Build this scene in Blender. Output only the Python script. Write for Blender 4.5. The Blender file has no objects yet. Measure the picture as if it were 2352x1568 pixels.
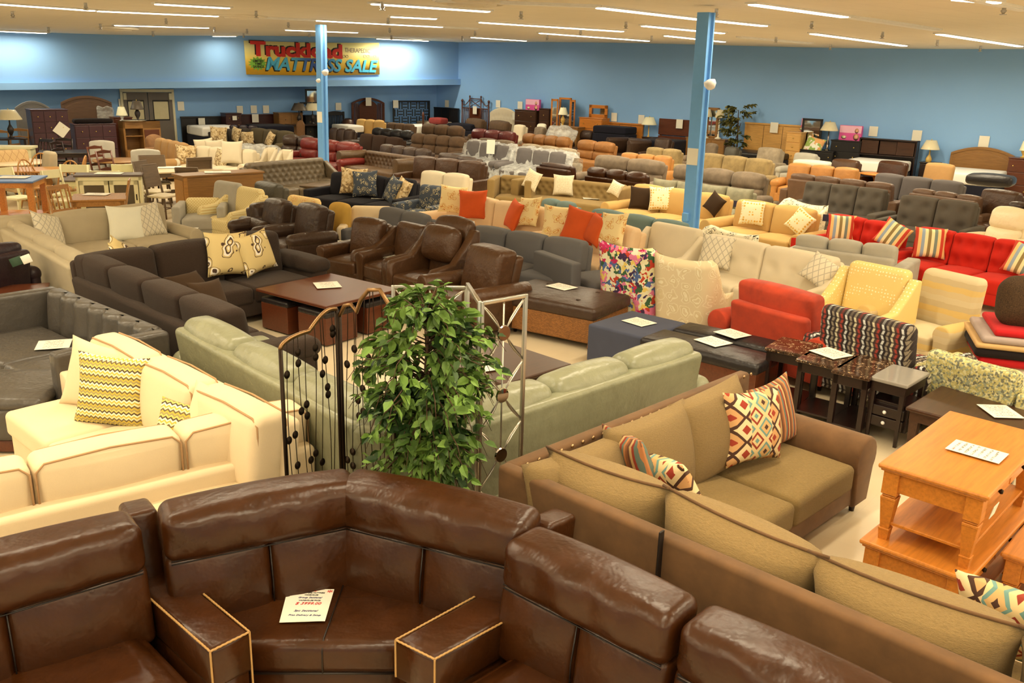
import bpy, math, random, os
import numpy as np
from mathutils import Vector, Matrix, Euler
PI = math.pi
R = math.radians
rnd = random.Random(7)
scene = bpy.context.scene
COL = scene.collection
DBG = bool(os.environ.get('DBGSC'))

# ---------------------------------------------------------------- camera
FPX, CAMH = 2050.0, 3.1
PIT, ROL = math.atan(624 / 2050.0), R(-1.6)
cam_d = bpy.data.cameras.new('camera')
cam = bpy.data.objects.new('camera', cam_d)
COL.objects.link(cam)
cam_d.sensor_fit = 'HORIZONTAL'
cam_d.sensor_width = 36.0
cam_d.lens = 36.0 * FPX / 2352.0
cam_d.clip_start, cam_d.clip_end = 0.05, 200
cp, sp = math.cos(PIT), math.sin(PIT)
fw = Vector((0, cp, -sp)); ri = Vector((1, 0, 0)); dn = fw.cross(ri)
cr, sr = math.cos(ROL), math.sin(ROL)
RI = cr * ri + sr * dn
DN = -sr * ri + cr * dn
mw = Matrix((RI, -DN, -fw)).transposed().to_4x4()
mw.translation = Vector((0, 0, CAMH))
cam.matrix_world = mw
scene.camera = cam

# ---------------------------------------------------------------- light and exposure
scene.view_settings.view_transform = 'Standard'
scene.view_settings.look = 'None'
scene.view_settings.gamma = 1.0
scene.view_settings.use_curve_mapping = False
scene.view_settings.exposure = 0.0
world = bpy.data.worlds.new('world')
scene.world = world
world.use_nodes = True
world.node_tree.nodes['Background'].inputs[0].default_value = (1.0, 0.86, 0.66, 1)
world.node_tree.nodes['Background'].inputs[1].default_value = 0.06
LAMP_COL = (1.0, 0.85, 0.58)
LAMP_W = 86.0            # watts of one 2.4 m ceiling strip
scene.cycles.use_denoising = True
scene.cycles.max_bounces = 6
scene.cycles.diffuse_bounces = 4
scene.cycles.glossy_bounces = 3
scene.cycles.transmission_bounces = 6
scene.cycles.sample_clamp_indirect = 6.0
scene.cycles.caustics_reflective = False
scene.cycles.caustics_refractive = False

# ---------------------------------------------------------------- measuring: a photo pixel to a point of the shop
def ray(px, py):
    return RI * ((px - 1176.0) / FPX) + DN * ((py - 784.0) / FPX) + fw
def at(px, py, z=0.0):
    d = ray(px, py); t = (z - CAMH) / d.z
    return Vector((0, 0, CAMH)) + d * t
def atd(px, py, y):
    d = ray(px, py); return Vector((0, 0, CAMH)) + d * (y / d.y)
WC, WR, WL = Vector((-2.53, 38.5)), Vector((14.4, 25.1)), Vector((-15.8, 27.5))
def onwall(px, py, a, b, off=0.0):
    u = (b - a).normalized(); n = Vector((u.y, -u.x))
    if n.dot(-a) < 0: n = -n
    d = ray(px, py); t = (a + n * off).dot(n) / Vector((d.x, d.y)).dot(n)
    return Vector((0, 0, CAMH)) + d * t
def wr(px, py, off=0.0): return onwall(px, py, WC, WR, off)
def wl(px, py, off=0.0): return onwall(px, py, WL, WC, off)
YR = math.atan2(WR.y - WC.y, WR.x - WC.x)
YL = math.atan2(WC.y - WL.y, WC.x - WL.x)

# ---------------------------------------------------------------- shapes (numpy: V, F)
def T(m, loc=(0, 0, 0), rot=(0, 0, 0), s=(1, 1, 1)):
    V, F = m
    M = np.array(Euler(rot).to_matrix())
    return (V * np.array(s, float)) @ M.T + np.array(loc, float), F
def J(*ms):
    vs, fs, o = [], [], 0
    for V, F in ms:
        vs.append(V); fs += [tuple(i + o for i in f) for f in F]; o += len(V)
    return np.concatenate(vs), fs
def rbox(s, r=.05, b=(0, 0, 0), n=3, k=3, fn=None, p=1.0):
    h = np.array(s, float) / 2
    r = min(r, h.min() * .98)
    n = (n, n, n) if isinstance(n, int) else n
    cs = []
    for a in range(3):
        arc = [h[a] - r + r * math.tan(PI / 4 * i / k) for i in range(k + 1)]
        mid = [-(h[a] - r) + 2 * (h[a] - r) * i / n[a] for i in range(1, n[a])]
        cs.append(np.array([-x for x in reversed(arc)] + mid + arc))
    V, F, idx = [], [], {}
    for ax in range(3):
        u, v = (ax + 1) % 3, (ax + 2) % 3
        cu, cv = cs[u], cs[v]
        for sg in (-1, 1):
            g = np.zeros((len(cu), len(cv)), int)
            for i, x in enumerate(cu):
                for j, y in enumerate(cv):
                    q = [0, 0, 0]; q[ax] = sg * h[ax]; q[u] = x; q[v] = y
                    key = (round(q[0], 6), round(q[1], 6), round(q[2], 6))
                    t = idx.get(key)
                    if t is None:
                        t = idx[key] = len(V); V.append(q)
                    g[i, j] = t
            for i in range(len(cu) - 1):
                for j in range(len(cv) - 1):
                    f = (g[i, j], g[i + 1, j], g[i + 1, j + 1], g[i, j + 1])
                    F.append(tuple(int(x) for x in (f if sg > 0 else f[::-1])))
    V = np.array(V)
    inner = np.clip(V, -(h - r), h - r)
    d = V - inner
    V = inner + d / np.maximum(np.linalg.norm(d, axis=1, keepdims=True), 1e-9) * r
    N = V / h
    w = np.clip(1 - N ** 2, 0, 1) ** p
    out = V.copy()
    for a in range(3):
        if b[a]:
            u, v = (a + 1) % 3, (a + 2) % 3
            out[:, a] += N[:, a] * b[a] * w[:, u] * w[:, v]
    if fn is not None: out = fn(out, N)
    return out, F
def bx(s, c=(0, 0, 0), ch=.006):
    return T(rbox(s, ch, n=1, k=1), c)
def boxz(x0, x1, y0, y1, z0, z1, ch=.006):
    return bx((x1 - x0, y1 - y0, z1 - z0), ((x0 + x1) / 2, (y0 + y1) / 2, (z0 + z1) / 2), ch)
def tube(pts, r, n=8, close=False):
    pts = [Vector(p) for p in pts]; m = len(pts)
    rs = r if isinstance(r, (list, tuple)) else [r] * m
    V, F = [], []
    nrm = None
    for i, p in enumerate(pts):
        if close: t = (pts[(i + 1) % m] - pts[i - 1])
        else: t = pts[min(i + 1, m - 1)] - pts[max(i - 1, 0)]
        t = t.normalized() if t.length > 1e-9 else Vector((0, 0, 1))
        if nrm is None:
            nrm = t.orthogonal().normalized()
        nrm = (nrm - t * nrm.dot(t))
        nrm = nrm.normalized() if nrm.length > 1e-6 else t.orthogonal().normalized()
        b = t.cross(nrm)
        for j in range(n):
            a = 2 * PI * j / n
            V.append(p + (nrm * math.cos(a) + b * math.sin(a)) * rs[i])
    for i in range(m if close else m - 1):
        for j in range(n):
            a, c = i * n, ((i + 1) % m) * n
            F.append((a + j, a + (j + 1) % n, c + (j + 1) % n, c + j))
    if not close:
        F.append(tuple(range(n - 1, -1, -1))); F.append(tuple((m - 1) * n + j for j in range(n)))
    return np.array([tuple(v) for v in V]), F
def lathe(prof, n=16):
    V, F = [], []
    for r_, z in prof:
        for j in range(n):
            a = 2 * PI * j / n
            V.append((r_ * math.cos(a), r_ * math.sin(a), z))
    for i in range(len(prof) - 1):
        for j in range(n):
            F.append((i * n + j, i * n + (j + 1) % n, (i + 1) * n + (j + 1) % n, (i + 1) * n + j))
    F.append(tuple(range(n - 1, -1, -1))); F.append(tuple((len(prof) - 1) * n + j for j in range(n)))
    return np.array(V, float), F
def offs(poly, d):
    n = len(poly); out = []
    for i in range(n):
        p0, p1, p2 = (Vector(poly[i - 1]), Vector(poly[i]), Vector(poly[(i + 1) % n]))
        e1, e2 = (p1 - p0), (p2 - p1)
        e1 = e1.normalized() if e1.length > 1e-9 else Vector((1, 0)); e2 = e2.normalized() if e2.length > 1e-9 else e1
        n1, n2 = Vector((-e1.y, e1.x)), Vector((-e2.y, e2.x))
        b = n1 + n2
        b = b.normalized() if b.length > 1e-6 else n1
        out.append(p1 + b * (d / max(.35, b.dot(n1))))
    return out
def prism(poly, z0, z1, r=.02, k=3, puff=0.0):
    """a plan polygon (counter-clockwise) raised from z0 to z1 with rounded upper and lower rims"""
    rings = []
    for i in range(k + 1):
        a = PI / 2 * i / k
        rings.append((r * (1 - math.sin(a)), z0 + r * (1 - math.cos(a))))
    for i in range(k + 1):
        a = PI / 2 * i / k
        rings.append((r * (1 - math.cos(a)), z1 - r * (1 - math.sin(a))))
    V, F, n = [], [], len(poly)
    for d, z in rings:
        for q in offs(poly, d): V.append((q.x, q.y, z))
    if puff:
        for d, f in ((.06, .5), (.14, .85), (.22, 1.0)):
            for q in offs(poly, d): V.append((q.x, q.y, z1 + puff * f))
    m = len(V) // n
    for i in range(m - 1):
        for j in range(n):
            F.append((i * n + j, i * n + (j + 1) % n, (i + 1) * n + (j + 1) % n, (i + 1) * n + j))
    F.append(tuple(range(n - 1, -1, -1))); F.append(tuple((m - 1) * n + j for j in range(n)))
    return np.array(V, float), F
def ext(prof, t, axis='x', r=.012):
    """a profile extruded over width t, centred; axis x: profile is (y, z); axis y: profile is (x, z)"""
    V, F = prism(prof, -t / 2, t / 2, r, 2)
    if axis == 'x': return np.stack([V[:, 2], V[:, 0], V[:, 1]], 1), F
    return np.stack([V[:, 0], -V[:, 2], V[:, 1]], 1), F
def circ(cx, cy, r, a0, a1, n=10):
    return [(cx + r * math.cos(R(a0 + (a1 - a0) * i / n)), cy + r * math.sin(R(a0 + (a1 - a0) * i / n))) for i in range(n + 1)]
def pillow_mesh(w, h, t, n=12, ear=.05):
    g = np.linspace(-1, 1, n + 1)
    U, Vv = np.meshgrid(g, g, indexing='ij')
    pin = 1 - ear * 2 * (1 - U ** 2) * np.abs(Vv) ** 3
    pin2 = 1 - ear * 2 * (1 - Vv ** 2) * np.abs(U) ** 3
    X = U * w / 2 * pin2; Z = Vv * h / 2 * pin
    D = t / 2 * (np.clip((1 - U ** 2) * (1 - Vv ** 2), 0, 1)) ** .42 + .004
    m = n + 1
    A = np.stack([X.ravel(), -D.ravel(), Z.ravel()], 1)
    B = np.stack([X.ravel(), D.ravel(), Z.ravel()], 1)
    F = []
    for i in range(n):
        for j in range(n):
            a = i * m + j
            F.append((a, a + m, a + m + 1, a + 1))
            F.append((m * m + a, m * m + a + 1, m * m + a + m + 1, m * m + a + m))
    rim = [i * m for i in range(m)] + [n * m + j for j in range(1, m)] + [i * m + n for i in range(n - 1, -1, -1)] + [j for j in range(n - 1, 0, -1)]
    for a, b in zip(rim, rim[1:] + rim[:1]):
        F.append((b, a, m * m + a, m * m + b))
    return np.concatenate([A, B]), F

# ---------------------------------------------------------------- objects
def mesh_obj(name, m, mat, smooth=True):
    V, F = m
    me = bpy.data.meshes.new(name)
    me.from_pydata(np.asarray(V, float).tolist(), [], F)
    if smooth: me.polygons.foreach_set('use_smooth', [True] * len(me.polygons))
    me.materials.append(MAT(mat) if isinstance(mat, str) else mat)
    o = bpy.data.objects.new(name, me)
    COL.objects.link(o)
    return o
def tag(o, label=None, cat=None, group=None, kind=None):
    if label: o['label'] = label
    if cat: o['category'] = cat
    if group: o['group'] = group
    if kind: o['kind'] = kind
    return o
def thing(name, label, cat, loc=(0, 0, 0), rz=0.0, group=None):
    o = bpy.data.objects.new(name, None); COL.objects.link(o)
    o.empty_display_size = .1
    o.location = loc; o.rotation_euler = (0, 0, rz)
    return tag(o, label, cat, group)
def P(par, name, m, mat, loc=(0, 0, 0), rot=(0, 0, 0), label=None, smooth=True):
    o = mesh_obj(name, m, mat, smooth)
    o.parent = par; o.location = loc; o.rotation_euler = rot
    if label: o['label'] = label
    return o
def struct(name, m, mat, smooth=False):
    return tag(mesh_obj(name, m, mat, smooth), kind='structure')
def one(name, label, cat, m, mat, loc=(0, 0, 0), rot=(0, 0, 0), group=None, smooth=True):
    o = mesh_obj(name, m, mat, smooth); o.location = loc; o.rotation_euler = rot
    return tag(o, label, cat, group)
def copy_tree(o, par=None):
    c = o.copy(); COL.objects.link(c)
    if par is not None:
        mpi = o.matrix_parent_inverse.copy(); c.parent = par; c.matrix_parent_inverse = mpi
    for ch in list(o.children): copy_tree(ch, c)
    return c

# ---------------------------------------------------------------- materials
def lin(c): return tuple((x / 255 / 12.92 if x <= 10 else ((x / 255 + .055) / 1.055) ** 2.4) for x in c)
ILL = (1.02, 0.90, 0.70)
def alb(c):
    q = [a / b for a, b in zip(lin(c), ILL)]
    l = .3 * q[0] + .59 * q[1] + .11 * q[2]
    k = min(1.0, max(.5, (max(l, 1e-4) / .33) ** .32))      # dark covers really are darker than they photograph under this much light
    w = 1 - .22 * (1 - k)
    return tuple(min(.86, max(.002, v * k)) for v in (q[0] * (1 + .2 * (1 - k)), q[1], q[2] * w)) + (1,)
_M = {}
SPEC = {}
def nt(name):
    m = bpy.data.materials.new(name); m.use_nodes = True
    t = m.node_tree; b = t.nodes['Principled BSDF']
    return m, t, b
def N(t, kind, **k):
    n = t.nodes.new(kind)
    for a, v in k.items():
        if hasattr(n, a) and a not in n.inputs: setattr(n, a, v)
        else: n.inputs[a.replace('_', ' ')].default_value = v
    return n
def co(t, scale=(1, 1, 1), rot=(0, 0, 0), loc=(0, 0, 0)):
    c = t.nodes.new('ShaderNodeTexCoord'); mp = t.nodes.new('ShaderNodeMapping')
    mp.inputs['Scale'].default_value = scale; mp.inputs['Rotation'].default_value = rot; mp.inputs['Location'].default_value = loc
    t.links.new(c.outputs['Object'], mp.inputs['Vector'])
    return mp.outputs['Vector']
def noise(t, vec, sc, det=3, rough=.5):
    n = t.nodes.new('ShaderNodeTexNoise'); n.inputs['Scale'].default_value = sc; n.inputs['Detail'].default_value = det; n.inputs['Roughness'].default_value = rough
    t.links.new(vec, n.inputs['Vector']); return n.outputs['Fac']
def ramp(t, fac, stops, const=False):
    r_ = t.nodes.new('ShaderNodeValToRGB'); cr_ = r_.color_ramp
    if const: cr_.interpolation = 'CONSTANT'
    while len(cr_.elements) < len(stops): cr_.elements.new(.5)
    for e, (p, c) in zip(cr_.elements, stops):
        e.position = p; e.color = c if len(c) == 4 else tuple(c) + (1,)
    t.links.new(fac, r_.inputs['Fac']); return r_.outputs['Color']
def mix(t, fac, a, b, mode='MIX'):
    m = t.nodes.new('ShaderNodeMix'); m.data_type = 'RGBA'; m.blend_type = mode
    for s, v in ((0, fac), (6, a), (7, b)):
        if hasattr(v, 'is_output') or isinstance(v, bpy.types.NodeSocket): t.links.new(v, m.inputs[s])
        else: m.inputs[s].default_value = v
    return m.outputs[2]
def math_(t, op, a, b=None):
    m = t.nodes.new('ShaderNodeMath'); m.operation = op
    for i, v in enumerate((a, b)):
        if v is None: continue
        if isinstance(v, bpy.types.NodeSocket): t.links.new(v, m.inputs[i])
        else: m.inputs[i].default_value = v
    return m.outputs[0]
def sep(t, vec):
    s = t.nodes.new('ShaderNodeSeparateXYZ'); t.links.new(vec, s.inputs[0]); return s.outputs
def bump(t, b, h, st=.3, dist=.01):
    n = t.nodes.new('ShaderNodeBump'); n.inputs['Strength'].default_value = st; n.inputs['Distance'].default_value = dist
    t.links.new(h, n.inputs['Height']); t.links.new(n.outputs['Normal'], b.inputs['Normal'])
def sc_(c, f): return tuple(min(.9, x * f) for x in c[:3]) + (1,)
def MAT(name):
    if name in _M: return _M[name]
    spec = SPEC[name]
    m, t, b = nt(name)
    _M[name] = m
    spec[0](t, b, *spec[1:])
    return m
def k_fabric(t, b, c, var=.18, sc=60):
    c = alb(c); v = co(t)
    f = noise(t, v, 6, 3); g = noise(t, v, sc * 6, 2)
    col = mix(t, f, sc_(c, 1 - var), sc_(c, 1 + var))
    col = mix(t, math_(t, 'MULTIPLY', g, .5), col, sc_(c, .72))
    t.links.new(col, b.inputs['Base Color'])
    b.inputs['Roughness'].default_value = .93; b.inputs['Sheen Weight'].default_value = .04
    b.inputs['Specular IOR Level'].default_value = .2
    bump(t, b, g, .25, .004)
def k_chenille(t, b, c):
    c = alb(c); v = co(t); 
    g = noise(t, co(t, (1, 1, 5)), 55, 3, .75); f = noise(t, v, 4, 2)
    col = mix(t, g, sc_(c, .45), sc_(c, 1.45)); col = mix(t, f, col, sc_(c, .9))
    t.links.new(col, b.inputs['Base Color']); b.inputs['Roughness'].default_value = .95
    b.inputs['Sheen Weight'].default_value = .06
    bump(t, b, g, .8, .012)
def k_suede(t, b, c):
    c = alb(c); v = co(t)
    f = noise(t, v, 5, 5, .6)
    t.links.new(ramp(t, f, [(.25, sc_(c, .62)), (.55, c), (.8, sc_(c, 1.3))]), b.inputs['Base Color'])
    b.inputs['Roughness'].default_value = .85; b.inputs['Sheen Weight'].default_value = .08
def k_leather(t, b, c, rough=.36, var=.3, wr_=.35):
    c = alb(c); v = co(t)
    f = noise(t, v, 5, 4, .6); g = noise(t, v, 8, 3, .6); w = noise(t, v, 160, 2); cz_ = noise(t, co(t, (1, 1, .35)), 22, 2)
    t.links.new(mix(t, f, sc_(c, 1 - var), sc_(c, 1 + var)), b.inputs['Base Color'])
    t.links.new(math_(t, 'ADD', math_(t, 'MULTIPLY', f, .2), rough - .1), b.inputs['Roughness'])
    b.inputs['Specular IOR Level'].default_value = .38
    h = math_(t, 'ADD', math_(t, 'ADD', math_(t, 'MULTIPLY', g, 1.0), math_(t, 'MULTIPLY', cz_, .12)), math_(t, 'MULTIPLY', w, .02))
    bump(t, b, h, wr_, .04)
def k_aztec(t, b, per=.17):
    s = sep(t, co(t))
    dia = math_(t, 'ADD', math_(t, 'PINGPONG', math_(t, 'ADD', s[0], 10.0), per / 2), math_(t, 'PINGPONG', math_(t, 'ADD', s[2], 10.03), per / 2))
    f = math_(t, 'FRACT', math_(t, 'MULTIPLY', dia, 1 / per))
    c = lambda *q: alb(q)
    cA = ramp(t, f, [(0, c(92, 58, 40)), (.12, c(206, 160, 96)), (.3, c(112, 146, 128)), (.42, c(220, 186, 124)), (.62, c(160, 60, 36)), (.74, c(220, 186, 124)), (.88, c(112, 146, 128))], True)
    cB = ramp(t, f, [(0, c(170, 60, 36)), (.2, c(226, 194, 136)), (.45, c(92, 58, 40)), (.6, c(206, 150, 90)), (.85, c(170, 60, 36))], True)
    band = math_(t, 'GREATER_THAN', math_(t, 'FRACT', math_(t, 'MULTIPLY', math_(t, 'ADD', s[0], 10.1), 2.9)), .55)
    t.links.new(mix(t, band, cA, cB), b.inputs['Base Color']); b.inputs['Roughness'].default_value = .92
def k_columns(t, b, cols, per=.16, cell=.05):
    """woven vertical columns broken into short dashes"""
    s = sep(t, co(t))
    z = math_(t, 'ADD', s[2], math_(t, 'ADD', s[1], 10.0))
    x = math_(t, 'ADD', math_(t, 'ADD', s[0], 10.0), math_(t, 'MULTIPLY', math_(t, 'PINGPONG', z, cell), .35))
    f = math_(t, 'FRACT', math_(t, 'MULTIPLY', x, 1 / per))
    n = len(cols)
    col = ramp(t, f, [(i / n, alb(q)) for i, q in enumerate(cols)], True)
    dash = math_(t, 'LESS_THAN', math_(t, 'FRACT', math_(t, 'MULTIPLY', z, 1 / cell)), .3)
    t.links.new(mix(t, math_(t, 'MULTIPLY', dash, .75), col, alb((60, 46, 42))), b.inputs['Base Color']); b.inputs['Roughness'].default_value = .92
def k_wood(t, b, c, rough=.35, dark=.6, ax=0, sc=1.0):
    c = alb(c)
    s = [14 * sc, 14 * sc, 14 * sc]; s[ax] = 1.1 * sc
    f = noise(t, co(t, tuple(s)), 3, 6, .65)
    t.links.new(ramp(t, f, [(.3, sc_(c, dark)), (.5, c), (.75, sc_(c, 1.22))]), b.inputs['Base Color'])
    b.inputs['Roughness'].default_value = rough
def k_plain(t, b, c, rough=.6, metal=0.0):
    c = alb(c); f = noise(t, co(t), 9, 2)
    t.links.new(mix(t, f, sc_(c, .93), sc_(c, 1.06)), b.inputs['Base Color'])
    b.inputs['Roughness'].default_value = rough; b.inputs['Metallic'].default_value = metal
def k_metal(t, b, c, rough=.35):
    k_plain(t, b, c, rough, 1.0)
def k_stripe(t, b, cols, period, ax=0, wob=0.0, rough=.9):
    v = sep(t, co(t))[ax]
    if wob: v = math_(t, 'ADD', v, math_(t, 'MULTIPLY', noise(t, co(t), 9, 2), wob))
    f = math_(t, 'FRACT', math_(t, 'MULTIPLY', v, 1.0 / period))
    f = math_(t, 'ADD', f, 0.0)
    n = len(cols)
    t.links.new(ramp(t, f, [(i / n, alb(c)) for i, c in enumerate(cols)], True), b.inputs['Base Color'])
    b.inputs['Roughness'].default_value = rough
def k_blotch(t, b, stops, sc=8, dist=1.5, rough=.9):
    v = co(t)
    n = t.nodes.new('ShaderNodeTexNoise'); n.inputs['Scale'].default_value = sc; n.inputs['Detail'].default_value = 2; n.inputs['Distortion'].default_value = dist
    t.links.new(v, n.inputs['Vector'])
    t.links.new(ramp(t, n.outputs['Fac'], [(p, alb(c)) for p, c in stops], True), b.inputs['Base Color'])
    b.inputs['Roughness'].default_value = rough
def k_lattice(t, b, c0, c1, per=.1, w=.16, rough=.9, asp=1.5):
    s = sep(t, co(t))
    u = math_(t, 'MULTIPLY', s[0], 1 / per); v = math_(t, 'MULTIPLY', s[2], 1 / (per * asp))
    a = math_(t, 'FRACT', math_(t, 'ADD', u, v)); d = math_(t, 'FRACT', math_(t, 'SUBTRACT', u, v))
    f = math_(t, 'MAXIMUM', math_(t, 'LESS_THAN', a, w), math_(t, 'LESS_THAN', d, w))
    t.links.new(mix(t, f, alb(c0), alb(c1)), b.inputs['Base Color']); b.inputs['Roughness'].default_value = rough
def k_dots(t, b, c0, c1, c2, sc=30, r1=.3, r2=.18, rough=.9):
    vo = t.nodes.new('ShaderNodeTexVoronoi'); vo.inputs['Scale'].default_value = sc; vo.inputs['Randomness'].default_value = .25
    t.links.new(co(t), vo.inputs['Vector'])
    t.links.new(ramp(t, vo.outputs['Distance'], [(0, alb(c2)), (r2, alb(c1)), (r1, alb(c0))], True), b.inputs['Base Color']); b.inputs['Roughness'].default_value = rough
def k_rings(t, b, c0, c1, c2, sc=7, rough=.9, rnd_=.8, dist=.07):
    vo = t.nodes.new('ShaderNodeTexVoronoi'); vo.inputs['Scale'].default_value = sc; vo.inputs['Randomness'].default_value = rnd_
    v = co(t); nz = t.nodes.new('ShaderNodeTexNoise'); nz.inputs['Scale'].default_value = sc * 1.3; nz.inputs['Detail'].default_value = 1
    t.links.new(v, nz.inputs['Vector'])
    t.links.new(mix(t, min(1, dist * 7 / sc * 2.2), v, nz.outputs['Color'], 'ADD'), vo.inputs['Vector'])
    t.links.new(ramp(t, vo.outputs['Distance'], [(0, alb(c2)), (.10, alb(c0)), (.17, alb(c1)), (.25, alb(c2)), (.33, alb(c0)), (.40, alb(c1)), (.44, alb(c0))], True), b.inputs['Base Color']); b.inputs['Roughness'].default_value = rough
def k_multi(t, b, cols, sc=6, dist=0., rough=.9, bg=None, bgt=.5):
    vo = t.nodes.new('ShaderNodeTexVoronoi'); vo.inputs['Scale'].default_value = sc
    v = co(t)
    if dist:
        nz = t.nodes.new('ShaderNodeTexNoise'); nz.inputs['Scale'].default_value = sc * .8
        t.links.new(v, nz.inputs['Vector'])
        v = mix(t, dist, v, nz.outputs['Color'], 'ADD')
    t.links.new(v, vo.inputs['Vector'])
    f = sep(t, vo.outputs['Color'])[0]
    n = len(cols)
    col = ramp(t, f, [(i / n, alb(c)) for i, c in enumerate(cols)], True)
    if bg is not None: col = mix(t, math_(t, 'GREATER_THAN', vo.outputs['Distance'], bgt), col, alb(bg))
    t.links.new(col, b.inputs['Base Color']); b.inputs['Roughness'].default_value = rough
def k_zigzag(t, b, cols, per=.14, amp=.012, wl_=.05):
    s = sep(t, co(t))
    tri = math_(t, 'PINGPONG', s[0], wl_ / 2)
    z = math_(t, 'ADD', s[2], math_(t, 'MULTIPLY', tri, amp / wl_ * 2))
    f = math_(t, 'FRACT', math_(t, 'MULTIPLY', z, 1 / per)); n = len(cols)
    t.links.new(ramp(t, f, [(i / n, alb(c)) for i, c in enumerate(cols)], True), b.inputs['Base Color']); b.inputs['Roughness'].default_value = .95
def k_marble(t, b, c0, c1, c2):
    v = co(t); n = t.nodes.new('ShaderNodeTexNoise'); n.inputs['Scale'].default_value = 14; n.inputs['Detail'].default_value = 6; n.inputs['Distortion'].default_value = 2.5
    t.links.new(v, n.inputs['Vector'])
    t.links.new(ramp(t, n.outputs['Fac'], [(.35, alb(c0)), (.5, alb(c1)), (.58, alb(c0)), (.63, alb(c2)), (.66, alb(c1))]), b.inputs['Base Color']); b.inputs['Roughness'].default_value = .12
def k_weave(t, b, c):
    c = alb(c); br = t.nodes.new('ShaderNodeTexBrick'); br.inputs['Scale'].default_value = 22
    br.inputs['Color1'].default_value = c; br.inputs['Color2'].default_value = sc_(c, .62); br.inputs['Mortar'].default_value = sc_(c, .3); br.inputs['Mortar Size'].default_value = .03
    s = sep(t, co(t)); cm = t.nodes.new('ShaderNodeCombineXYZ')
    t.links.new(math_(t, 'ADD', s[0], s[1]), cm.inputs[0]); t.links.new(s[2], cm.inputs[1]); t.links.new(cm.outputs[0], br.inputs['Vector'])
    t.links.new(br.outputs['Color'], b.inputs['Base Color']); b.inputs['Roughness'].default_value = .7
    bump(t, b, br.outputs['Fac'], .5, -.005)
def k_print(t, b, c0=(238, 222, 186), c1=(70, 60, 60), red=True):
    """a printed price sheet: grey lines of print under a red heading"""
    s = sep(t, co(t)); g = noise(t, co(t), 130, 0)
    ln = math_(t, 'LESS_THAN', math_(t, 'FRACT', math_(t, 'MULTIPLY', s[1], 28)), .42)
    f = math_(t, 'MULTIPLY', math_(t, 'MULTIPLY', ln, math_(t, 'GREATER_THAN', g, .47)), math_(t, 'MULTIPLY', math_(t, 'LESS_THAN', math_(t, 'ABSOLUTE', s[0]), .085), math_(t, 'LESS_THAN', math_(t, 'ABSOLUTE', s[1]), .12)))
    ink = mix(t, math_(t, 'GREATER_THAN', s[1], .085), alb(c1), alb((190, 40, 40)))
    t.links.new(mix(t, math_(t, 'MULTIPLY', f, .75), alb(c0), ink), b.inputs['Base Color']); b.inputs['Roughness'].default_value = .5
def k_plastic(t, b, c=(235, 225, 200), tr=.45):
    """a sheet of clear wrapping film"""
    v = co(t); f = noise(t, v, 5, 4, .7)
    b.inputs['Base Color'].default_value = alb(c); b.inputs['Roughness'].default_value = .18
    t.links.new(math_(t, 'ADD', math_(t, 'MULTIPLY', noise(t, co(t, (1, 1, 2)), 4, 4, .6), 1.1), -.12), b.inputs['Alpha'])
    bump(t, b, f, .8, .08)
def k_fur(t, b, c):
    c = alb(c); g = noise(t, co(t), 120, 4, .8)
    t.links.new(ramp(t, g, [(.35, sc_(c, .25)), (.55, c), (.7, sc_(c, 1.6))]), b.inputs['Base Color']); b.inputs['Roughness'].default_value = 1
    bump(t, b, g, 1.0, .02)
def k_emit(t, b, c, st):
    b.inputs['Base Color'].default_value = (.8, .8, .8, 1)
    b.inputs['Emission Color'].default_value = tuple(c) + (1,); b.inputs['Emission Strength'].default_value = st
def k_leaf(t, b, c0, c1):
    oi = t.nodes.new('ShaderNodeTexVoronoi'); oi.inputs['Scale'].default_value = 9
    t.links.new(co(t), oi.inputs['Vector'])
    f = sep(t, oi.outputs['Color'])[0]
    t.links.new(ramp(t, f, [(.1, alb(c0)), (.9, alb(c1))]), b.inputs['Base Color']); b.inputs['Roughness'].default_value = .5
    b.inputs['Specular IOR Level'].default_value = .3
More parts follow.
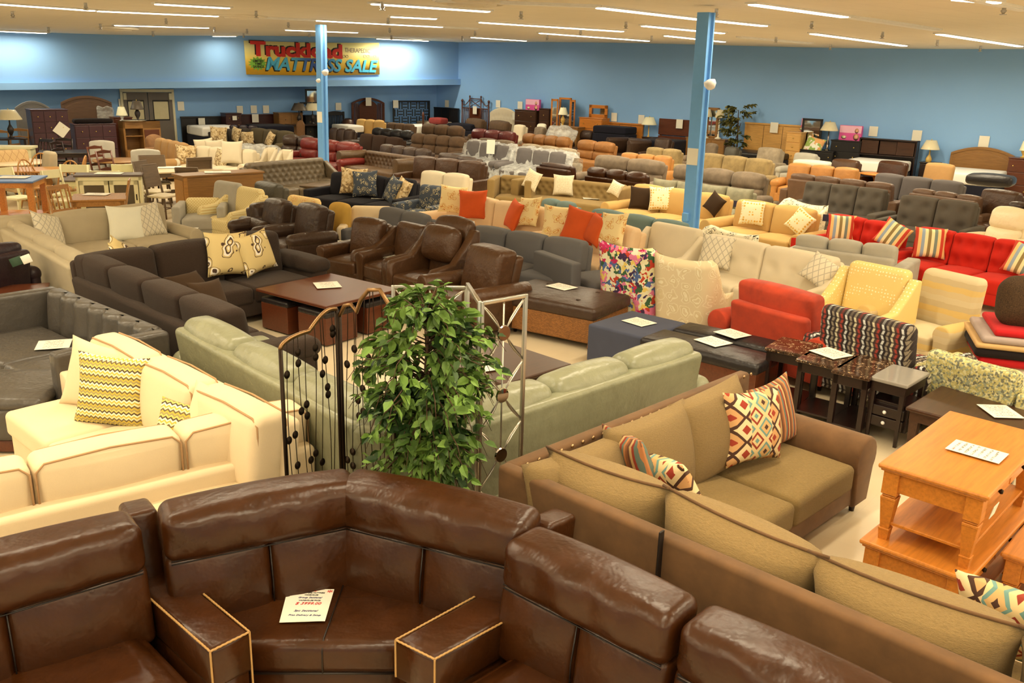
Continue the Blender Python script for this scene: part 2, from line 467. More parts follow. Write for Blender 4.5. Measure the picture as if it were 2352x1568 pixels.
# ---------------------------------------------------------------- palette (colours as the photo shows them under the shop light)
SPEC.update({
 'floor': (lambda t, b: floor_mat(t, b),),
 'ceiling': (lambda t, b: ceil_mat(t, b),),
 'wall_blue': (lambda t, b: wall_mat(t, b),),
 'col_blue': (k_plain, (112, 164, 210), .5), 'steel': (k_metal, (190, 180, 160), .3), 'white': (k_plain, (245, 236, 215), .5), 'ivory': (k_plain, (240, 222, 180), .5),
 'lamp_white': (k_plain, (240, 228, 200), .5), 'tube': (k_emit, (1, .93, .76), 7.0), 'door_grey': (k_plain, (118, 106, 90), .5), 'door_cream': (k_plain, (226, 208, 160), .5), 'pane': (k_plain, (212, 192, 140), .2),
 'paper': (k_print,), 'paper_plain': (k_plain, (240, 226, 192), .5),
 'espresso': (k_leather, (78, 41, 13), .31, .55, .2), 'chestnut': (k_leather, (92, 60, 34), .36), 'darkbrown': (k_leather, (80, 58, 42), .38), 'blackleather': (k_leather, (50, 44, 42), .38), 'charcoal': (k_leather, (92, 84, 72), .32, .15), 'mocha': (k_leather, (120, 88, 62), .42), 'maroon': (k_leather, (116, 46, 38), .36), 'redleather': (k_leather, (136, 46, 36), .36),
 'sage': (k_leather, (142, 136, 100), .32, .25, .25), 'greyleather': (k_leather, (118, 100, 72), .38), 'olivebrown': (k_leather, (104, 76, 46), .42), 'gold': (k_leather, (156, 102, 48), .55), 'camel': (k_fabric, (182, 136, 80)), 'orangetan': (k_leather, (184, 122, 56), .5),
 'cream': (k_fabric, (236, 204, 152), .05), 'cream2': (k_fabric, (226, 202, 158), .07), 'creampipe': (k_fabric, (188, 142, 92), .05), 'greige': (k_fabric, (184, 162, 122), .1), 'chocolate': (k_chenille, (66, 42, 22)), 'tan': (k_chenille, (152, 120, 68)), 'tan2': (k_chenille, (142, 112, 58)), 'tansuede': (k_suede, (122, 84, 44)), 'beige': (k_fabric, (232, 190, 136), .07), 'yellowtan': (k_fabric, (210, 162, 90), .08), 'taupe': (k_suede, (134, 112, 84)), 'taupelight': (k_suede, (164, 142, 108)), 'slate': (k_fabric, (120, 110, 100)), 'bluegrey': (k_fabric, (86, 92, 104)), 'ottblue': (k_fabric, (84, 86, 98)), 'teal': (k_fabric, (118, 134, 120)), 'sageplush': (k_suede, (142, 132, 98)), 'olive': (k_fabric, (158, 126, 72)), 'oliveplush': (k_suede, (158, 130, 78)), 'navy': (k_fabric, (40, 38, 44)), 'red': (k_fabric, (212, 42, 26)), 'redorange': (k_suede, (192, 60, 26)), 'orange': (k_fabric, (216, 88, 36)), 'mustard': (k_fabric, (206, 156, 66)), 'greyfab': (k_fabric, (122, 108, 90)), 'greybeige': (k_fabric, (182, 168, 140)), 'brownfab': (k_suede, (110, 80, 50)), 'darkgrey': (k_fabric, (74, 66, 56)), 'olivegrey': (k_fabric, (100, 86, 58)), 'darkbrownfab': (k_fabric, (78, 54, 38)), 'black': (k_plain, (28, 24, 24), .4), 'blackmetal': (k_metal, (66, 54, 42), .45), 'bronze': (k_metal, (150, 112, 70), .4), 'silver': (k_metal, (206, 190, 160), .32), 'mirror': (k_metal, (230, 225, 220), .03),
 'pewter': (k_metal, (150, 132, 110), .2), 'brass': (k_metal, (220, 180, 90), .3), 'thread': (k_plain, (176, 130, 70), .6), 'nail': (k_metal, (190, 150, 100), .35), 'seam': (k_plain, (34, 20, 12), .5),
 'oak': (k_wood, (198, 118, 40), .32, .78), 'oakx': (k_wood, (206, 128, 52), .32, .75, 1), 'honey': (k_wood, (178, 120, 54), .35, .78), 'walnut': (k_wood, (112, 58, 32), .3, .7), 'cherry': (k_wood, (108, 54, 28), .3, .75), 'mahogany': (k_wood, (84, 44, 40), .3, .7), 'plum': (k_wood, (92, 58, 62), .3, .8), 'espressowood': (k_wood, (50, 30, 24), .3, .6), 'darkwood': (k_wood, (84, 52, 32), .3, .6), 'greywood': (k_wood, (116, 92, 64), .5, .7), 'midwood': (k_wood, (152, 104, 48), .4, .75), 'lightoak': (k_wood, (214, 156, 78), .4, .85), 'rattan': (k_weave, (168, 106, 46)), 'wicker': (k_weave, (150, 100, 50)), 'tabletopcream': (k_wood, (214, 184, 134), .35, .85), 'bluetop': (k_plain, (92, 120, 160), .3), 'creampaint': (k_plain, (246, 222, 162), .45), 'greytop': (k_wood, (112, 92, 76), .35, .8), 'mattress': (k_fabric, (236, 222, 194), .06), 'darkcloth': (k_fabric, (40, 40, 52)), 'glass_dark': (k_plain, (110, 96, 70), .08), 'brownhead': (k_wood, (112, 80, 54), .4, .8), 'greyhead': (k_plain, (128, 122, 112), .4), 'marble': (k_marble, (52, 34, 24), (92, 62, 40), (210, 170, 120)), 'granite': (k_plain, (150, 138, 118), .12),
 'shade': (k_plain, (246, 226, 176), .7), 'shade_wrap': (k_plain, (222, 200, 150), .25), 'shade_dark': (k_plain, (98, 84, 66), .5), 'lamp_base': (k_plain, (206, 160, 72), .4), 'lamp_dark': (k_plain, (52, 42, 36), .4), 'pot': (k_plain, (90, 60, 40), .6), 'bark': (k_wood, (96, 66, 42), .8, .6, 2), 'leaf': (k_leaf, (46, 76, 28), (122, 150, 60)), 'leafdark': (k_leaf, (48, 58, 22), (132, 122, 56)), 'soil': (k_plain, (60, 44, 30), .9),
 'greytuft': (k_fabric, (104, 94, 78)), 'pinkred': (k_fabric, (160, 66, 58)), 'midfab': (k_suede, (150, 104, 60)), 'creamleather': (k_leather, (236, 208, 156), .4, .05), 'plum_fab': (k_leather, (58, 40, 44), .4), 'bluegrey2': (k_fabric, (112, 106, 98), .08), 'greyleather2': (k_leather, (86, 80, 64), .45), 'film': (k_plastic,), 'pink': (k_plain, (226, 84, 140), .4), 'pinkpale': (k_plain, (246, 176, 180), .4), 'skin': (k_plain, (226, 160, 116), .5), 'tan_tag': (k_plain, (60, 60, 90), .5), 'greentag': (k_plain, (58, 88, 60), .5), 'redtag': (k_plain, (170, 40, 60), .5), 'furbrown': (k_fur, (110, 78, 44)), 'blanket_red': (k_fabric, (206, 34, 34)), 'blanket_black': (k_fabric, (46, 36, 34)), 'blanket_grey': (k_fabric, (176, 150, 128)), 'blanket_cream': (k_fabric, (244, 222, 180)), 'blanket_tan': (k_fabric, (204, 158, 96)),
 'p_zig': (k_zigzag, ((196, 166, 60), (120, 100, 64), (226, 206, 150), (196, 166, 60), (236, 222, 180), (96, 80, 56), (210, 184, 90), (160, 140, 84)), .105, .016, .036),
 'p_paisley': (k_rings, (206, 174, 108), (92, 66, 46), (230, 210, 176), 4.2), 'p_diamond': (k_lattice, (218, 198, 158), (180, 164, 132), .085, .16), 'p_white': (k_fabric, (244, 226, 186), .05), 'p_ikat': (k_rings, (74, 82, 90), (208, 186, 130), (60, 70, 84), 9), 'p_damask': (k_rings, (238, 204, 136), (206, 128, 60), (232, 190, 110), 7), 'p_honey': (k_dots, (238, 218, 164), (222, 168, 64), (150, 112, 54), 20, .38, .14), 'p_choc': (k_fabric, (78, 56, 34)), 'p_geo': (k_dots, (232, 210, 164), (206, 176, 122), (232, 210, 164), 28, .34, .2), 'p_tanleaf': (k_multi, ((196, 160, 104), (214, 184, 130), (150, 118, 72)), 22, .1),
 'p_candy': (k_stripe, ((240, 214, 150), (126, 136, 116), (240, 196, 120), (206, 66, 40), (238, 186, 110), (150, 160, 160), (240, 214, 150), (150, 124, 70)), .36, 0), 'p_aztec': (k_aztec,), 'p_serape': (k_stripe, ((150, 92, 50), (190, 120, 66), (106, 120, 100), (160, 60, 36), (190, 150, 92), (120, 72, 44)), .11, 0, .02), 'p_green': (k_multi, ((236, 226, 190), (150, 170, 80), (236, 216, 180), (226, 160, 90)), 9, .2), 'p_teal': (k_multi, ((226, 214, 180), (140, 160, 140), (226, 214, 180)), 16, .1), 'p_brownwhite': (k_blotch, ((0, (150, 118, 72)), (.5, (224, 196, 140)), (.62, (122, 92, 56))), 14),
 'f_floral': (k_multi, ((236, 214, 160), (206, 40, 84), (240, 214, 150), (84, 54, 92), (236, 196, 90), (70, 108, 66), (236, 220, 176), (230, 120, 140), (232, 210, 150), (206, 66, 40), (240, 222, 170), (90, 110, 150)), 14, .25), 'f_damaskbeige': (k_rings, (218, 188, 136), (232, 208, 160), (214, 184, 130), 6, .9, .3), 'f_multistripe': (k_columns, ((70, 52, 46), (176, 66, 48), (96, 70, 60), (206, 186, 140), (74, 60, 54), (150, 130, 100), (60, 46, 44), (210, 200, 176)), .2, .055), 'f_yellowspot': (k_dots, (226, 190, 108), (236, 208, 140), (244, 226, 176), 26, .26, .2), 'f_yellowgrid': (k_lattice, (238, 212, 144), (216, 176, 100), .05, .18, .9, 1.0), 'f_beigestripe': (k_stripe, ((206, 176, 122), (214, 174, 98), (196, 168, 118), (208, 182, 132)), .26, 2, .04), 'f_tweed': (k_multi, ((178, 160, 92), (150, 148, 110), (196, 176, 104), (120, 116, 90), (206, 190, 130)), 60, .0), 'f_scribble': (k_rings, (236, 216, 170), (84, 70, 56), (238, 220, 178), 9, .9, 1.0), 'f_quilt': (k_lattice, (196, 156, 100), (150, 112, 66), .16, .05), 'f_orangeflower': (k_rings, (236, 196, 120), (222, 140, 70), (240, 206, 140), 9), 'f_cushpat': (k_dots, (226, 200, 150), (200, 170, 116), (170, 140, 92), 22, .3, .15),
 'ban_y': (lambda t, b: banner_mat(t, b),), 'ban_red': (k_plain, (214, 40, 26), .5), 'ban_blk': (k_plain, (36, 30, 20), .5), 'ban_blue': (lambda t, b: ban_blue(t, b),), 'ban_green': (k_plain, (120, 170, 50), .5), 'ban_grey': (k_plain, (150, 130, 110), .5), 'ink': (k_plain, (40, 36, 36), .5), 'inkred': (k_plain, (206, 70, 60), .5), 'inkblue': (k_plain, (96, 92, 120), .5),
})
def floor_mat(t, b):
    v = co(t); br = t.nodes.new('ShaderNodeTexBrick'); br.offset = 0
    br.inputs['Scale'].default_value = 1.0; br.inputs['Brick Width'].default_value = .305; br.inputs['Row Height'].default_value = .305; br.inputs['Mortar Size'].default_value = .0012
    c = alb((224, 196, 148))
    br.inputs['Color1'].default_value = c; br.inputs['Color2'].default_value = sc_(c, .95); br.inputs['Mortar'].default_value = sc_(c, .8)
    t.links.new(co(t, (1, 1, 1), (0, 0, YL)), br.inputs['Vector'])
    f = noise(t, v, 2.5, 6, .65)
    t.links.new(mix(t, f, br.outputs['Color'], sc_(c, .88)), b.inputs['Base Color'])
    b.inputs['Roughness'].default_value = .28
def ceil_mat(t, b):
    c = (.86, .80, .66, 1); v = co(t, (1, 1, 1), (0, 0, -YL))
    br = t.nodes.new('ShaderNodeTexBrick'); br.offset = 0; br.inputs['Brick Width'].default_value = 1.22; br.inputs['Row Height'].default_value = .61; br.inputs['Mortar Size'].default_value = .012; br.inputs['Scale'].default_value = 1
    br.inputs['Color1'].default_value = c; br.inputs['Color2'].default_value = sc_(c, .96); br.inputs['Mortar'].default_value = sc_(c, .84)
    t.links.new(v, br.inputs['Vector'])
    f = noise(t, co(t), .5, 3)
    t.links.new(mix(t, f, br.outputs['Color'], sc_(c, .85)), b.inputs['Base Color']); b.inputs['Roughness'].default_value = .9
def wall_mat(t, b):
    c = (.24, .47, .86, 1); f = noise(t, co(t), .7, 3)
    t.links.new(mix(t, f, sc_(c, .95), sc_(c, 1.05)), b.inputs['Base Color']); b.inputs['Roughness'].default_value = .6
def banner_mat(t, b):
    s = sep(t, co(t))
    t.links.new(ramp(t, math_(t, 'ADD', s[2], .5), [(.05, alb((244, 176, 24))), (.45, alb((240, 206, 96))), (.8, alb((236, 218, 140)))]), b.inputs['Base Color']); b.inputs['Roughness'].default_value = .4
def ban_blue(t, b):
    s = sep(t, co(t)); f = math_(t, 'ABSOLUTE', s[0])
    t.links.new(ramp(t, f, [(0, alb((52, 84, 160))), (.4, alb((60, 110, 176))), (1.0, alb((80, 176, 196)))]), b.inputs['Base Color']); b.inputs['Roughness'].default_value = .4

# ---------------------------------------------------------------- the room
CP = [(-2.53, 38.5, 4.11), (14.4, 25.1, 4.01), (-15.8, 27.5, 3.80), (3.15, 15.6, 4.19), (-5.25, 24.3, 4.18), (0, 4, 4.25), (-9, 8, 4.2), (10, 8, 4.2)]
A_ = np.array([[1, x, y] for x, y, z in CP]); Z_ = np.array([z for *_, z in CP])
K_ = np.linalg.lstsq(A_, Z_, rcond=None)[0]; RES = Z_ - A_ @ K_
def ceilz(x, y):
    d = np.array([(x - a) ** 2 + (y - b) ** 2 + .5 for a, b, _ in CP]); w = 1 / d ** 1.6
    return float(K_ @ (1, x, y) + (w * RES).sum() / w.sum())
def on_ceil(px, py, drop=0.0):
    z = 4.1
    for _ in range(25):
        p = at(px, py, z - drop)
        z = .5 * z + .5 * ceilz(p.x, min(p.y, 40))
    return at(px, py, z - drop)
struct('floor', boxz(-26, 26, -10, 46, -.1, 0, .01), 'floor')
g = 40
cv = [(-26 + 52 * i / g, -10 + 56 * j / g) for i in range(g + 1) for j in range(g + 1)]
cV = np.array([(x, y, ceilz(x, y)) for x, y in cv] + [(x, y, ceilz(x, y) + .12) for x, y in cv])
cF = []
mg = (g + 1) ** 2
for i in range(g):
    for j in range(g):
        a = i * (g + 1) + j
        cF.append((a, a + 1, a + g + 2, a + g + 1)); cF.append((mg + a, mg + a + g + 1, mg + a + g + 2, mg + a + 1))
struct('ceiling', (cV, cF), 'ceiling', True)
def wallbox(name, a, b, z0, z1, th, za=None, zb=None, front=0.0, zt=None, mat='wall_blue'):
    """a wall from a to b whose room side lies FRONT metres into the room; th metres thick behind"""
    u = (b - a).normalized(); n = Vector((u.y, -u.x))
    if n.dot(-a) < 0: n = -n
    p = [a + n * front, b + n * front, b + n * (front - th), a + n * (front - th)]
    za = z0 if za is None else za; zb = z0 if zb is None else zb
    zz = [za, zb, zb, za]
    zt = zt or [z1] * 4
    V = np.array([(q.x, q.y, z) for q, z in zip(p, zz)] + [(q.x, q.y, z) for q, z in zip(p, zt)])
    F = [(3, 2, 1, 0), (4, 5, 6, 7), (0, 1, 5, 4), (1, 2, 6, 5), (2, 3, 7, 6), (3, 0, 4, 7)]
    return struct(name, (V, F), mat)
uR = (WR - WC).normalized(); uL = (WC - WL).normalized()
REC = -1.2
WLx = WL - uL * 9; WRx = WR + uR * 10
wallbox('wall_right', WC - uR * 1.9, WRx, 0, 4.6, .2)
wallbox('wall_back', WLx, WC + uL * .0, 0, 4.6, .2, front=REC)
zs = (wl(1, 206.6).z, wl(1040, 194).z)
sl = (zs[1] - zs[0]) / (WC - WL).length
wallbox('wall_upper', WLx, WC + uL * .02, 2.3, 4.6, -REC, zs[0] - sl * 9, zs[1])
lz = (wl(1, 191, .14).z, wl(1043, 181, .14).z); sl2 = (lz[1] - lz[0]) / (WC - WL).length
wallbox('trim_1', WLx, WC + uL * .1, 0, 0, .16, zs[0] - sl * 9 - .004, zs[1] - .004, front=.14, zt=[lz[0] - sl2 * 9, lz[1], lz[1], lz[0] - sl2 * 9])
# side and rear walls of the hall, behind the photographer and beyond the frame
wallbox('wall_left', Vector((-21.2, -10)), Vector((-21.2, 20)), 0, 4.6, .2)
wallbox('wall_rear', Vector((-21.5, -9.8)), Vector((21.5, -9.8)), 0, 4.6, .2)
wallbox('wall_side', Vector((20.8, 16.8)), Vector((20.8, -10)), 0, 4.6, .2)

def column(px0, py0, px1, py1, dist, w, label, flange):
    """a painted steel column with a flange, from its seen top pixel down along its seen line"""
    a = atd(px0, py0, dist); b = atd(px1, py1, dist)
    k = (0 - b.z) / (a.z - b.z)
    base = b + (a - b) * k
    d = (a - base)
    yaw = R(-38)
    s = Matrix(((1, 0, d.x / d.z), (0, 1, d.y / d.z), (0, 0, 1)))
    def shear(m):
        V, F = m; return np.array(V) @ np.array(s).T, F
    h = a.z
    rot = lambda m: T(m, (0, 0, 0), (0, 0, yaw))
    body = shear(rot(J(boxz(-w / 2, w / 2, -w / 2, w / 2, 0, h, .004), boxz(w / 2 - .01, w / 2 + .05, -.012, .03, 0, h, .003)))) 
    t = thing('column', label, 'column', base); t['kind'] = 'structure'
    P(t, 'shaft', body, 'col_blue', smooth=False)
    return t, base, s
colR, cRb, cRs = column(1622, 29, 1588, 485, 15.6, .215, 'nearer blue steel column rising through the middle of the showroom', 1)
ob = atd(1575, 498, 15.5)
P(colR, 'outlet_box', boxz(-.05, .05, -.05, .05, -.07, .07, .004), 'col_blue', (ob.x - cRb.x, ob.y - cRb.y, ob.z), (0, 0, R(-38)), smooth=False)
colL, cLb, cLs = column(737, 57, 743, 350, 24.3, .205, 'farther blue steel column in front of the sale banner', 1)

# ceiling strips: pixel ends of each tube seen
def light_strip(a, b, label=None, lit=True, w=.16):
    d = Vector((b.x - a.x, b.y - a.y)); L = d.length
    c = (a + b) / 2
    t = thing('ceiling_light', label or 'fluorescent ceiling strip', 'ceiling light', (c.x, c.y, c.z), math.atan2(d.y, d.x), 'fluorescent strips on the ceiling')
    t.rotation_euler = (0, -math.asin(max(-.3, min(.3, (b.z - a.z) / max(L, .1)))), math.atan2(d.y, d.x))
    P(t, 'housing', J(boxz(-L / 2 - .05, L / 2 + .05, -w / 2 - .03, w / 2 + .03, -.012, .06, .004)), 'lamp_white', smooth=False)
    P(t, 'diffuser', boxz(-L / 2, L / 2, -w / 2, w / 2, -.03, -.008, .01), 'tube' if lit else 'lamp_white', smooth=False)
    if lit:
        ld = bpy.data.lights.new('strip_light', 'AREA'); ld.shape = 'RECTANGLE'; ld.size = L; ld.size_y = w
        ld.energy = LAMP_W * L / 2.4; ld.color = LAMP_COL; ld.spread = R(172)
        lo = bpy.data.objects.new('strip_light', ld); COL.objects.link(lo); lo.parent = t; lo.location = (0, 0, -.045)
    return t
LIGHTS = [((-60, 4), (214, 23), 'running off the top left edge of the photo'), ((224, 24), (500, 36), 'second row, left of the round vents'), ((265, 57), (477, 63), 'left, over the dining sets'), ((-60, 63), (105, 68), 'far left against the blue wall'), ((357, 7.6), (525, 17), 'top left, nearest row'),
 ((490, 77), (540, 79), 'short looking, next to the banner wall'), ((727, 46), (1015, 61), 'just behind the farther blue column'), ((855, 7), (1122, 25), 'long, above the middle of the hall at the top'), ((656, 68), (821, 74), 'cut by the farther blue column, above the banner'), ((898, 37), (1002, 42), 'short looking, above the banner end'), ((880, 76), (964, 79), 'above the word sale of the banner'), ((867, 89), (982, 95), 'closest to the banner corner'),
 ((1376, 16), (1606, 43), 'left of the nearer column top'), ((1640, 46), (1757, 58), 'right of the nearer column top'), ((1102, 50), (1430, 71), 'long, over the middle of the sofas'), ((1241, 75), (1489, 93), 'long, by the far corner of the right wall'), ((1478, 58), (1660, 75), 'crossing behind the nearer column'), ((1530, 81), (1662, 95), 'last before the right wall, behind the column'), ((1728, 8), (1940, 37), 'top right, broad and near'), ((1866, 76), (2078, 104), 'over the right wall headboards'), ((2157, 77), (2343, 105), 'near the right edge of the photo'), ((1085, 85), (1206, 93), 'at the far corner of the hall'), ((2195, -4), (2290, 4), 'at the very top right edge')]
for a, b, txt in LIGHTS:
    A, B = on_ceil(*a, .02), on_ceil(*b, .02)
    if a in ((490, 77), (880, 76), (867, 89), (-60, 63)):      # the strips that graze the back wall
        A, B = wl(*a, .75), wl(*b, .75); A.z = ceilz(A.x, A.y) - .03; B.z = ceilz(B.x, B.y) - .03
    light_strip(A, B, 'lit white fluorescent ceiling strip, ' + txt)
DARKS = [((1945, 38), (2150, 68), 'after the broad near strip'), ((1000, 0), (1370, 14), 'before the strip left of the nearer column'), ((1700, 85), (1860, 99), 'between the nearer column and the right wall'), ((1020, 62), (1095, 66), 'right of the farther column'), ((560, 38), (720, 46), 'left of the farther column top'), ((2210, -8), (2352, 22), 'in the top right corner')]
for a, b, txt in DARKS:
    light_strip(on_ceil(*a, .02), on_ceil(*b, .02), 'unlit pale ceiling strip, ' + txt, False)
# the same strips go on over the part of the hall the frame cuts off above and at the sides
k = 0
for yy in (-6.0, -2.0, 1.5, 5.0, 8.5):
    for xx in (-14, -9.5, -5, -.5, 4, 8.5, 13):
        p = Vector((xx + .3 * yy, yy))
        for q in (0,):
            a = p - uL * 1.25; b = p + uL * 1.25
            light_strip(Vector((a.x, a.y, ceilz(a.x, a.y) - .02)), Vector((b.x, b.y, ceilz(b.x, b.y) - .02)), 'ceiling strip above the frame over the nearest sofas')
for p in ((15, 14), (17.5, 18), (14, 19), (-15, 14), (-18, 18), (-12.5, 12.5), (13, 11.5), (-18, 12)):
    p = Vector(p); a = p - uL * 1.25; b = p + uL * 1.25
    light_strip(Vector((a.x, a.y, ceilz(a.x, a.y) - .02)), Vector((b.x, b.y, ceilz(b.x, b.y) - .02)), 'ceiling strip beyond the sides of the frame')

# sprinkler heads and round vents
spr = [(196, 10), (28, 30), (381, 46), (230, 59), (111, 67), (351, 76), (588, 29), (492, 66), (567, 70), (559, 80), (710, 78), (662, 55), (878, 8), (891, 45), (895, 68), (899, 85), (1197, 30), (1091, 75), (1062, 87), (1438, 54), (1334, 72), (1257, 85), (1646, 24), (1865, 53), (1497, 86), (2028, 77), (1783, 89), (2154, 96), (2308, 14), (2253, 109), (1908, 106)]
sp_m = J(lathe([(.08, 0), (.08, -.015), (.03, -.02), (.03, -.09), (.045, -.11), (.016, -.15), (.05, -.155), (.05, -.165)], 10))
for i, (x, y) in enumerate(spr):
    p = on_ceil(x, y - 4)
    o = one('sprinkler_head', 'small sprinkler head hanging from the ceiling', 'sprinkler', sp_m, 'steel', (p.x, p.y, p.z + .02), group='sprinkler heads on the ceiling')
for x, y, lb in ((555, 36, 'round ceiling vent between two strips, left of the banner'), (266, 64, 'round ceiling vent over the far left wall'), (1085, 4, 'large round ceiling vent at the top middle')):
    p = on_ceil(x, y)
    t = thing('ceiling_vent', lb, 'ceiling vent', (p.x, p.y, p.z))
    P(t, 'rim', lathe([(.62, .02), (.6, -.03), (.5, -.05), (.48, .0)], 28), 'ceiling')
    P(t, 'cone', lathe([(.44, .0), (.4, -.07), (.25, -.08), (.2, -.02)], 28), 'ceiling')

# fittings on the columns
def col_pt(base, s, px, py, dist):
    return atd(px, py, dist)
for (px, py, dist, r, lb) in ((1631, 193, 15.35, .10, 'white security camera dome on the nearer blue column'), (747, 166, 24.0, .09, 'white camera dome on the farther column in front of the banner'), (731, 185, 24.0, .06, 'small white sensor on the left face of the farther column')):
    p = atd(px, py, dist)
    t = thing('security_camera', lb, 'camera', p, R(-38))
    P(t, 'dome', T(lathe([(.0, -r), (r * .6, -r * .8), (r, -.1 * r), (r * .95, r * .5), (r * .3, r * .75)], 16), (0, 0, 0), (R(20), R(-10), 0)), 'white')
    if r > .1: P(t, 'bracket', T(tube([(0, 0, 0), (r * 1.5, .0, r * .5)], [.05, .015]), (0, 0, 0)), 'white')
for (px, py, dist, lb) in ((1604, 362, 15.35, 'price sheet taped to the nearer blue column'), (744, 270, 24.05, 'price sheet taped to the farther blue column')):
    p = atd(px, py, dist); cb, cs_, hw_ = (cRb, cRs, .1075) if px > 1000 else (cLb, cLs, .1025)
    nf = Vector((math.sin(R(-38)), -math.cos(R(-38)), 0))
    p = Vector((cb.x + cs_[0][2] * p.z, cb.y + cs_[1][2] * p.z, p.z)) + nf * (hw_ + .006)
    t = one('price_sign', lb, 'price sign', T(boxz(-.1, .1, -.14, .14, -.003, .003, .001), (0, 0, 0), (PI / 2, 0, 0)), 'paper', p, (0, 0, R(-38)), smooth=False)

# ---------------------------------------------------------------- lettering
def text_mesh(s, size, shear=0.0, bold=0.0, sp_=1.0):
    cu = bpy.data.curves.new('lettering', 'FONT'); cu.body = s; cu.size = size; cu.shear = shear; cu.offset = bold; cu.space_character = sp_
    cu.align_x = 'CENTER'; cu.align_y = 'CENTER'; cu.extrude = .002; cu.resolution_u = 3
    o = bpy.data.objects.new('lettering', cu); COL.objects.link(o)
    bpy.context.view_layer.update()
    me = bpy.data.meshes.new_from_object(o.evaluated_get(bpy.context.evaluated_depsgraph_get()))
    V = np.array([tuple(v.co) for v in me.vertices]); F = [tuple(p.vertices) for p in me.polygons]
    bpy.data.objects.remove(o); bpy.data.curves.remove(cu); bpy.data.meshes.remove(me)
    return V, F
def fit(m, w, h):
    V, F = m; V = V.copy()
    lo, hi = V.min(0), V.max(0)
    V[:, 0] = (V[:, 0] - (lo[0] + hi[0]) / 2) * w / (hi[0] - lo[0]); V[:, 1] = (V[:, 1] - (lo[1] + hi[1]) / 2) * h / (hi[1] - lo[1])
    return V, F
def up(m, x, y, z):   # lettering stood upright facing -y
    return T(m, (x, y, z), (PI / 2, 0, 0))
q = [wl(560, 93, .05), wl(871, 98, .05), wl(872, 171, .05), wl(566, 171, .05)]
ctr = (q[0] + q[1] + q[2] + q[3]) / 4
bt = thing('banner', 'yellow sale banner hung high on the blue wall', 'banner', ctr, YL)
ux = Vector((uL.x, uL.y, 0))
loc = [((p - ctr).dot(ux), (p - ctr).z) for p in q]
poly = []
nseg = 12
V, F = [], []
for i in range(nseg + 1):
    f = i / nseg
    for (a, b_) in ((loc[3], loc[2]), (loc[0], loc[1])):
        x = a[0] + (b_[0] - a[0]) * f; z = a[1] + (b_[1] - a[1]) * f - .03 * math.sin(PI * f)
        V += [(x, 0, z), (x, .012, z)]
for i in range(nseg):
    a = i * 4; c = a + 4
    F += [(a, c, c + 2, a + 2), (a + 1, a + 3, c + 3, c + 1), (a + 2, c + 2, c + 3, a + 3), (a, a + 1, c + 1, c)]
P(bt, 'sheet', (np.array(V), F), 'ban_y')
bw = loc[1][0] - loc[0][0]; bh = loc[0][1] - loc[3][1]
def bpx(px, py):
    p = wl(px, py, .05); return (p - ctr).dot(ux), (p - ctr).z
def banner_text(name, s, x0, x1, y0, y1, mat, d, shear=0.0, bold=.02):
    (a, za), (b_, zb) = bpx(x0, (y0 + y1) / 2), bpx(x1, (y0 + y1) / 2)
    zt, zl = bpx((x0 + x1) / 2, y0)[1], bpx((x0 + x1) / 2, y1)[1]
    P(bt, name, up(fit(text_mesh(s, 1.0, shear, bold), b_ - a, zt - zl), (a + b_) / 2, d, (zt + zl) / 2), mat, smooth=False)
banner_text('lettering', 'Truckload', 572, 783, 96, 129, 'ban_blk', -.004, .0, .045)
banner_text('lettering', 'Truckload', 575, 786, 98, 132, 'ban_red', -.012, .0, .045)
banner_text('lettering', 'MATTRESS SALE', 608, 866, 136, 167, 'ban_blk', -.004, .25, .03)
banner_text('lettering', 'MATTRESS SALE', 610, 868, 134, 164, 'ban_blue', -.012, .25, .03)
banner_text('lettering', 'THERAPEDIC', 792, 850, 111, 121, 'ban_grey', -.006, 0, 0)
banner_text('lettering', 'OO', 787, 800, 126, 133, 'ban_grey', -.006, 0, -.01)
banner_text('lettering', 'OO   O', 834, 864, 126, 133, 'ban_grey', -.006, 0, -.01)
cx_, cz_ = bpx(592, 146)
st = [(cx_ + (.36 if i % 2 else .26) * math.cos(2 * PI * i / 28) * 1.0, cz_ + (.24 if i % 2 else .17) * math.sin(2 * PI * i / 28)) for i in range(28)]
P(bt, 'starburst', (np.array([(x, -.006, z) for x, z in st] + [(x, 0.0, z) for x, z in st]), [tuple(range(28))] + [(i, i + 28, (i + 1) % 28 + 28, (i + 1) % 28) for i in range(28)]), 'ban_green', smooth=False)
for s, y0, y1, x0, x1 in (('LIMITED', 137, 143, 581, 604), ('TIME', 144, 149, 585, 601), ('SAVINGS', 150, 156, 581, 606)):
    banner_text('lettering', s, x0, x1, y0, y1, 'ban_blk', -.012, 0, .02)
# ---------------------------------------------------------------- upholstery builder
def shear_back(lean, z0, ztop):
    def fn(V, Nn): return V
    return fn
def lean_m(m, lean, z0, h):
    V, F = m; V = V.copy()
    V[:, 1] += lean * (np.maximum(V[:, 2] - z0, 0) - (h - z0))
    return V, F
def tufts(pts, dep, sig):
    """buttons pulled into the front (-y) face at the given (x, z)"""
    def fn(V, Nn):
        m = Nn[:, 1] < .05
        for x, z in pts:
            d2 = (V[:, 0] - x) ** 2 + (V[:, 2] - z) ** 2
            V[:, 1] += np.where(m, dep * np.exp(-d2 / sig ** 2), 0)
        return V
    return fn
def roll_prof(aw, ah, z0=.07, sgn=1):
    r = aw * .56
    top = circ(0, ah - r, r, -35, 215, 14)
    p = [(-aw * .36, z0), (aw * .36, z0)] + top
    return p
def dbg_w(label, w, a, b):
    if DBG: print('W %-60s w=%.2f  (%.1f,%.1f)-(%.1f,%.1f)' % (label[:60], w, a.x, a.y, b.x, b.y))
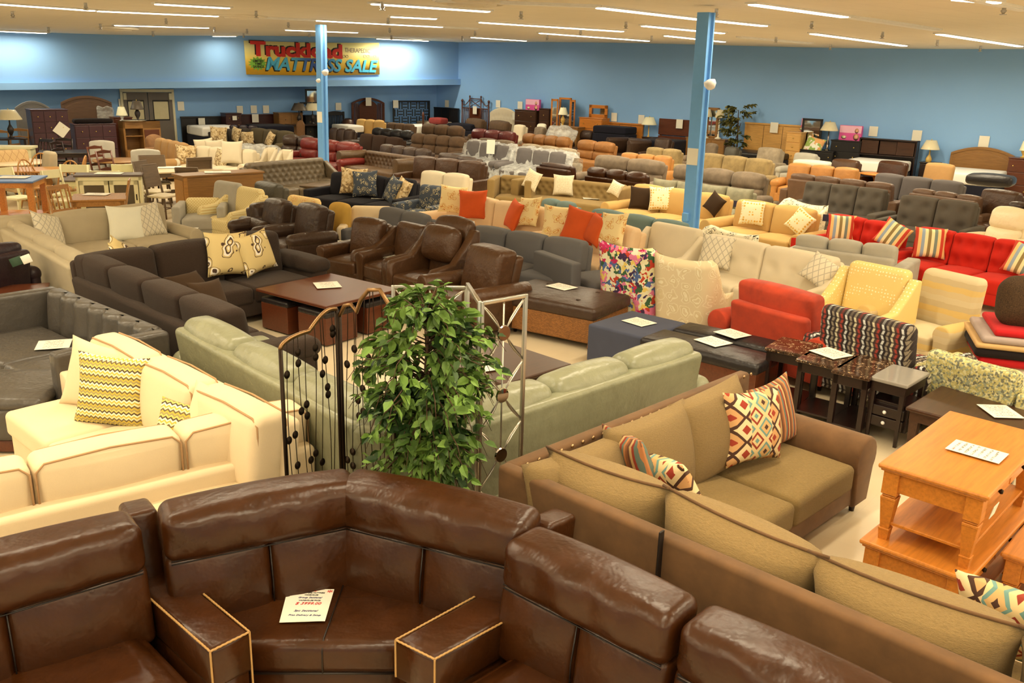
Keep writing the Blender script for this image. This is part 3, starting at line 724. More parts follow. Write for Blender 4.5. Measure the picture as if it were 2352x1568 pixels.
def sofa(label, A, B, h=.88, n=3, m='tan', d=.95, arm='track', ah=.6, aw=.18, back='plain', nb=None, sh=.45, bt=.2, out=True, name='sofa', cat='sofa', fm=None, bm=None, group=None, leg='espressowood', lean=.16, w=None, rows=2, cols=3, top=0.0, lod=1, skirt=False, sides='LR', hx=None, fh=None):
    # A, B: photo pixels of the two ends of the back's top edge (or plan points, as Vectors), left to right as seen from the front
    hz = hx or h
    a = A if isinstance(A, Vector) else at(A[0], A[1], hz)
    b = B if isinstance(B, Vector) else at(B[0], B[1], hz)
    u = Vector((b.x - a.x, b.y - a.y, 0)); L = u.length; u.normalize()
    if w:
        c = (a + b) / 2; a = c - u * w / 2; b = c + u * w / 2; L = w
    dbg_w(label, L, a, b)
    fm = fm or m; bm = bm or m; nb = nb or n
    t = thing(name, label, cat, ((a.x + b.x) / 2, (a.y + b.y) / 2, 0), math.atan2(u.y, u.x), group)
    if arm == 'none': sides = ''
    aL, aR = (aw if 'L' in sides else 0), (aw if 'R' in sides else 0)
    xl, xr = (-L / 2 - aL, L / 2 + aR) if out else (-L / 2, L / 2)
    il, ir = xl + aL, xr - aR
    W, iw, xm = xr - xl, ir - il, (il + ir) / 2
    bw_ = L if out else iw + .04
    zb = .03 if skirt else .09
    lowz = sh - .15
    hb = h - (.07 if back in ('plain', 'pillow', 'tuft', 'rec', 'button') else 0)
    hb = fh or hb
    frame = rbox((W - .03, d - .07, lowz - zb), .03, n=1)
    P(t, 'base', T(frame, ((xl + xr) / 2, -d / 2 + .01 - lean * (hb - sh) * .5, (lowz + zb) / 2)), fm)
    # back
    if back == 'chester':
        pts = []
        nr, nc = rows, max(4, int(bw_ / .17))
        for r_ in range(nr):
            for c in range(nc):
                pts.append((-bw_ / 2 + bw_ * (c + .5 + (.5 if r_ % 2 else 0)) / nc, -(h - sh) / 2 + .06 + (h - sh - .1) * (r_ + .5) / nr))
        bk = rbox((bw_, .2, h - sh + .1), .08, n=(max(16, nc * 4), 2, 16), fn=tufts(pts, .055, .05))
        P(t, 'backrest', lean_m(T(bk, (0, -.1, (h + sh) / 2 - .05)), lean, sh, h), bm)
        P(t, 'back_frame', lean_m(T(rbox((bw_ - .02, .1, h - zb - .06), .03, n=1), (0, -.05, (h + zb) / 2 - .03)), lean, sh, h), fm)
    elif back == 'tight':
        bk = rbox((bw_, .17, h - sh + .12), .07, (0, .02, top), n=6)
        P(t, 'backrest', lean_m(T(bk, (0, -.09, (h + sh) / 2 - .06)), lean, sh, h), bm)
        P(t, 'back_frame', lean_m(T(rbox((bw_ - .03, .1, h - zb - .05), .03, n=1), (0, -.05, (h + zb) / 2 - .025)), lean, sh, h), fm)
    elif back == 'channel':
        cw = bw_ / nb
        def ch(V, Nn):
            V[:, 1] += np.where(Nn[:, 1] < 0, .09 * (1 - np.abs(np.sin(np.pi * (V[:, 0] + bw_ / 2) / cw)) ** .6), 0); return V
        bk = rbox((bw_, .2, h - sh + .1), .06, n=(nb * 8, 2, 4), fn=ch)
        P(t, 'backrest', lean_m(T(bk, (0, -.1, (h + sh) / 2 - .05)), lean, sh, h), bm)
        P(t, 'back_frame', lean_m(T(rbox((bw_, .12, h - zb - .02), .04, n=1), (0, -.05, (h + zb) / 2 - .01)), lean, sh, h), fm)
    else:
        P(t, 'back_frame', lean_m(T(rbox((bw_, .15, hb - zb), .05, (0, 0, top), n=3), (0, -.075, (hb + zb) / 2)), lean, sh, h), fm)
        cw = bw_ / nb
        for i in range(nb):
            cx = -bw_ / 2 + cw * (i + .5)
            if back == 'plain':
                cu = rbox((cw - .008, bt, h - sh + .03), .06, (0, .045, .03), n=4)
                P(t, 'back_cushion', lean_m(T(cu, (cx, -.12 - bt / 2, (h + sh) / 2 - .012)), lean, sh, h), bm)
            elif back == 'tuft':
                pts = [(x * cw, z * (h - sh)) for x in np.linspace(-.5 + .5 / cols, .5 - .5 / cols, cols) for z in np.linspace(-.5 + .5 / rows, .5 - .5 / rows, rows)]
                cu = rbox((cw - .008, bt, h - sh + .03), .05, (0, .035, .02), n=(14, 2, 14), fn=tufts(pts, .06, .07))
                P(t, 'back_cushion', lean_m(T(cu, (cx, -.12 - bt / 2, (h + sh) / 2 - .012)), lean, sh, h), bm)
            elif back == 'pillow':
                cu = pillow_mesh(cw + .02, h - sh + .06, bt * 1.5, 12, .03)
                P(t, 'back_cushion', lean_m(T(cu, (cx, -.14 - bt / 2, (h + sh) / 2 - .0)), lean, sh, h), bm)
            elif back == 'rec':
                hh = h - sh
                P(t, 'head_cushion', lean_m(T(rbox((cw - .01, bt + .05, hh * .52), .09, (0, .05, .04), n=4), (cx, -.1 - bt / 2, h - hh * .26)), lean, sh, h), bm)
                P(t, 'lumbar_cushion', lean_m(T(rbox((cw - .01, bt, hh * .54), .08, (0, .06, .0), n=4), (cx, -.13 - bt / 2, sh + hh * .24)), lean, sh, h), bm)
    # seat
    sw = iw / n
    sd = d - .3 - lean * (h - sh)
    for i in range(n):
        cu = rbox((sw - .012, sd + .1, .2), .045, (0, 0, .035), n=4)
        P(t, 'seat_cushion', T(cu, (il + sw * (i + .5), -d + (sd + .1) / 2 - .01 - lean * (h - sh) * .0, sh - .1)), m)
    # arms
    if sides:
        for s in (-1, 1):
            if ('L' if s < 0 else 'R') not in sides: continue
            ax = xl + aw / 2 if s < 0 else xr - aw / 2
            y0 = -d / 2 - lean * (h - sh) * .35; ad = d - lean * (h - sh) * .6
            if arm == 'track':
                P(t, 'arm', T(rbox((aw, ad, ah - zb), .035, (0, 0, .01), n=3), (ax, y0, (ah + zb) / 2)), fm)
            elif arm == 'pad':
                P(t, 'arm', J(T(rbox((aw * .8, ad - .02, ah - zb - .06), .05, n=2), (ax, y0, (ah + zb) / 2 - .03)), T(rbox((aw * 1.15, ad + .02, .17), .08, (0, 0, .03), n=3), (ax, y0 - .01, ah - .07))), fm)
            elif arm == 'roll':
                P(t, 'arm', T(ext(roll_prof(aw, ah, zb), ad, 'y', .02), (ax + s * aw * .12, y0, 0)), fm)
            elif arm == 'slope':
                y_b, y_f = y0 + ad / 2, y0 - ad / 2
                pr = [(y_f, zb), (y_b, zb), (y_b, h - .1), (y_b - .1, h - .08), (y_b - ad * .3, ah + (h - ah) * .45), (y_b - ad * .55, ah + .03), (y_f + .05, ah), (y_f, ah - .05)]
                P(t, 'arm', T(ext(pr, aw, 'x', .03), (ax, 0, 0)), fm)
            elif arm == 'chester':
                P(t, 'arm', T(ext(roll_prof(aw, h, zb), ad, 'y', .02), (ax + s * aw * .1, y0, 0)), fm)
            elif arm == 'wood':
                P(t, 'arm', J(T(rbox((aw, ad, .05), .02, n=2), (ax, y0, ah - .025)), T(rbox((aw * .7, .06, ah - .05), .015, n=1), (ax, y0 - ad / 2 + .05, ah / 2)), T(rbox((aw * .7, .06, ah - .05), .015, n=1), (ax, y0 + ad / 2 - .05, ah / 2))), leg)
    if leg and not skirt and lod:
        for sx in (-1, 1):
            for yy in (-d + .07, -.12 - lean * (h - sh)):
                P(t, 'leg', T(lathe([(.02, 0), (.03, zb + .01)], 8), ((xl + .09 if sx < 0 else xr - .09), yy, 0)), leg)
    return t
def chair(label, A, B, **k):
    k.setdefault('n', 1); k.setdefault('name', 'armchair'); k.setdefault('cat', 'armchair'); k.setdefault('d', .9)
    return sofa(label, A, B, **k)
PG = 'throw pillows on the showroom sofas'
def merge(root, *others):
    """move the parts of other upholstery frames under one sectional"""
    mi = (Matrix.Translation(root.location) @ root.rotation_euler.to_matrix().to_4x4()).inverted()
    for o in others:
        mo = Matrix.Translation(o.location) @ o.rotation_euler.to_matrix().to_4x4()
        for c in list(o.children):
            m = mi @ mo @ (Matrix.Translation(c.location) @ c.rotation_euler.to_matrix().to_4x4())
            c.parent = root; c.location = m.to_translation(); c.rotation_euler = m.to_euler()
        bpy.data.objects.remove(o)
    return root
LATER = []
def pillow(label, px, py, z, s, mat, yaw=0.0, tilt=-18, roll=0, th=.16, h=None, front=0.0, fixed=False):
    """a knife-edged throw pillow seen at (px, py); set down once the sofas stand, against what it leans on"""
    LATER.append(('pillow', label, px, py, z, s, mat, yaw, tilt, roll, th, h, front, fixed))
def paper(label, px, py, z, yaw=0.0, w=.216, l=.279):
    LATER.append(('paper', label, px, py, z, yaw, w, l))
def set_down():
    bpy.context.view_layer.update()
    dg = bpy.context.evaluated_depsgraph_get()
    o0 = Vector((0, 0, CAMH)); todo = []
    for it in LATER:
        d = ray(it[2], it[3]).normalized()
        ok, loc, nrm, *_ = scene.ray_cast(dg, o0, d)
        todo.append((it, d, loc if ok else None, nrm))
    for it, d, loc, nrm in todo:
        if it[0] == 'pillow':
            _, label, px, py, z, s, mat, yaw, tilt, roll, th, h, front, fixed = it
            p = at(px, py, z)
            if not fixed and loc is not None and abs((loc - o0).length - (p - o0).length) < 1.4:
                p = loc - d * (th * .5 + .05 + front)
            elif DBG: print('PILLOW off', label)
            t = mesh_obj('throw_pillow', pillow_mesh(s, h or s, th), mat)
            t.location = p
            t.rotation_euler = (Matrix.Rotation(R(yaw), 3, 'Z') @ Matrix.Rotation(R(tilt), 3, 'X') @ Matrix.Rotation(R(roll), 3, 'Y')).to_euler('XYZ')
            tag(t, label, 'pillow', PG)
        else:
            _, label, px, py, z, yaw, w, l = it
            p = at(px, py, z); n = Vector((0, 0, 1))
            if loc is not None and nrm.z > .8 and abs((loc - o0).length - (p - o0).length) < 1.2: p = loc
            elif DBG: print('PAPER off', label)
            o = one('price_sheet', label, 'price sheet', T(boxz(-.108, .108, -.14, .14, 0, .003, .0005), s=(w / .216, l / .28, 1)), 'paper', p + n * .004 + Vector((0, 0, .006)), (0, 0, 0), 'price sheets lying on furniture', False)
            o.rotation_euler = (Vector((0, 0, 1)).rotation_difference(n).to_matrix() @ Matrix.Rotation(R(yaw), 3, 'Z')).to_euler()
def wsign(label, px0, px1, py0, py1, wall=wr, off=.03):
    a, b = wall(px0, (py0 + py1) / 2, off), wall(px1, (py0 + py1) / 2, off)
    zt, zb_ = wall((px0 + px1) / 2, py0, off).z, wall((px0 + px1) / 2, py1, off).z
    w, hh = (b - a).length, zt - zb_
    m = T(boxz(-.108, .108, -.14, .14, -.002, .002, .0005), (0, 0, 0), (PI / 2, 0, 0), (w / .216, hh / .28, 1))
    c = (a + b) / 2
    return one('price_sign', label, 'price sign', T(boxz(-w / 2, w / 2, -hh / 2, hh / 2, -.002, .002, .0005), (0, 0, 0), (PI / 2, 0, 0)), 'paper', (c.x, c.y, (zt + zb_) / 2), (0, 0, YR if wall is wr else YL), 'price signs on the walls and headboards', False)

# ---------------------------------------------------------------- case goods, beds, lamps
def lamp(label, px, py_top, py_base=None, loc=None, hgt=.75, sr=.2, sh_='shade', base='lamp_base', style='vase', group=None):
    t = thing('table_lamp', label, 'lamp', loc, 0, group)
    z1 = hgt - .26
    if style == 'vase': pr = [(.075, 0), (.08, .02), (.03, .04), (.035, .08), (.075, .16), (.085, .24), (.04, .33), (.02, .37), (.015, z1 + .02)]
    elif style == 'stick': pr = [(.11, 0), (.11, .03), (.05, .05), (.03, .09), (.035, .14), (.02, .16), (.02, z1 + .02)]
    else: pr = [(.09, 0), (.09, .02), (.02, .05), (.06, .2), (.02, .34), (.012, z1 + .02)]
    P(t, 'base', lathe(pr, 12), base)
    P(t, 'lamp_shade', T(lathe([(sr, 0), (sr * .97, .02), (sr * .55, .26), (sr * .5, .26)], 18), (0, 0, hgt - .26)), sh_)
    P(t, 'finial', T(lathe([(.012, 0), (.016, .02), (.004, .04)], 8), (0, 0, hgt)), 'brass')
    return t
def chest(label, loc, rz, w, d, h, rows, cols, mat, knob='brass', name='chest_of_drawers', cat='dresser', top=None, group=None, split=None, doors=False):
    """origin at the middle of the back edge; front faces -y"""
    t = thing(name, label, cat, loc, rz, group)
    P(t, 'body', J(boxz(-w / 2 + .02, w / 2 - .02, -d + .02, 0, .06, h - .03), boxz(-w / 2 + .02, -w / 2 + .08, -d + .03, -.02, 0, .07), boxz(w / 2 - .08, w / 2 - .02, -d + .03, -.02, 0, .07)), mat, smooth=False)
    P(t, 'top', boxz(-w / 2, w / 2, -d, .0, h - .03, h, .008), top or mat, smooth=False)
    rh = (h - .14) / rows; cw = (w - .06) / cols
    for r_ in range(rows):
        for c in range(cols):
            x0, z0 = -w / 2 + .03 + cw * c, .09 + rh * r_
            dr = P(t, 'drawer', boxz(x0 + .01, x0 + cw - .01, -d + .002, -d + .03, z0 + .008, z0 + rh - .008, .006), mat, smooth=False)
            kx = [x0 + cw / 2] if cw < .5 else [x0 + cw * .2, x0 + cw * .8]
            for x in kx:
                P(dr, 'knob', T(lathe([(.008, 0), (.02, .02), (.012, .03)], 8), (x, -d + .002, z0 + rh / 2), (PI / 2, 0, 0)), knob)
    return t
def headboard(label, px0, px1, pyt, mat, style='panel', wall=wr, off=.1, legs=True, group=None, zadd=0.0):
    a, b = wall(px0, pyt, off), wall(px1, pyt, off)
    zt = (a.z + b.z) / 2 + zadd
    w = Vector((b.x - a.x, b.y - a.y)).length
    if DBG: print('HB %-50s w=%.2f h=%.2f' % (label[:50], w, zt))
    t = thing('headboard', label, 'headboard', ((a.x + b.x) / 2, (a.y + b.y) / 2, 0), YR if wall is wr else YL, group)
    hw = w / 2
    if style in ('arch', 'archslat'):
        zs_ = zt - .2
        arc = [(x, zs_ + (zt - zs_) * (1 - (x / hw) ** 2)) for x in np.linspace(hw, -hw, 17)]
        if style == 'arch':
            P(t, 'panel', T(ext([(-hw, .35), (hw, .35)] + arc, .05, 'y', .01), (0, 0, 0)), mat, smooth=False)
            arc2 = [(x * .86, z - .13) for x, z in arc]
            P(t, 'inset', T(ext([(-hw * .86, .5), (hw * .86, .5)] + arc2, .02, 'y', .008), (0, -.03, 0)), mat, smooth=False)
        else:
            P(t, 'panel', T(ext([(-hw * .55, .35), (hw * .55, .35)] + [(x * .55, z - .06) for x, z in arc], .04, 'y', .008), (0, 0, 0)), mat, smooth=False)
            for s in (-1, 1):
                for i in range(4): P(t, 'slat', boxz(s * hw * (.62 + .09 * i) - .02, s * hw * (.62 + .09 * i) + .02, -.015, .015, .4, zs_ + .02), mat, smooth=False)
        rail = [(x, z + .03) for x, z in arc] + [(x, z - .05) for x, z in arc[::-1]]
        P(t, 'top_rail', T(ext(rail, .09, 'y', .01), (0, 0, 0)), mat, smooth=False)
    elif style == 'panel':
        P(t, 'panel', boxz(-hw, hw, -.02, .02, .3, zt - .02), mat, smooth=False)
        P(t, 'top_rail', boxz(-hw - .02, hw + .02, -.05, .05, zt - .06, zt, .01), mat, smooth=False)
        for x in (-hw * .33, hw * .33): P(t, 'groove', boxz(x - .006, x + .006, -.024, -.018, .32, zt - .08, .001), 'darkwood', smooth=False)
    elif style == 'plank':
        n_ = 2
        hh = (zt - .45) / n_
        for i in range(n_): P(t, 'plank', boxz(-hw, hw, -.03, .02, .45 + hh * i + .015, .45 + hh * (i + 1) - .015, .01), mat, smooth=False)
        for s in (-1, 1): P(t, 'post', boxz(s * hw * .9 - .04, s * hw * .9 + .04, .02, .06, 0, zt - .1), mat, smooth=False)
    elif style == 'lattice':
        P(t, 'rim', J(boxz(-hw, hw, -.025, .025, zt - .06, zt), boxz(-hw, hw, -.025, .025, .5, .56), boxz(-hw, -hw + .06, -.025, .025, 0, zt), boxz(hw - .06, hw, -.025, .025, 0, zt)), mat, smooth=False)
        zz = np.linspace(.56, zt - .06, 5)
        for i in range(4):
            for j in range(8):
                x0 = -hw + .06 + (w - .12) * j / 8; x1 = x0 + (w - .12) / 8
                if (i + j) % 2: P(t, 'bar', J(boxz(x0, x1, -.012, .012, zz[i] + .06, zz[i] + .1), boxz(x0, x1, -.012, .012, zz[i + 1] - .1, zz[i + 1] - .06)), mat, smooth=False)
                else: P(t, 'bar', J(boxz(x0 + .02, x0 + .06, -.012, .012, zz[i], zz[i + 1]), boxz(x1 - .06, x1 - .02, -.012, .012, zz[i], zz[i + 1])), mat, smooth=False)
    elif style == 'slat':
        P(t, 'top_rail', T(ext([(-hw, zt - .16), (hw, zt - .16)] + [(x, zt - .06 + .06 * (1 - (x / hw) ** 2)) for x in np.linspace(hw, -hw, 11)], .05, 'y', .008), (0, 0, 0)), mat, smooth=False)
        for i in range(10):
            x = -hw + .06 + (w - .12) * i / 9
            P(t, 'slat', boxz(x - .02, x + .02, -.012, .012, .4, zt - .13), mat, smooth=False)
        P(t, 'low_rail', boxz(-hw, hw, -.025, .025, .35, .45), mat, smooth=False)
    elif style == 'tufted':
        pts = [(x, z) for j, z in enumerate((-.3, -.12, .06, .2)) for x in np.linspace(-hw * .8, hw * .8, 8) + (hw * .1 if j % 2 else 0)]
        def arch(V, Nn):
            V = tufts(pts, .03, .04)(V, Nn)
            V[:, 2] += np.where(V[:, 2] > 0, .22 * (1 - np.abs(V[:, 0] / hw) ** 2.2) * V[:, 2] / .4, 0); return V
        P(t, 'panel', T(rbox((w, .1, .8), .04, n=(34, 2, 18), fn=arch), (0, -.02, zt - .62)), mat)
    elif style == 'rattan':
        pw = .03
        for s in (-1, 1):
            P(t, 'post', J(tube([(s * hw, 0, 0), (s * hw, 0, zt - .22)], pw, 8), T(lathe([(.05, 0), (.055, .05), (.0, .1)], 8), (s * hw, 0, zt - .24))), mat)
            P(t, 'inner_post', J(tube([(s * hw * .42, 0, .5), (s * hw * .42, 0, zt - .04)], pw * .8, 8), T(lathe([(.035, 0), (.04, .04), (.0, .08)], 8), (s * hw * .42, 0, zt - .06))), mat)
            P(t, 'swoop', tube([(s * hw, 0, zt - .35), (s * hw * .75, 0, zt - .38), (s * hw * .5, 0, zt - .22), (s * hw * .42, 0, zt - .1)], .018, 6), mat)
            for i in range(4):
                x = s * hw * (.52 + .12 * i); P(t, 'spindle', tube([(x, 0, .5), (x, 0, zt - .5)], .014, 6), mat)
        P(t, 'rail', J(tube([(-hw, 0, zt - .5), (hw, 0, zt - .5)], .022, 6), tube([(-hw, 0, .5), (hw, 0, .5)], .022, 6), tube([(-hw * .42, 0, zt - .12), (hw * .42, 0, zt - .12)], .02, 6)), mat)
        P(t, 'cross', J(tube([(-hw * .42, 0, zt - .45), (hw * .42, 0, zt - .15)], .014, 6), tube([(hw * .42, 0, zt - .45), (-hw * .42, 0, zt - .15)], .014, 6)), mat)
        P(t, 'panel', boxz(-hw * .4, hw * .4, -.01, .01, .55, zt - .5), mat, smooth=False)
    elif style == 'storage':
        P(t, 'carcass', J(boxz(-hw, hw, -.02, .02, .2, zt), boxz(-hw, hw, -.24, .02, zt - .04, zt), boxz(-hw, -hw + .04, -.24, .02, .2, zt), boxz(hw - .04, hw, -.24, .02, .2, zt), boxz(-hw, hw, -.24, .02, zt - .5, zt - .46)), mat, smooth=False)
        for i in range(3):
            x0 = -hw + .06 + (w - .12) * i / 3
            P(t, 'door', boxz(x0 + .01, x0 + (w - .12) / 3 - .01, -.2 + .06 * (i == 1), -.17 + .06 * (i == 1), zt - .45, zt - .06), 'darkwood', smooth=False)
        P(t, 'low_panel', boxz(-hw, hw, -.06, -.02, .3, zt - .5), mat, smooth=False)
    if legs and style not in ('rattan', 'lattice', 'plank'):
        for s in (-1, 1):
            P(t, 'post', boxz(s * (hw - .03) - .035, s * (hw - .03) + .035, -.035, .035, 0, (zt - .2 if 'arch' in style else zt - .02 if style != 'tufted' else .5)), mat, smooth=False)
    t['hw'] = hw
    return t, hw, zt
def mattress(label, hb, hw, z=.55, mat='darkcloth', ln=1.3, wall=wr, th=.25, base='darkcloth'):
    t = thing('mattress' if 1 else '', label, 'mattress', hb.location, hb.rotation_euler.z)
    P(t, 'foundation', T(rbox((hw * 1.86, ln, max(.1, z - th)), .03, n=1), (0, -ln / 2 - .3, max(.1, z - th) / 2)), base)
    P(t, 'mattress_top', T(rbox((hw * 1.86, ln, th), .06, (0, 0, .02), n=3), (0, -ln / 2 - .3, z - th / 2)), mat)
    return t
def mirror(label, loc, rz, w, h, z0, mat, fw_=.08, th=.04, name='mirror', wings=None, stand=True):
    t = thing(name, label, 'mirror', loc, rz)
    P(t, 'frame', J(boxz(-w / 2, w / 2, -th, 0, z0 + h - fw_, z0 + h), boxz(-w / 2, w / 2, -th, 0, z0, z0 + fw_), boxz(-w / 2, -w / 2 + fw_, -th, 0, z0, z0 + h), boxz(w / 2 - fw_, w / 2, -th, 0, z0, z0 + h)), mat, smooth=False)
    P(t, 'glass', boxz(-w / 2 + fw_ * .8, w / 2 - fw_ * .8, -th * .6, -th * .3, z0 + fw_ * .8, z0 + h - fw_ * .8, .001), 'mirror', smooth=False)
    return t
def tbl_leg(x, y, h, r0=.03, r1=.04): return T(rbox((r0 * 2, r0 * 2, h), .006, n=1, k=1, fn=None), (x, y, h / 2))
def taper_leg(x, y, z0, z1, a0, a1):
    V = np.array([(x + sx * a / 2, y + sy * a / 2, z) for z, a in ((z0, a0), (z1, a1)) for sx, sy in ((-1, -1), (1, -1), (1, 1), (-1, 1))], float)
    return V, [(3, 2, 1, 0), (4, 5, 6, 7), (0, 1, 5, 4), (1, 2, 6, 5), (2, 3, 7, 6), (3, 0, 4, 7)]
def frame4(c0, c1, c3):
    """root placement from a back-left, back-right and front-left plan corner"""
    u = (c1 - c0); v = (c3 - c0)
    return u, v
def table(label, c, rz, L, Wd, h, mat, leg='straight', name='table', cat='table', ra=.03, lm=None, top_mat=None, apron=True, group=None, shelf=None, th=.035, over=.03, drawer=False):
    t = thing(name, label, cat, (c.x, c.y, 0), rz, group)
    lm = lm or mat
    P(t, 'tabletop', boxz(-L / 2, L / 2, -Wd / 2, Wd / 2, h - th, h, .01), top_mat or mat, smooth=False)
    if apron: P(t, 'apron', J(boxz(-L / 2 + over, L / 2 - over, -Wd / 2 + over, Wd / 2 - over, h - th - .09, h - th + .002, .004)), lm, smooth=False)
    if leg in ('straight', 'taper'):
        for sx in (-1, 1):
            for sy in (-1, 1):
                x, y = sx * (L / 2 - over - ra), sy * (Wd / 2 - over - ra)
                P(t, 'leg', taper_leg(x, y, 0, h - th, ra * (1.2 if leg == 'taper' else 2), ra * 2), lm, smooth=False)
    elif leg == 'pedestal':
        P(t, 'pedestal', lathe([(.12, .12), (.1, .2), (.05, .3), (.09, .45), (.06, .55), (.1, h - th)], 14), lm)
        for i in range(4):
            a = PI / 4 + PI / 2 * i
            P(t, 'leg', tube([(.06 * math.cos(a), .06 * math.sin(a), .25), (.25 * math.cos(a), .25 * math.sin(a), .12), (.42 * math.cos(a), .42 * math.sin(a), .03)], [.045, .035, .028], 8), lm)
    elif leg == 'trestle':
        for s in (-1, 1):
            P(t, 'trestle', J(boxz(s * L * .3 - .05, s * L * .3 + .05, -.06, .06, .05, h - th), boxz(s * L * .3 - .05, s * L * .3 + .05, -Wd * .38, Wd * .38, 0, .09), boxz(s * L * .3 - .04, s * L * .3 + .04, -Wd * .3, Wd * .3, h - th - .1, h - th)), lm, smooth=False)
        P(t, 'stretcher', boxz(-L * .3, L * .3, -.03, .03, .22, .3), lm, smooth=False)
    if shelf: P(t, 'shelf', boxz(-L / 2 + over, L / 2 - over, -Wd / 2 + over, Wd / 2 - over, shelf - .02, shelf, .004), lm, smooth=False)
    return t
def rtable(label, c, r, h, mat, lm=None, group=None):
    t = thing('round_table', label, 'table', (c.x, c.y, 0), 0, group)
    P(t, 'tabletop', lathe([(0.01, h - .035), (r * .97, h - .035), (r, h - .02), (r, h - .008), (r * .98, h), (0.01, h)], 36), mat)
    P(t, 'pedestal', lathe([(.12, .1), (.1, .2), (.05, .3), (.09, .45), (.06, .55), (.12, h - .035)], 14), lm or mat)
    for i in range(4):
        a = PI / 4 + PI / 2 * i
        P(t, 'leg', tube([(.06 * math.cos(a), .06 * math.sin(a), .22), (.25 * math.cos(a), .25 * math.sin(a), .12), (.45 * math.cos(a), .45 * math.sin(a), .03)], [.045, .035, .028], 8), lm or mat)
    return t
def dchair(label, c, rz, kind='ladder', mat='honey', h=1.0, group=None, seat=None, w=.46, sh=.46):
    """a dining chair: origin below the seat, front faces -y"""
    t = thing('dining_chair', label, 'chair', (c.x, c.y, 0), rz, group)
    dp = .44; hw = w / 2
    if kind == 'parsons':
        P(t, 'seat', T(rbox((w, dp + .04, .14), .04, (0, 0, .02), n=3), (0, 0, sh - .06)), seat or mat)
        def cv_(V, Nn):
            V[:, 2] += np.where(Nn[:, 2] > 0, .04 * (1 - Nn[:, 0] ** 2) * Nn[:, 2], 0); return V
        P(t, 'backrest', T(rbox((w, .1, h - sh + .1), .045, (0, .02, 0), n=5, fn=cv_), (0, dp / 2 + .02, (h + sh) / 2 - .05), (R(-6), 0, 0)), mat)
        for sx in (-1, 1):
            for sy in (-1, 1): P(t, 'leg', taper_leg(sx * (hw - .04), sy * (dp / 2 - .03), 0, sh - .1, .03, .045), 'espressowood', smooth=False)
        return t
    P(t, 'seat', T(rbox((w, dp, .045), .02, (0, 0, .006), n=3), (0, 0, sh - .02)), seat or mat)
    for sx in (-1, 1):
        P(t, 'leg', tube([(sx * (hw - .05), -dp / 2 + .05, sh - .03), (sx * (hw - .02), -dp / 2 + .01, 0)], [.022, .016], 8), mat)
        if kind != 'windsor': P(t, 'leg', tube([(sx * (hw - .03), dp / 2 + .1, h), (sx * (hw - .03), dp / 2 - .02, sh), (sx * (hw - .02), dp / 2 + .05, 0)], [.018, .024, .018], 8), mat)
        else: P(t, 'leg', tube([(sx * (hw - .06), dp / 2 - .05, sh - .03), (sx * (hw - .0), dp / 2 + .04, 0)], [.022, .016], 8), mat)
    P(t, 'stretcher', J(tube([(-hw + .04, -dp / 2 + .03, .2), (hw - .04, -dp / 2 + .03, .2)], .012, 6), tube([(-hw + .03, -dp / 2 + .03, .16), (-hw + .03, dp / 2, .16)], .012, 6), tube([(hw - .03, -dp / 2 + .03, .16), (hw - .03, dp / 2, .16)], .012, 6)), mat)
    if kind == 'ladder':
        for i in range(3):
            z = sh + .14 + (h - sh - .2) * i / 2; y = dp / 2 + .1 * (z - sh) / (h - sh)
            P(t, 'rung', T(ext([(-hw + .03, 0), (hw - .03, 0), (hw - .03, .05), (0, .085), (-hw + .03, .05)], .02, 'y', .005), (0, y, z)), mat, smooth=False)
    elif kind == 'slab':   # broad plain top rail
        P(t, 'rung', T(boxz(-hw + .0, hw - .0, -.014, .014, 0, .16), (0, dp / 2 + .085, h - .16), (R(-8), 0, 0)), mat, smooth=False)
        P(t, 'rung', T(boxz(-hw + .02, hw - .02, -.012, .012, 0, .06), (0, dp / 2 + .035, sh + .17), (R(-8), 0, 0)), mat, smooth=False)
    elif kind == 'panelback':
        P(t, 'back_panel', T(boxz(-hw + .03, hw - .03, -.012, .012, 0, h - sh - .16), (0, dp / 2 + .0, sh + .15), (R(-11), 0, 0)), mat, smooth=False)
        P(t, 'rung', T(boxz(-hw + .02, hw - .02, -.016, .016, 0, .07), (0, dp / 2 + .09, h - .06), (R(-8), 0, 0)), mat, smooth=False)
    elif kind == 'slat':
        P(t, 'rung', T(boxz(-hw + .02, hw - .02, -.014, .014, 0, .08), (0, dp / 2 + .09, h - .07), (R(-8), 0, 0)), mat, smooth=False)
        P(t, 'rung', T(boxz(-hw + .02, hw - .02, -.012, .012, 0, .05), (0, dp / 2 + .01, sh + .1), (R(-8), 0, 0)), mat, smooth=False)
        for i in range(4):
            x = -hw + .09 + (w - .18) * i / 3
            P(t, 'spindle', tube([(x, dp / 2 + .015, sh + .1), (x, dp / 2 + .09, h - .05)], .014, 6), mat)
    elif kind == 'windsor':
        arc = [(hw * 1.0 * math.cos(R(a)), dp / 2 - .03 + .14 * math.sin(R(a)), sh + (h - sh) * math.sin(R(a))) for a in range(0, 181, 12)]
        P(t, 'bow', tube(arc, .017, 8), mat)
        for i in range(7):
            a = R(30 + 20 * i); x = hw * math.cos(a)
            P(t, 'spindle', tube([(x * .8, dp / 2 - .05, sh), (x, dp / 2 - .03 + .14 * math.sin(a), sh + (h - sh) * math.sin(a))], .009, 6), mat)
    return t

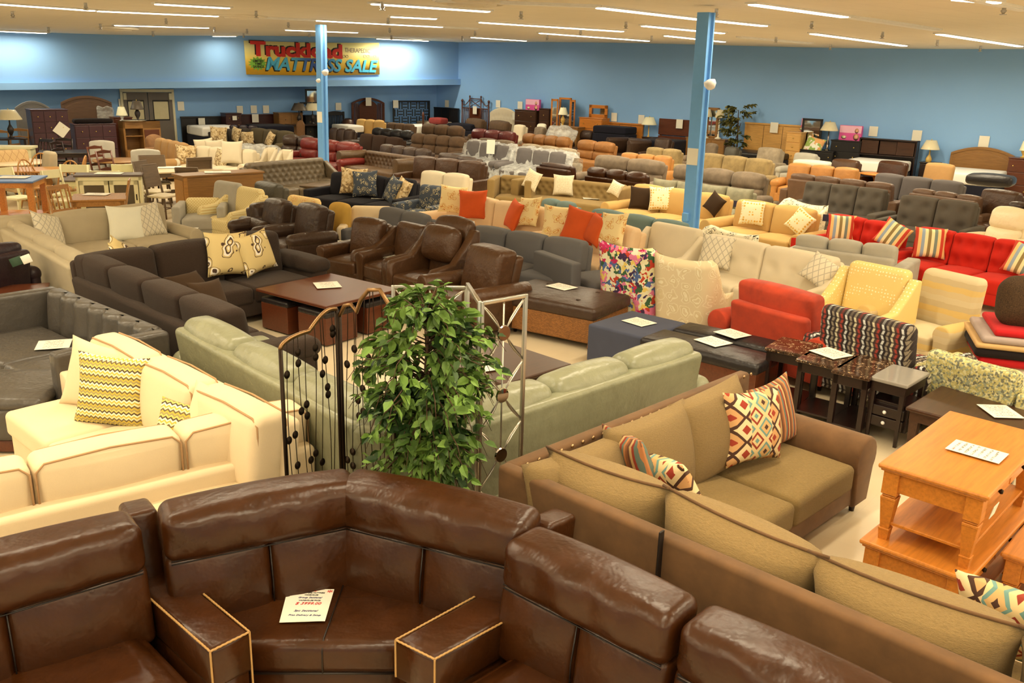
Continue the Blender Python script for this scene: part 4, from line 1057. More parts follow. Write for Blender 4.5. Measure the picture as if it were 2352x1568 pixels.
def quadtable(label, quad, h, mat, **k):
    p = [at(x, y, h) for x, y in quad]
    c = (p[0] + p[1] + p[2] + p[3]) / 4
    u = ((p[1] - p[0]) + (p[2] - p[3])) / 2; v = ((p[3] - p[0]) + (p[2] - p[1])) / 2
    dbg_w(label, u.length, p[0], p[2])
    return table(label, c, math.atan2(u.y, u.x), u.length, v.length, h, mat, **k)
def quadblock(label, quad, h, parts, name='ottoman', cat='ottoman', feet=None):
    """a box on the floor under four seen top corners; parts: (name, z0, z1, grow, radius, material, puff)"""
    p = [at(x, y, h) for x, y in quad]
    c = (p[0] + p[1] + p[2] + p[3]) / 4
    u = ((p[1] - p[0]) + (p[2] - p[3])) / 2; v = ((p[3] - p[0]) + (p[2] - p[1])) / 2
    L, Wd = u.length, v.length
    dbg_w(label, L, p[0], p[2])
    t = thing(name, label, cat, (c.x, c.y, 0), math.atan2(u.y, u.x))
    for nm, z0, z1, gr, r_, m, pf in parts:
        P(t, nm, T(rbox((L + gr, Wd + gr, z1 - z0), r_, (0, 0, pf), n=4), (0, 0, (z0 + z1) / 2)), m)
    if feet:
        for sx in (-1, 1):
            for sy in (-1, 1): P(t, 'foot', T(lathe([(.03, 0), (.05, .03), (.04, .08), (.045, .1)], 10), (sx * (L / 2 - .06), sy * (Wd / 2 - .06), 0)), feet)
    return t, L, Wd
def wingback(label, A, B, h, mat, d=.72, seat=True, top=0.04, taper=.82, group=None):
    """a barrel shaped wing chair; A, B the ends of the back's top edge"""
    a, b = at(A[0], A[1], h), at(B[0], B[1], h)
    u = Vector((b.x - a.x, b.y - a.y, 0)); w = u.length
    dbg_w(label, w, a, b)
    t = thing('wing_chair', label, 'armchair', ((a.x + b.x) / 2, (a.y + b.y) / 2, 0), math.atan2(u.y, u.x), group)
    n = 28; path = []
    for i in range(n + 1):
        s = -1 + 2 * i / n
        x = w / 2 * math.copysign(min(1, abs(s) * 1.75) ** .9, s)
        y = 0 if abs(s) < .4 else -(d) * ((abs(s) - .4) / .6) ** 1.5
        z = h - top * (1 - (s / .5) ** 2) if abs(s) < .5 else h - (h - .62) * min(1, ((abs(s) - .5) / .32)) ** 1.4
        path.append((x, y, z))
    V, F = [], []
    lv = 8
    for i, (x, y, z) in enumerate(path):
        nx, ny = (0, 1) if abs(x) < w * .42 else (math.copysign(1, x), .2)
        for k in range(lv + 1):
            zz = .12 + (z - .12) * k / lv; f = taper + (1 - taper) * zz / h
            V.append((x * f, y * (.75 + .25 * zz / h) + .1 * (zz / h - 1), zz))
        for k in range(lv, -1, -1):
            zz = .12 + (z - .03 - .12) * k / lv; f = taper + (1 - taper) * zz / h
            V.append((x * f - nx * .09, y * (.75 + .25 * zz / h) - ny * .09 + .1 * (zz / h - 1), zz))
    m = 2 * lv + 2
    for i in range(n):
        for k in range(m):
            a_, c_ = i * m, (i + 1) * m; k2 = (k + 1) % m
            F.append((a_ + k, c_ + k, c_ + k2, a_ + k2))
    F.append(tuple(range(m))); F.append(tuple(n * m + k for k in range(m - 1, -1, -1)))
    P(t, 'shell', (np.array(V, float), F), mat)
    if seat:
        P(t, 'seat_cushion', T(rbox((w * .8, d * .85, .2), .06, (0, 0, .03), n=4), (0, -d * .5 - .1, .38)), mat)
        P(t, 'base', T(rbox((w * .8, d * .8, .2), .03, n=1), (0, -d * .45 - .08, .2)), mat)
    for sx in (-1, 1):
        for yy in (-.12, -d + .05): P(t, 'leg', taper_leg(sx * w * .36, yy, 0, .14, .025, .04), 'espressowood', smooth=False)
    return t
# ---------------------------------------------------------------- foreground: brown leather sectional
V2 = lambda x, y: Vector((x, y, 0))
def ccw(poly):
    a = sum(poly[i - 1][0] * poly[i][1] - poly[i][0] * poly[i - 1][1] for i in range(len(poly)))
    return poly if a > 0 else poly[::-1]
S = thing('sectional_sofa', 'dark brown leather reclining sectional nearest the camera with a corner wedge', 'sofa', (-.85, 4.2, 0))
O = V2(-.85, 4.2)
def lp(*pts): return ccw([(p[0] + .85, p[1] - 4.2) for p in pts])
def recback(A, B, h=1.02, th=.18):
    u = (B - A); w = u.length; mid = (A + B) / 2 - O; yaw = math.atan2(u.y, u.x)
    def crown(V, Nn):
        V[:, 2] += np.where(Nn[:, 2] > 0, .015 * (1 - Nn[:, 0] ** 2), 0)
        V[:, 1] += np.where(Nn[:, 1] < -.5, .012 * np.sin(V[:, 0] * 23 + V[:, 2] * 9) * (1 - Nn[:, 2] ** 2), 0); return V
    le = .13
    hd = lean_m(T(rbox((w - .006, th + .08, .235), .06, (.0, .035, .01), n=(14, 3, 5), k=4, fn=crown), (0, -th / 2 - .01, h - .118)), le, .45, h)
    P(S, 'head_roll', hd, 'espresso', mid, (0, 0, yaw))
    cw = (w - .006) / 2
    for s in (-1, 1):
        P(S, 'back_panel', lean_m(T(rbox((cw, th, .40), .04, (0, .04, 0), n=4), (s * cw / 2, -th / 2 - .02, .61)), le, .45, h), 'espresso', mid, (0, 0, yaw))
    P(S, 'seam', J(*[lean_m(tube([(-w / 2 + .03, -th - .028, zz), (w / 2 - .03, -th - .028, zz)], .0035, 5), le, .45, h) for zz in (h - .222, h - .238)] + [lean_m(tube([(0, -th - .012, .44), (0, -th - .03, .6), (0, -th - .02, h - .24)], .004, 5), le, .45, h)]), 'seam', mid, (0, 0, yaw))
    P(S, 'back_shell', lean_m(T(rbox((w - .02, .1, h - .16), .03, n=1), (0, .02, (h - .06) / 2)), le, .45, h), 'espresso', mid, (0, 0, yaw))
recback(V2(-2.78, 3.16), V2(-1.83, 3.90))
recback(V2(-1.74, 3.97), V2(-.855, 4.43))
recback(V2(-.845, 4.43), V2(.18, 4.01))
recback(V2(.125, 3.86), V2(.82, 3.25))
recback(V2(.835, 3.24), V2(1.53, 2.62))
recback(V2(1.545, 2.61), V2(2.2, 2.02))
def console(fl, fr, br, bl, inset):
    P(S, 'console_arm', J(prism(lp(fl, fr, br, bl), .40, .62, .028, 3), prism(offs(lp(fl, fr, br, bl), .012), .03, .42, .01, 1)), 'espresso')
    q = [Vector((p[0] + .85, p[1] - 4.2)) for p in (fl, fr, br, bl)]
    z = .615
    def th(a, b, z0, z1):
        n = max(2, int((b - a).length / .012)) if (b - a).length > .01 else 40
        return tube([(a.x + (b.x - a.x) * i / n, a.y + (b.y - a.y) * i / n, z0 + (z1 - z0) * i / n + (.0025 if i % 2 else 0)) for i in range(n + 1)], .0055, 5)
    c = offs([tuple(v) for v in q], .006) if ccw([tuple(v) for v in q])[0] == tuple(q[0]) else q
    P(S, 'stitching', J(th(q[0], q[1], z, z), th(q[3], q[0], z, z), th(q[1], q[2], z, z), th(q[0], q[0], .42, z), th(q[1], q[1], .1, z)), 'thread')
console((-1.29, 3.35), (-1.16, 3.50), (-1.74, 4.05), (-1.88, 3.90), 1)
console((-.49, 3.47), (-.30, 3.34), (.13, 3.76), (-.03, 3.96), 1)
# stitched side bolsters at the rear of each console
for (x, y, yaw) in ((-1.80, 3.96, 33), (.14, 3.98, -35)):
    P(S, 'side_bolster', T(rbox((.15, .26, .52), .03, (.015, .02, .0), n=3), (0, 0, .68)), 'espresso', (x + .85, y - 4.2, 0), (R(-10), 0, R(yaw)))
P(S, 'wedge_seat', prism(lp((-1.22, 3.60), (-.50, 3.63), (-.02, 3.93), (.10, 4.06), (-.84, 4.44), (-1.66, 4.02), (-1.68, 3.97)), .30, .475, .05, 4), 'espresso')
P(S, 'wedge_front', prism(lp((-1.20, 3.62), (-.52, 3.65), (-.05, 3.95), (-.83, 4.3), (-1.6, 4.02)), .03, .31, .02, 2), 'espresso')
P(S, 'seam', J(tube([(-1.215 + .85, 3.60 - 4.2, .315), (-.505 + .85, 3.63 - 4.2, .315)], .006, 6), tube([(-.86 + .85, 3.61 - 4.2, .32), (-.86 + .85, 3.615 - 4.2, .44), (-.86 + .85, 3.66 - 4.2, .478), (-.85 + .85, 4.2 - 4.2, .485)], .004, 6)), 'seam')
P(S, 'seat', prism(lp((-1.33, 3.30), (-1.87, 3.83), (-2.75, 3.15), (-2.2, 2.6)), .20, .47, .06, 4, .025), 'espresso')
P(S, 'seat', prism(lp((-.27, 3.29), (.12, 3.69), (.78, 3.12), (.36, 2.72)), .20, .47, .06, 4, .025), 'espresso')
P(S, 'seat', prism(lp((.37, 2.71), (.80, 3.10), (1.46, 2.5), (1.05, 2.1)), .20, .47, .06, 4, .025), 'espresso')
# the price sheets lying on the wedge seat
q = at(708, 1388, .49)
pp = thing('price_sheet', 'stack of white price sheets with red stars on the nearest brown leather wedge seat', 'price sheet', (q.x, q.y, .487), R(2))
P(pp, 'under_sheet', T(boxz(-.108, .108, -.14, .14, 0, .002, .0004), (-.014, -.004, 0), (0, 0, R(4))), 'paper_plain', smooth=False)
P(pp, 'sheet', boxz(-.108, .108, -.14, .14, .002, .004, .0004), 'paper_plain', smooth=False)
def ln(s, y, h, w, mat, x=0.0, sh_=0.0):
    P(pp, 'print', T(fit(text_mesh(s, .02, sh_), w, h), (x, y, .0042)), mat, smooth=False)
ln('Power', .122, .014, .05, 'inkred', 0, .3); ln('FURNITURE MATTRESS', .103, .009, .13, 'ink'); ln('WAREHOUSE', .083, .009, .07, 'ink'); ln('Group Sectional', .058, .016, .12, 'inkblue', 0, .4); ln('WAREHOUSE PRICE', .034, .009, .11, 'ink'); ln('$ 3999.00', .006, .024, .13, 'inkred', 0, .3); ln('3pc Sectional', -.058, .018, .12, 'inkblue', 0, .4); ln('Free Delivery & Setup', -.095, .014, .16, 'inkblue', 0, .4)
ln('*', .118, .026, .026, 'inkred', .09); ln('*', .1, .03, .03, 'inkred', -.085)

# ---------------------------------------------------------------- tan nailhead sectional (right)
TA, TB, TC = (Vector(tuple(at(*q, .98))[:2] + (0,)) for q in ((1150, 1042), (1702, 832), (1136, 1047)))
TD = TC + (Vector(tuple(at(2352, 1568, .98))[:2] + (0,)) - TC) * 1.3
ta = sofa('tan chenille sectional with brass nailheads and loose pillows, right of the ficus', TA, TB, h=.98, n=3, m='tan2', fm='tansuede', bm='tan', arm='roll', aw=.3, ah=.62, sides='R', back='tight', d=1.0, sh=.46, lean=.06, name='sectional_sofa')
for c in list(ta.children):
    if c.name.startswith('backrest'): bpy.data.objects.remove(c)
tb = sofa('x', TD, TC, h=.98, n=3, m='tan2', fm='tansuede', arm='none', back='tight', d=1.0, sh=.46, lean=.04)
for c in list(tb.children):
    if c.name.startswith('backrest'): bpy.data.objects.remove(c)
merge(ta, tb)
mi = (Matrix.Translation(ta.location) @ ta.rotation_euler.to_matrix().to_4x4()).inverted()
def padd(root, name, m, mat, loc, rot):
    """add a part at a world place"""
    mm = (Matrix.Translation(root.location) @ root.rotation_euler.to_matrix().to_4x4()).inverted() @ Matrix.Translation(Vector(loc)) @ Euler(rot).to_matrix().to_4x4()
    o = P(root, name, m, mat); o.location = mm.to_translation(); o.rotation_euler = mm.to_euler(); return o
def rot_e(yaw, tilt=0, roll=0):
    return (Matrix.Rotation(R(yaw), 3, 'Z') @ Matrix.Rotation(R(tilt), 3, 'X') @ Matrix.Rotation(R(roll), 3, 'Y')).to_euler('XYZ')
# capped frame rims
uA = (TB - TA).normalized(); nA = Vector((uA.y, -uA.x, 0))
yawA = math.degrees(math.atan2(uA.y, uA.x))
for i in range(26):
    p = TA + uA * (.1 + i * .098) + nA * .118
    padd(ta, 'nailhead', T(lathe([(.014, 0), (.012, .006), (.004, .01)], 8), (0, 0, 0), (PI / 2, 0, 0)), 'nail', (p.x, p.y, .925), (0, 0, R(yawA)))
bc = thing('x', None, None, (0, 0, 0))
LA = (TB - TA).length
ax_, ay_ = LA / 2 + .3 * .62, -.98
sc_p = [(x * .86 + ax_, z * .97) for x, z in roll_prof(.3, .62, .09)]
P(ta, 'arm_scroll', T(ext([(x - ax_, z) for x, z in sc_p], .03, 'y', .008), (ax_, ay_ + .03, 0)), 'tan2')
for x, z in [p_ for i_, p_ in enumerate(circ(ax_, .62 - .168, .15, -35, 215, 16))] + [(ax_ + .1, .12 + .05 * i_) for i_ in range(5)] + [(ax_ - .1, .12 + .05 * i_) for i_ in range(5)]:
    P(ta, 'nailhead', T(lathe([(.011, 0), (.009, .005), (.003, .008)], 8), (x, ay_ + .013, z), (PI / 2, 0, 0)), 'nail')
for i, (f, s_, z) in enumerate(((.36, .86, .69), (1.06, .84, .72), (1.74, .84, .73))):
    p = TA + uA * f + nA * .30
    padd(ta, 'back_cushion', pillow_mesh(s_, .62, .34, 14, .03), 'tan', (p.x, p.y, z), rot_e(yawA, -13, (2, 0, -2)[i]))
uB = (TD - TC).normalized(); nB = Vector((-uB.y, uB.x, 0))
yawB = math.degrees(math.atan2(-uB.y, -uB.x))
for f, s_, z in ((.62, .86, .74), (1.42, .90, .745), (2.26, .92, .74), (3.1, .9, .74)):
    p = TC + uB * f + nB * .32
    padd(ta, 'back_cushion', pillow_mesh(s_, .62, .44, 14, .055), 'tan', (p.x, p.y, z), rot_e(yawB, -14, 3 if f < 1 or 2 < f < 3 else -3))
    padd(ta, 'piping', tube([(x, -.0, .31 * (1 - .11 * (1 - (2 * x / s_) ** 2) * 1.0) + .004) for x in np.linspace(-s_ / 2, s_ / 2, 12)], .009, 6), 'tansuede', (p.x, p.y, z), rot_e(yawB, -14, 3 if f < 1 or 2 < f < 3 else -3))
gap = TC + uB * 1.16
bpy.data.objects.remove(bc)
padd(ta, 'frame_gap', boxz(-.005, .005, -.03, .012, .05, .97), 'seam', (gap.x - nB.x * .02, gap.y - nB.y * .02, 0), (0, 0, R(yawB)))
pillow('southwestern patterned pillow in front on the tan nailhead sectional', 1728, 978, .78, .52, 'p_aztec', yawA - 14, -14, 3, .2, fixed=True)
pillow('brown and teal striped pillow by the rolled arm of the tan sectional', 1775, 952, .71, .52, 'p_serape', yawA - 4, -16, -4, .16, fixed=True)
pillow('rust striped pillow leaning in the corner of the tan nailhead sectional', 1450, 1062, .8, .44, 'p_serape', 118, -20, 8, .16, fixed=True)
pillow('southwestern pillow seen edge on in the corner of the tan nailhead sectional', 1540, 1112, .70, .44, 'p_aztec', 128, -28, 10, .18, fixed=True)
pillow('southwestern pillow at the right edge behind the tan sectional back', 2310, 1425, .70, .46, 'p_aztec', yawB, -24, 0, .18, fixed=True)

# ---------------------------------------------------------------- cream sectional (left)
cw1 = sofa('cream fabric sectional with brown piping, left of the black wire screen', V2(-3.22, 7.22), V2(-1.36, 5.50), h=.93, n=3, m='cream', arm='none', back='plain', bt=.24, d=1.05, sh=.46, lean=.14, name='sectional_sofa', skirt=True)
cw2 = sofa('x', V2(-1.30, 5.62), V2(-3.35, 4.06), h=.84, n=3, m='cream', arm='none', back='plain', bt=.28, d=1.0, sh=.46, lean=.12, skirt=True, fh=.6)
merge(cw1, cw2)
P(cw1, 'arm', T(ext(roll_prof(.24, .64, .05), .5, 'y', .02), (-1.36, -.32, 0)), 'cream')
def pipe_loop(root, A, B, zt, cuts, dy, lean_=0.0):
    u = (B - A).normalized(); n = Vector((u.y, -u.x, 0)); yaw = math.atan2(u.y, u.x)
    for f0, f1 in cuts:
        for off in dy:
            p = A + u * ((f0 + f1) / 2) + n * off
            hw = (f1 - f0) / 2 - .015
            padd(root, 'piping', tube([(-hw, 0, -.3), (-hw, 0, -.05), (-hw + .05, 0, 0), (0, 0, .018), (hw - .05, 0, 0), (hw, 0, -.05), (hw, 0, -.3)], .007, 6), 'creampipe', (p.x, p.y, zt), (0, 0, yaw))
uC = V2(-1.36, 5.50) - V2(-3.22, 7.22); LC = uC.length
pipe_loop(cw1, V2(-3.22, 7.22), V2(-1.36, 5.50), .925, [(LC * i / 3, LC * (i + 1) / 3) for i in range(3)], (.13, .345))
uD = V2(-3.35, 4.06) - V2(-1.30, 5.62); LD = uD.length
pipe_loop(cw1, V2(-1.30, 5.62), V2(-3.35, 4.06), .84, [(LD * i / 3, LD * (i + 1) / 3) for i in range(3)], (.13, .36))
yc = math.degrees(math.atan2(uC.y, uC.x))
pillow('yellow and grey zigzag pillow standing on the seat of the cream sectional', 256, 898, .71, .56, 'p_zig', yc + 38, -14, 3, .17, fixed=True)
pillow('cream pillow behind the yellow zigzag pillow on the cream sectional', 225, 868, .70, .56, 'cream', yc + 34, -14, 10, .2, fixed=True)
pillow('small yellow zigzag pillow sunk in the corner of the cream sectional', 425, 993, .66, .42, 'p_zig', yc + 60, -30, 18, .14, fixed=True)
pillow('plain cream pillow leaning in the corner of the cream sectional', 494, 962, .74, .44, 'cream', yc + 40, -26, 14, .18, fixed=True)

# ---------------------------------------------------------------- sage leather sectional
sg = sofa('sage green leather sectional seen from behind, running behind the ficus and screens', V2(-1.02, 5.30), V2(-2.95, 7.40), h=.96, n=3, m='sage', arm='pad', sides='R', aw=.2, back='rec', d=.95, bt=.24, lean=.12, name='sectional_sofa')
sg2 = sofa('x', V2(1.62, 7.10), V2(-.22, 5.36), h=.96, n=3, m='sage', arm='pad', sides='L', aw=.2, back='rec', d=.95, bt=.24, lean=.12)
sg3 = sofa('x', V2(-.22, 5.36), V2(-1.02, 5.30), h=.94, n=1, m='sage', arm='none', back='rec', d=.95, lean=.12)
merge(sg, sg2, sg3)

# ---------------------------------------------------------------- wire screens and the ficus between them
def screen_panel(root, p0, p1, zp, mat, wires, prof):
    """p0, p1: plan ends of the panel; prof: the top profile as (fraction, z)"""
    u = p1 - p0; w = u.length; yaw = math.atan2(u.y, u.x)
    L_ = lambda m, n, mt=mat: padd(root, n, m, mt, (p0.x, p0.y, 0), (0, 0, yaw))
    L_(tube([(0, 0, 0), (0, 0, prof[0][1])], .013, 8), 'post'); L_(tube([(w, 0, 0), (w, 0, prof[-1][1])], .013, 8), 'post')
    L_(tube([(f * w, 0, z) for f, z in prof], .014, 8), 'arch', 'bronze')
    L_(tube([(0, 0, .12), (w, 0, .12)], .01, 8), 'rail')
    rr = random.Random(int(w * 1000) + wires)
    for i in range(wires):
        f = (i + 1) / (wires + 1)
        z1 = np.interp(f, [a for a, _ in prof], [b for _, b in prof])
        x = f * w; ph = rr.random() * 6
        L_(tube([(x + .018 * math.sin(ph + z * 3.2), 0, z) for z in np.linspace(.12, z1, 14)], .0028, 5), 'wire')
        for j in range(3):
            z = .45 + (z1 - .55) * rr.random()
            L_(T(lathe([(.0, -.006), (.019, -.004), (.022, 0), (.019, .004), (.0, .006)], 14), (x + .018 * math.sin(ph + z * 3.2), 0, z), (PI / 2, 0, 0), (1, 1.25, 1)), 'disc')
P0, P1 = atd(644, 802, 5.02), atd(773, 725, 5.34)
zz0, zz1 = P0.z, P1.z
bs = thing('folding_screen', 'black metal folding screen with wavy wires and oval discs, left of the ficus', 'screen', (P0.x, P0.y, 0), 0)
def humps(za, zb, n1=10):
    h = [(0.0, za)]
    zm = za + (zb - za) * .55
    for i in range(1, n1 + 1):
        a = PI / 2 + PI / 2 * (1 - i / n1)
        h.append((.5 * (1 - math.cos(PI / 2 * i / n1)) , za + (zm - za) * math.sin(PI / 2 * i / n1)))
    for i in range(1, n1 + 1):
        h.append((.5 + .5 * i / n1, zm + (zb + .05 - zm) * math.sin(PI * .62 * i / n1)))
    return h
ZA = P0.z; ZB = P1.z
screen_panel(bs, V2(P0.x, P0.y), V2(P1.x, P1.y), 0, 'blackmetal', 8, humps(ZA, ZB))
P2 = atd(905, 690, 5.2)
zb2 = P2.z
screen_panel(bs, V2(P1.x + .018, P1.y), V2(P2.x, P2.y), 0, 'blackmetal', 8, [(0, ZB), (.1, ZB + .07), (.22, ZB + .085), (.32, ZB + .04), (.4, ZB + .12), (.55, ZB + .19), (.75, ZB + .2), (.9, ZB + .12), (1, ZB + .04)])
ss = thing('folding_screen', 'silver metal folding screen with arcs and round mirrors, right of the ficus', 'screen', tuple(V2(*atd(903, 655, 5.5)[:2])), 0)
def silver_panel(p0, p1, zt, zl=.1, full=True):
    u = p1 - p0; w = u.length; yaw = math.atan2(u.y, u.x)
    L_ = lambda m, n, mt='silver': padd(ss, n, m, mt, (p0.x, p0.y, 0), (0, 0, yaw))
    L_(boxz(-.012, .012, -.012, .012, 0, zt, .003), 'post'); L_(boxz(w - .012, w + .012, -.012, .012, 0, zt, .003), 'post')
    L_(boxz(0, w, -.012, .012, zt - .024, zt, .003), 'rail'); L_(boxz(0, w, -.012, .012, .1, .124, .003), 'rail')
    if not full: return
    n = 4; hh = (zt - .12) / n
    L_(tube([(w / 2, 0, .1), (w / 2, 0, zt)], .006, 6), 'bar')
    for i in range(n):
        z0 = .1 + hh * i
        L_(tube([(0, 0, z0), (w, 0, z0 + hh)], .005, 6), 'bar'); L_(tube([(w, 0, z0), (0, 0, z0 + hh)], .005, 6), 'bar')
        for s in (0, w):
            L_(tube([(s + (1 if s == 0 else -1) * w * .42 * math.sin(PI * k / 10), 0, z0 + hh * k / 10) for k in range(11)], .006, 6), 'arc')
        L_(T(lathe([(.0, -.008), (.046, -.008), (.052, 0), (.046, .008), (.0, .008)], 20), (w / 2, -.005, z0 + hh / 2), (PI / 2, 0, 0)), 'round_mirror', 'pewter' if i % 2 else 'mirror').data.polygons.foreach_set('use_smooth', [False] * (20 * 4 + 2))
sa, sb, sc1, sd1 = atd(903, 655, 5.62), atd(1071, 648, 5.66), atd(1103, 692, 5.2), atd(1208, 657, 5.42)
silver_panel(V2(sa.x, sa.y), V2(sb.x, sb.y), sa.z)
silver_panel(V2(sb.x + .01, sb.y), V2(sc1.x - .005, sc1.y), (sb.z + sc1.z) / 2, full=False)
silver_panel(V2(sc1.x + .01, sc1.y), V2(sd1.x, sd1.y), sc1.z)

fy = 4.95
pc = atd(978, 888, fy)
fic = thing('ficus_tree', 'leafy green artificial ficus tree in the middle behind the brown leather corner', 'plant', (pc.x, pc.y, 0))
P(fic, 'pot', lathe([(.12, 0), (.16, .02), (.18, .26), (.2, .3), (.17, .3), (.16, .27)], 18), 'pot')
P(fic, 'trunk', J(tube([(0.01, 0, .1), (-.02, .01, .5), (.02, 0, .9), (0, 0, 1.3), (.01, 0, pc.z + .35)], [.025, .022, .02, .016, .008], 8), tube([(-.02, .02, .1), (.03, -.02, .5), (-.02, .02, .9), (.02, -.01, 1.4)], [.016, .015, .013, .008], 6)), 'bark')
rf = random.Random(11)
LV, LF, BR = [], [], []
def leaf(p, d, L):
    """one folded, pointed leaf from p along d"""
    d = d.normalized(); s = d.cross(Vector((0, 0, 1)));
    s = s.normalized() if s.length > .05 else Vector((1, 0, 0))
    s = (Matrix.Rotation(rf.uniform(-.9, .9), 3, d) @ s)
    n = s.cross(d)
    o = len(LV); w = L * .27
    for a, b, c in ((0, 0, 0), (.3, .9, .1), (.62, .85, .08), (1.0, 0, -.12), (.62, -.85, .08), (.3, -.9, .1), (.33, 0, -.03), (.65, 0, -.03)):
        LV.append(p + d * (a * L) + s * (b * w) + n * (c * L))
    for f in ((0, 1, 6), (1, 2, 7, 6), (2, 3, 7), (0, 6, 5), (6, 7, 4, 5), (7, 3, 4)): LF.append(tuple(o + i for i in f))
zc = pc.z
for i in range(190):
    a = rf.uniform(0, 2 * PI); v = rf.uniform(-1, 1)
    rad = (.46 + .05 * math.sin(3 * a + 4 * v)) * math.sqrt(max(.06, 1 - (abs(v) ** 2.6) * .72)) * (.98 if v > -.2 else .9)
    if v > .6: rad *= .85
    st_ = Vector((0, 0, zc + v * .48 - .02))
    en = Vector((rad * math.cos(a) * rf.uniform(.72, 1.0), rad * math.sin(a) * rf.uniform(.72, 1.0), zc + v * .55 + rf.uniform(-.08, .06)))
    md = (st_ + en) / 2 + Vector((0, 0, .07))
    pts = [st_, md, en, en + (en - md) * .25 + Vector((0, 0, -.07))]
    BR.append(tube(pts, [.005, .004, .003, .0015], 4))
    for k in range(14):
        f = .22 + .78 * k / 13
        if f < .5: q = st_.lerp(md, f * 2)
        else: q = md.lerp(en, f * 2 - 1)
        dr = (en - st_).normalized() * .5 + Vector((rf.uniform(-1, 1), rf.uniform(-1, 1), rf.uniform(-1.1, .25)))
        leaf(q + Vector((rf.uniform(-.02, .02), rf.uniform(-.02, .02), rf.uniform(-.02, .02))), dr, rf.uniform(.065, .112))
P(fic, 'branches', J(*BR), 'bark')
P(fic, 'foliage', (np.array([tuple(v) for v in LV]), LF), 'leaf', smooth=False)

# ---------------------------------------------------------------- oak occasional tables at the right
def oak_table(label, c0, c1, c3, z0, h):
    """c0 the left plan corner, c1 the far corner along the long side, c3 the front corner along the short side"""
    u = (c1 - c0); v = (c3 - c0); L, Wd = u.length, v.length
    c = c0 + u / 2 + v / 2
    t = thing('coffee_table', label, 'table', (c.x, c.y, z0), math.atan2(u.y, u.x))
    P(t, 'tabletop', J(boxz(-L / 2, L / 2, -Wd / 2, Wd / 2, h - .03, h, .012), boxz(-L / 2 + .015, L / 2 - .015, -Wd / 2 + .015, Wd / 2 - .015, h - .045, h - .028, .006)), 'oak', smooth=False)
    P(t, 'apron', boxz(-L / 2 + .05, L / 2 - .05, -Wd / 2 + .05, Wd / 2 - .05, h - .17, h - .044, .004), 'oak', smooth=False)
    for i in range(2):
        x0 = -L / 2 + .14 + i * (L - .28) / 2
        dr = P(t, 'drawer', boxz(x0 + .015, x0 + (L - .28) / 2 - .015, -Wd / 2 + .042, -Wd / 2 + .06, h - .155, h - .06, .005), 'oak', smooth=False)
        P(dr, 'knob', T(lathe([(.006, 0), (.016, .012), (.012, .024)], 10), (x0 + (L - .28) / 4, -Wd / 2 + .042, h - .108), (PI / 2, 0, 0)), 'blackmetal')
    P(t, 'shelf', boxz(-L / 2 + .06, L / 2 - .06, -Wd / 2 + .06, Wd / 2 - .06, .1, .12, .004), 'oak', smooth=False)
    for sx in (-1, 1):
        for sy in (-1, 1):
            x, y = sx * (L / 2 - .075), sy * (Wd / 2 - .075)
            P(t, 'leg', J(boxz(x - .045, x + .045, y - .045, y + .045, h - .19, h - .04, .004), boxz(x - .038, x + .038, y - .038, y + .038, h - .205, h - .195, .003), boxz(x - .044, x + .044, y - .044, y + .044, h - .225, h - .207, .004), taper_leg(x, y, .075, h - .225, .05, .084), boxz(x - .032, x + .032, y - .032, y + .032, .062, .075, .003), taper_leg(x, y, 0, .062, .05, .06)), 'oak', smooth=False)
    return t
k0, k1, k3 = V2(2.13, 4.75), V2(2.98, 5.67), V2(2.55, 4.32)
oak_table('honey oak coffee table stacked on top of another one, right foreground', k0 + V2(.02, .02), k1, k3 + V2(.02, .02), .495, .485)
oak_table('lower honey oak coffee table carrying the stacked one, right foreground', k0 - V2(.03, .0), k1, k3 - V2(.02, .02), 0, .495)
for sx, sy in ((.08, .08), (.08, .52)):
    pass
q = at(2299, 1265, .5); q2 = q + (k1 - k0); q3 = q + (k3 - k0)
oak_table('single honey oak coffee table cut by the right edge, below the stacked pair', V2(q.x, q.y), V2(q2.x, q2.y), V2(q3.x, q3.y), 0, .5)
paper('long white price sheet on the upper honey oak table', 2243, 1040, .981, 47, .20, .30)
one('price_sheet', 'white label hanging over the drawer of the upper honey oak table', 'price sheet', boxz(-.05, .05, -.002, .002, -.04, .04, .001), 'paper_plain', tuple(at(2283, 1172, .8)), (R(10), 0, R(47)), smooth=False)
# ---------------------------------------------------------------- middle of the hall, left
sofa('charcoal leather sofa with a channelled back and high arms, left of the sage sectional', (142, 657), (376, 748), h=.8, n=2, m='charcoal', arm='track', ah=.785, aw=.15, back='channel', nb=7, d=1.02, sh=.43, lean=.1)
paper('price sheet on the seat of the channelled charcoal sofa', 124, 793, .455, 20, .3, .3)
quadblock('charcoal leather ottoman on a wooden plinth, at the left edge beside the cream sectional', ((-90, 905), (20, 838), (150, 862), (60, 945)), .46, (('plinth', .02, .12, -.06, .01, 'walnut', 0), ('body', .12, .40, 0, .04, 'charcoal', 0), ('pad', .38, .48, .01, .05, 'charcoal', .02)))
q = quadtable('reddish wood table with a price sheet, at the left edge behind the channelled sofa', ((-70, 700), (-5, 650), (95, 654), (110, 695)), .5, 'walnut')
paper('price sheet on the reddish wood table at the left edge', 30, 690, .503, 10, .25, .3)
c1 = chair('dark plum chair with a green hang tag, at the far left edge', V2(-5.8, 10.55), V2(-6.05, 9.85), h=.95, m='plum_fab', arm='pad', aw=.16, ah=.62, back='plain', lean=.14)
p = at(38, 600, .8)
padd(c1, 'hang_tag', boxz(-.07, .07, -.004, .004, -.05, .05, .001), 'greentag', (p.x, p.y, p.z), (0, R(-20), R(10)))
padd(c1, 'hang_tag', rbox((.11, .008, .10), .004, n=1, k=1), 'paper_plain', (p.x + .12, p.y, p.z + .03), (0, R(-20), R(10)))
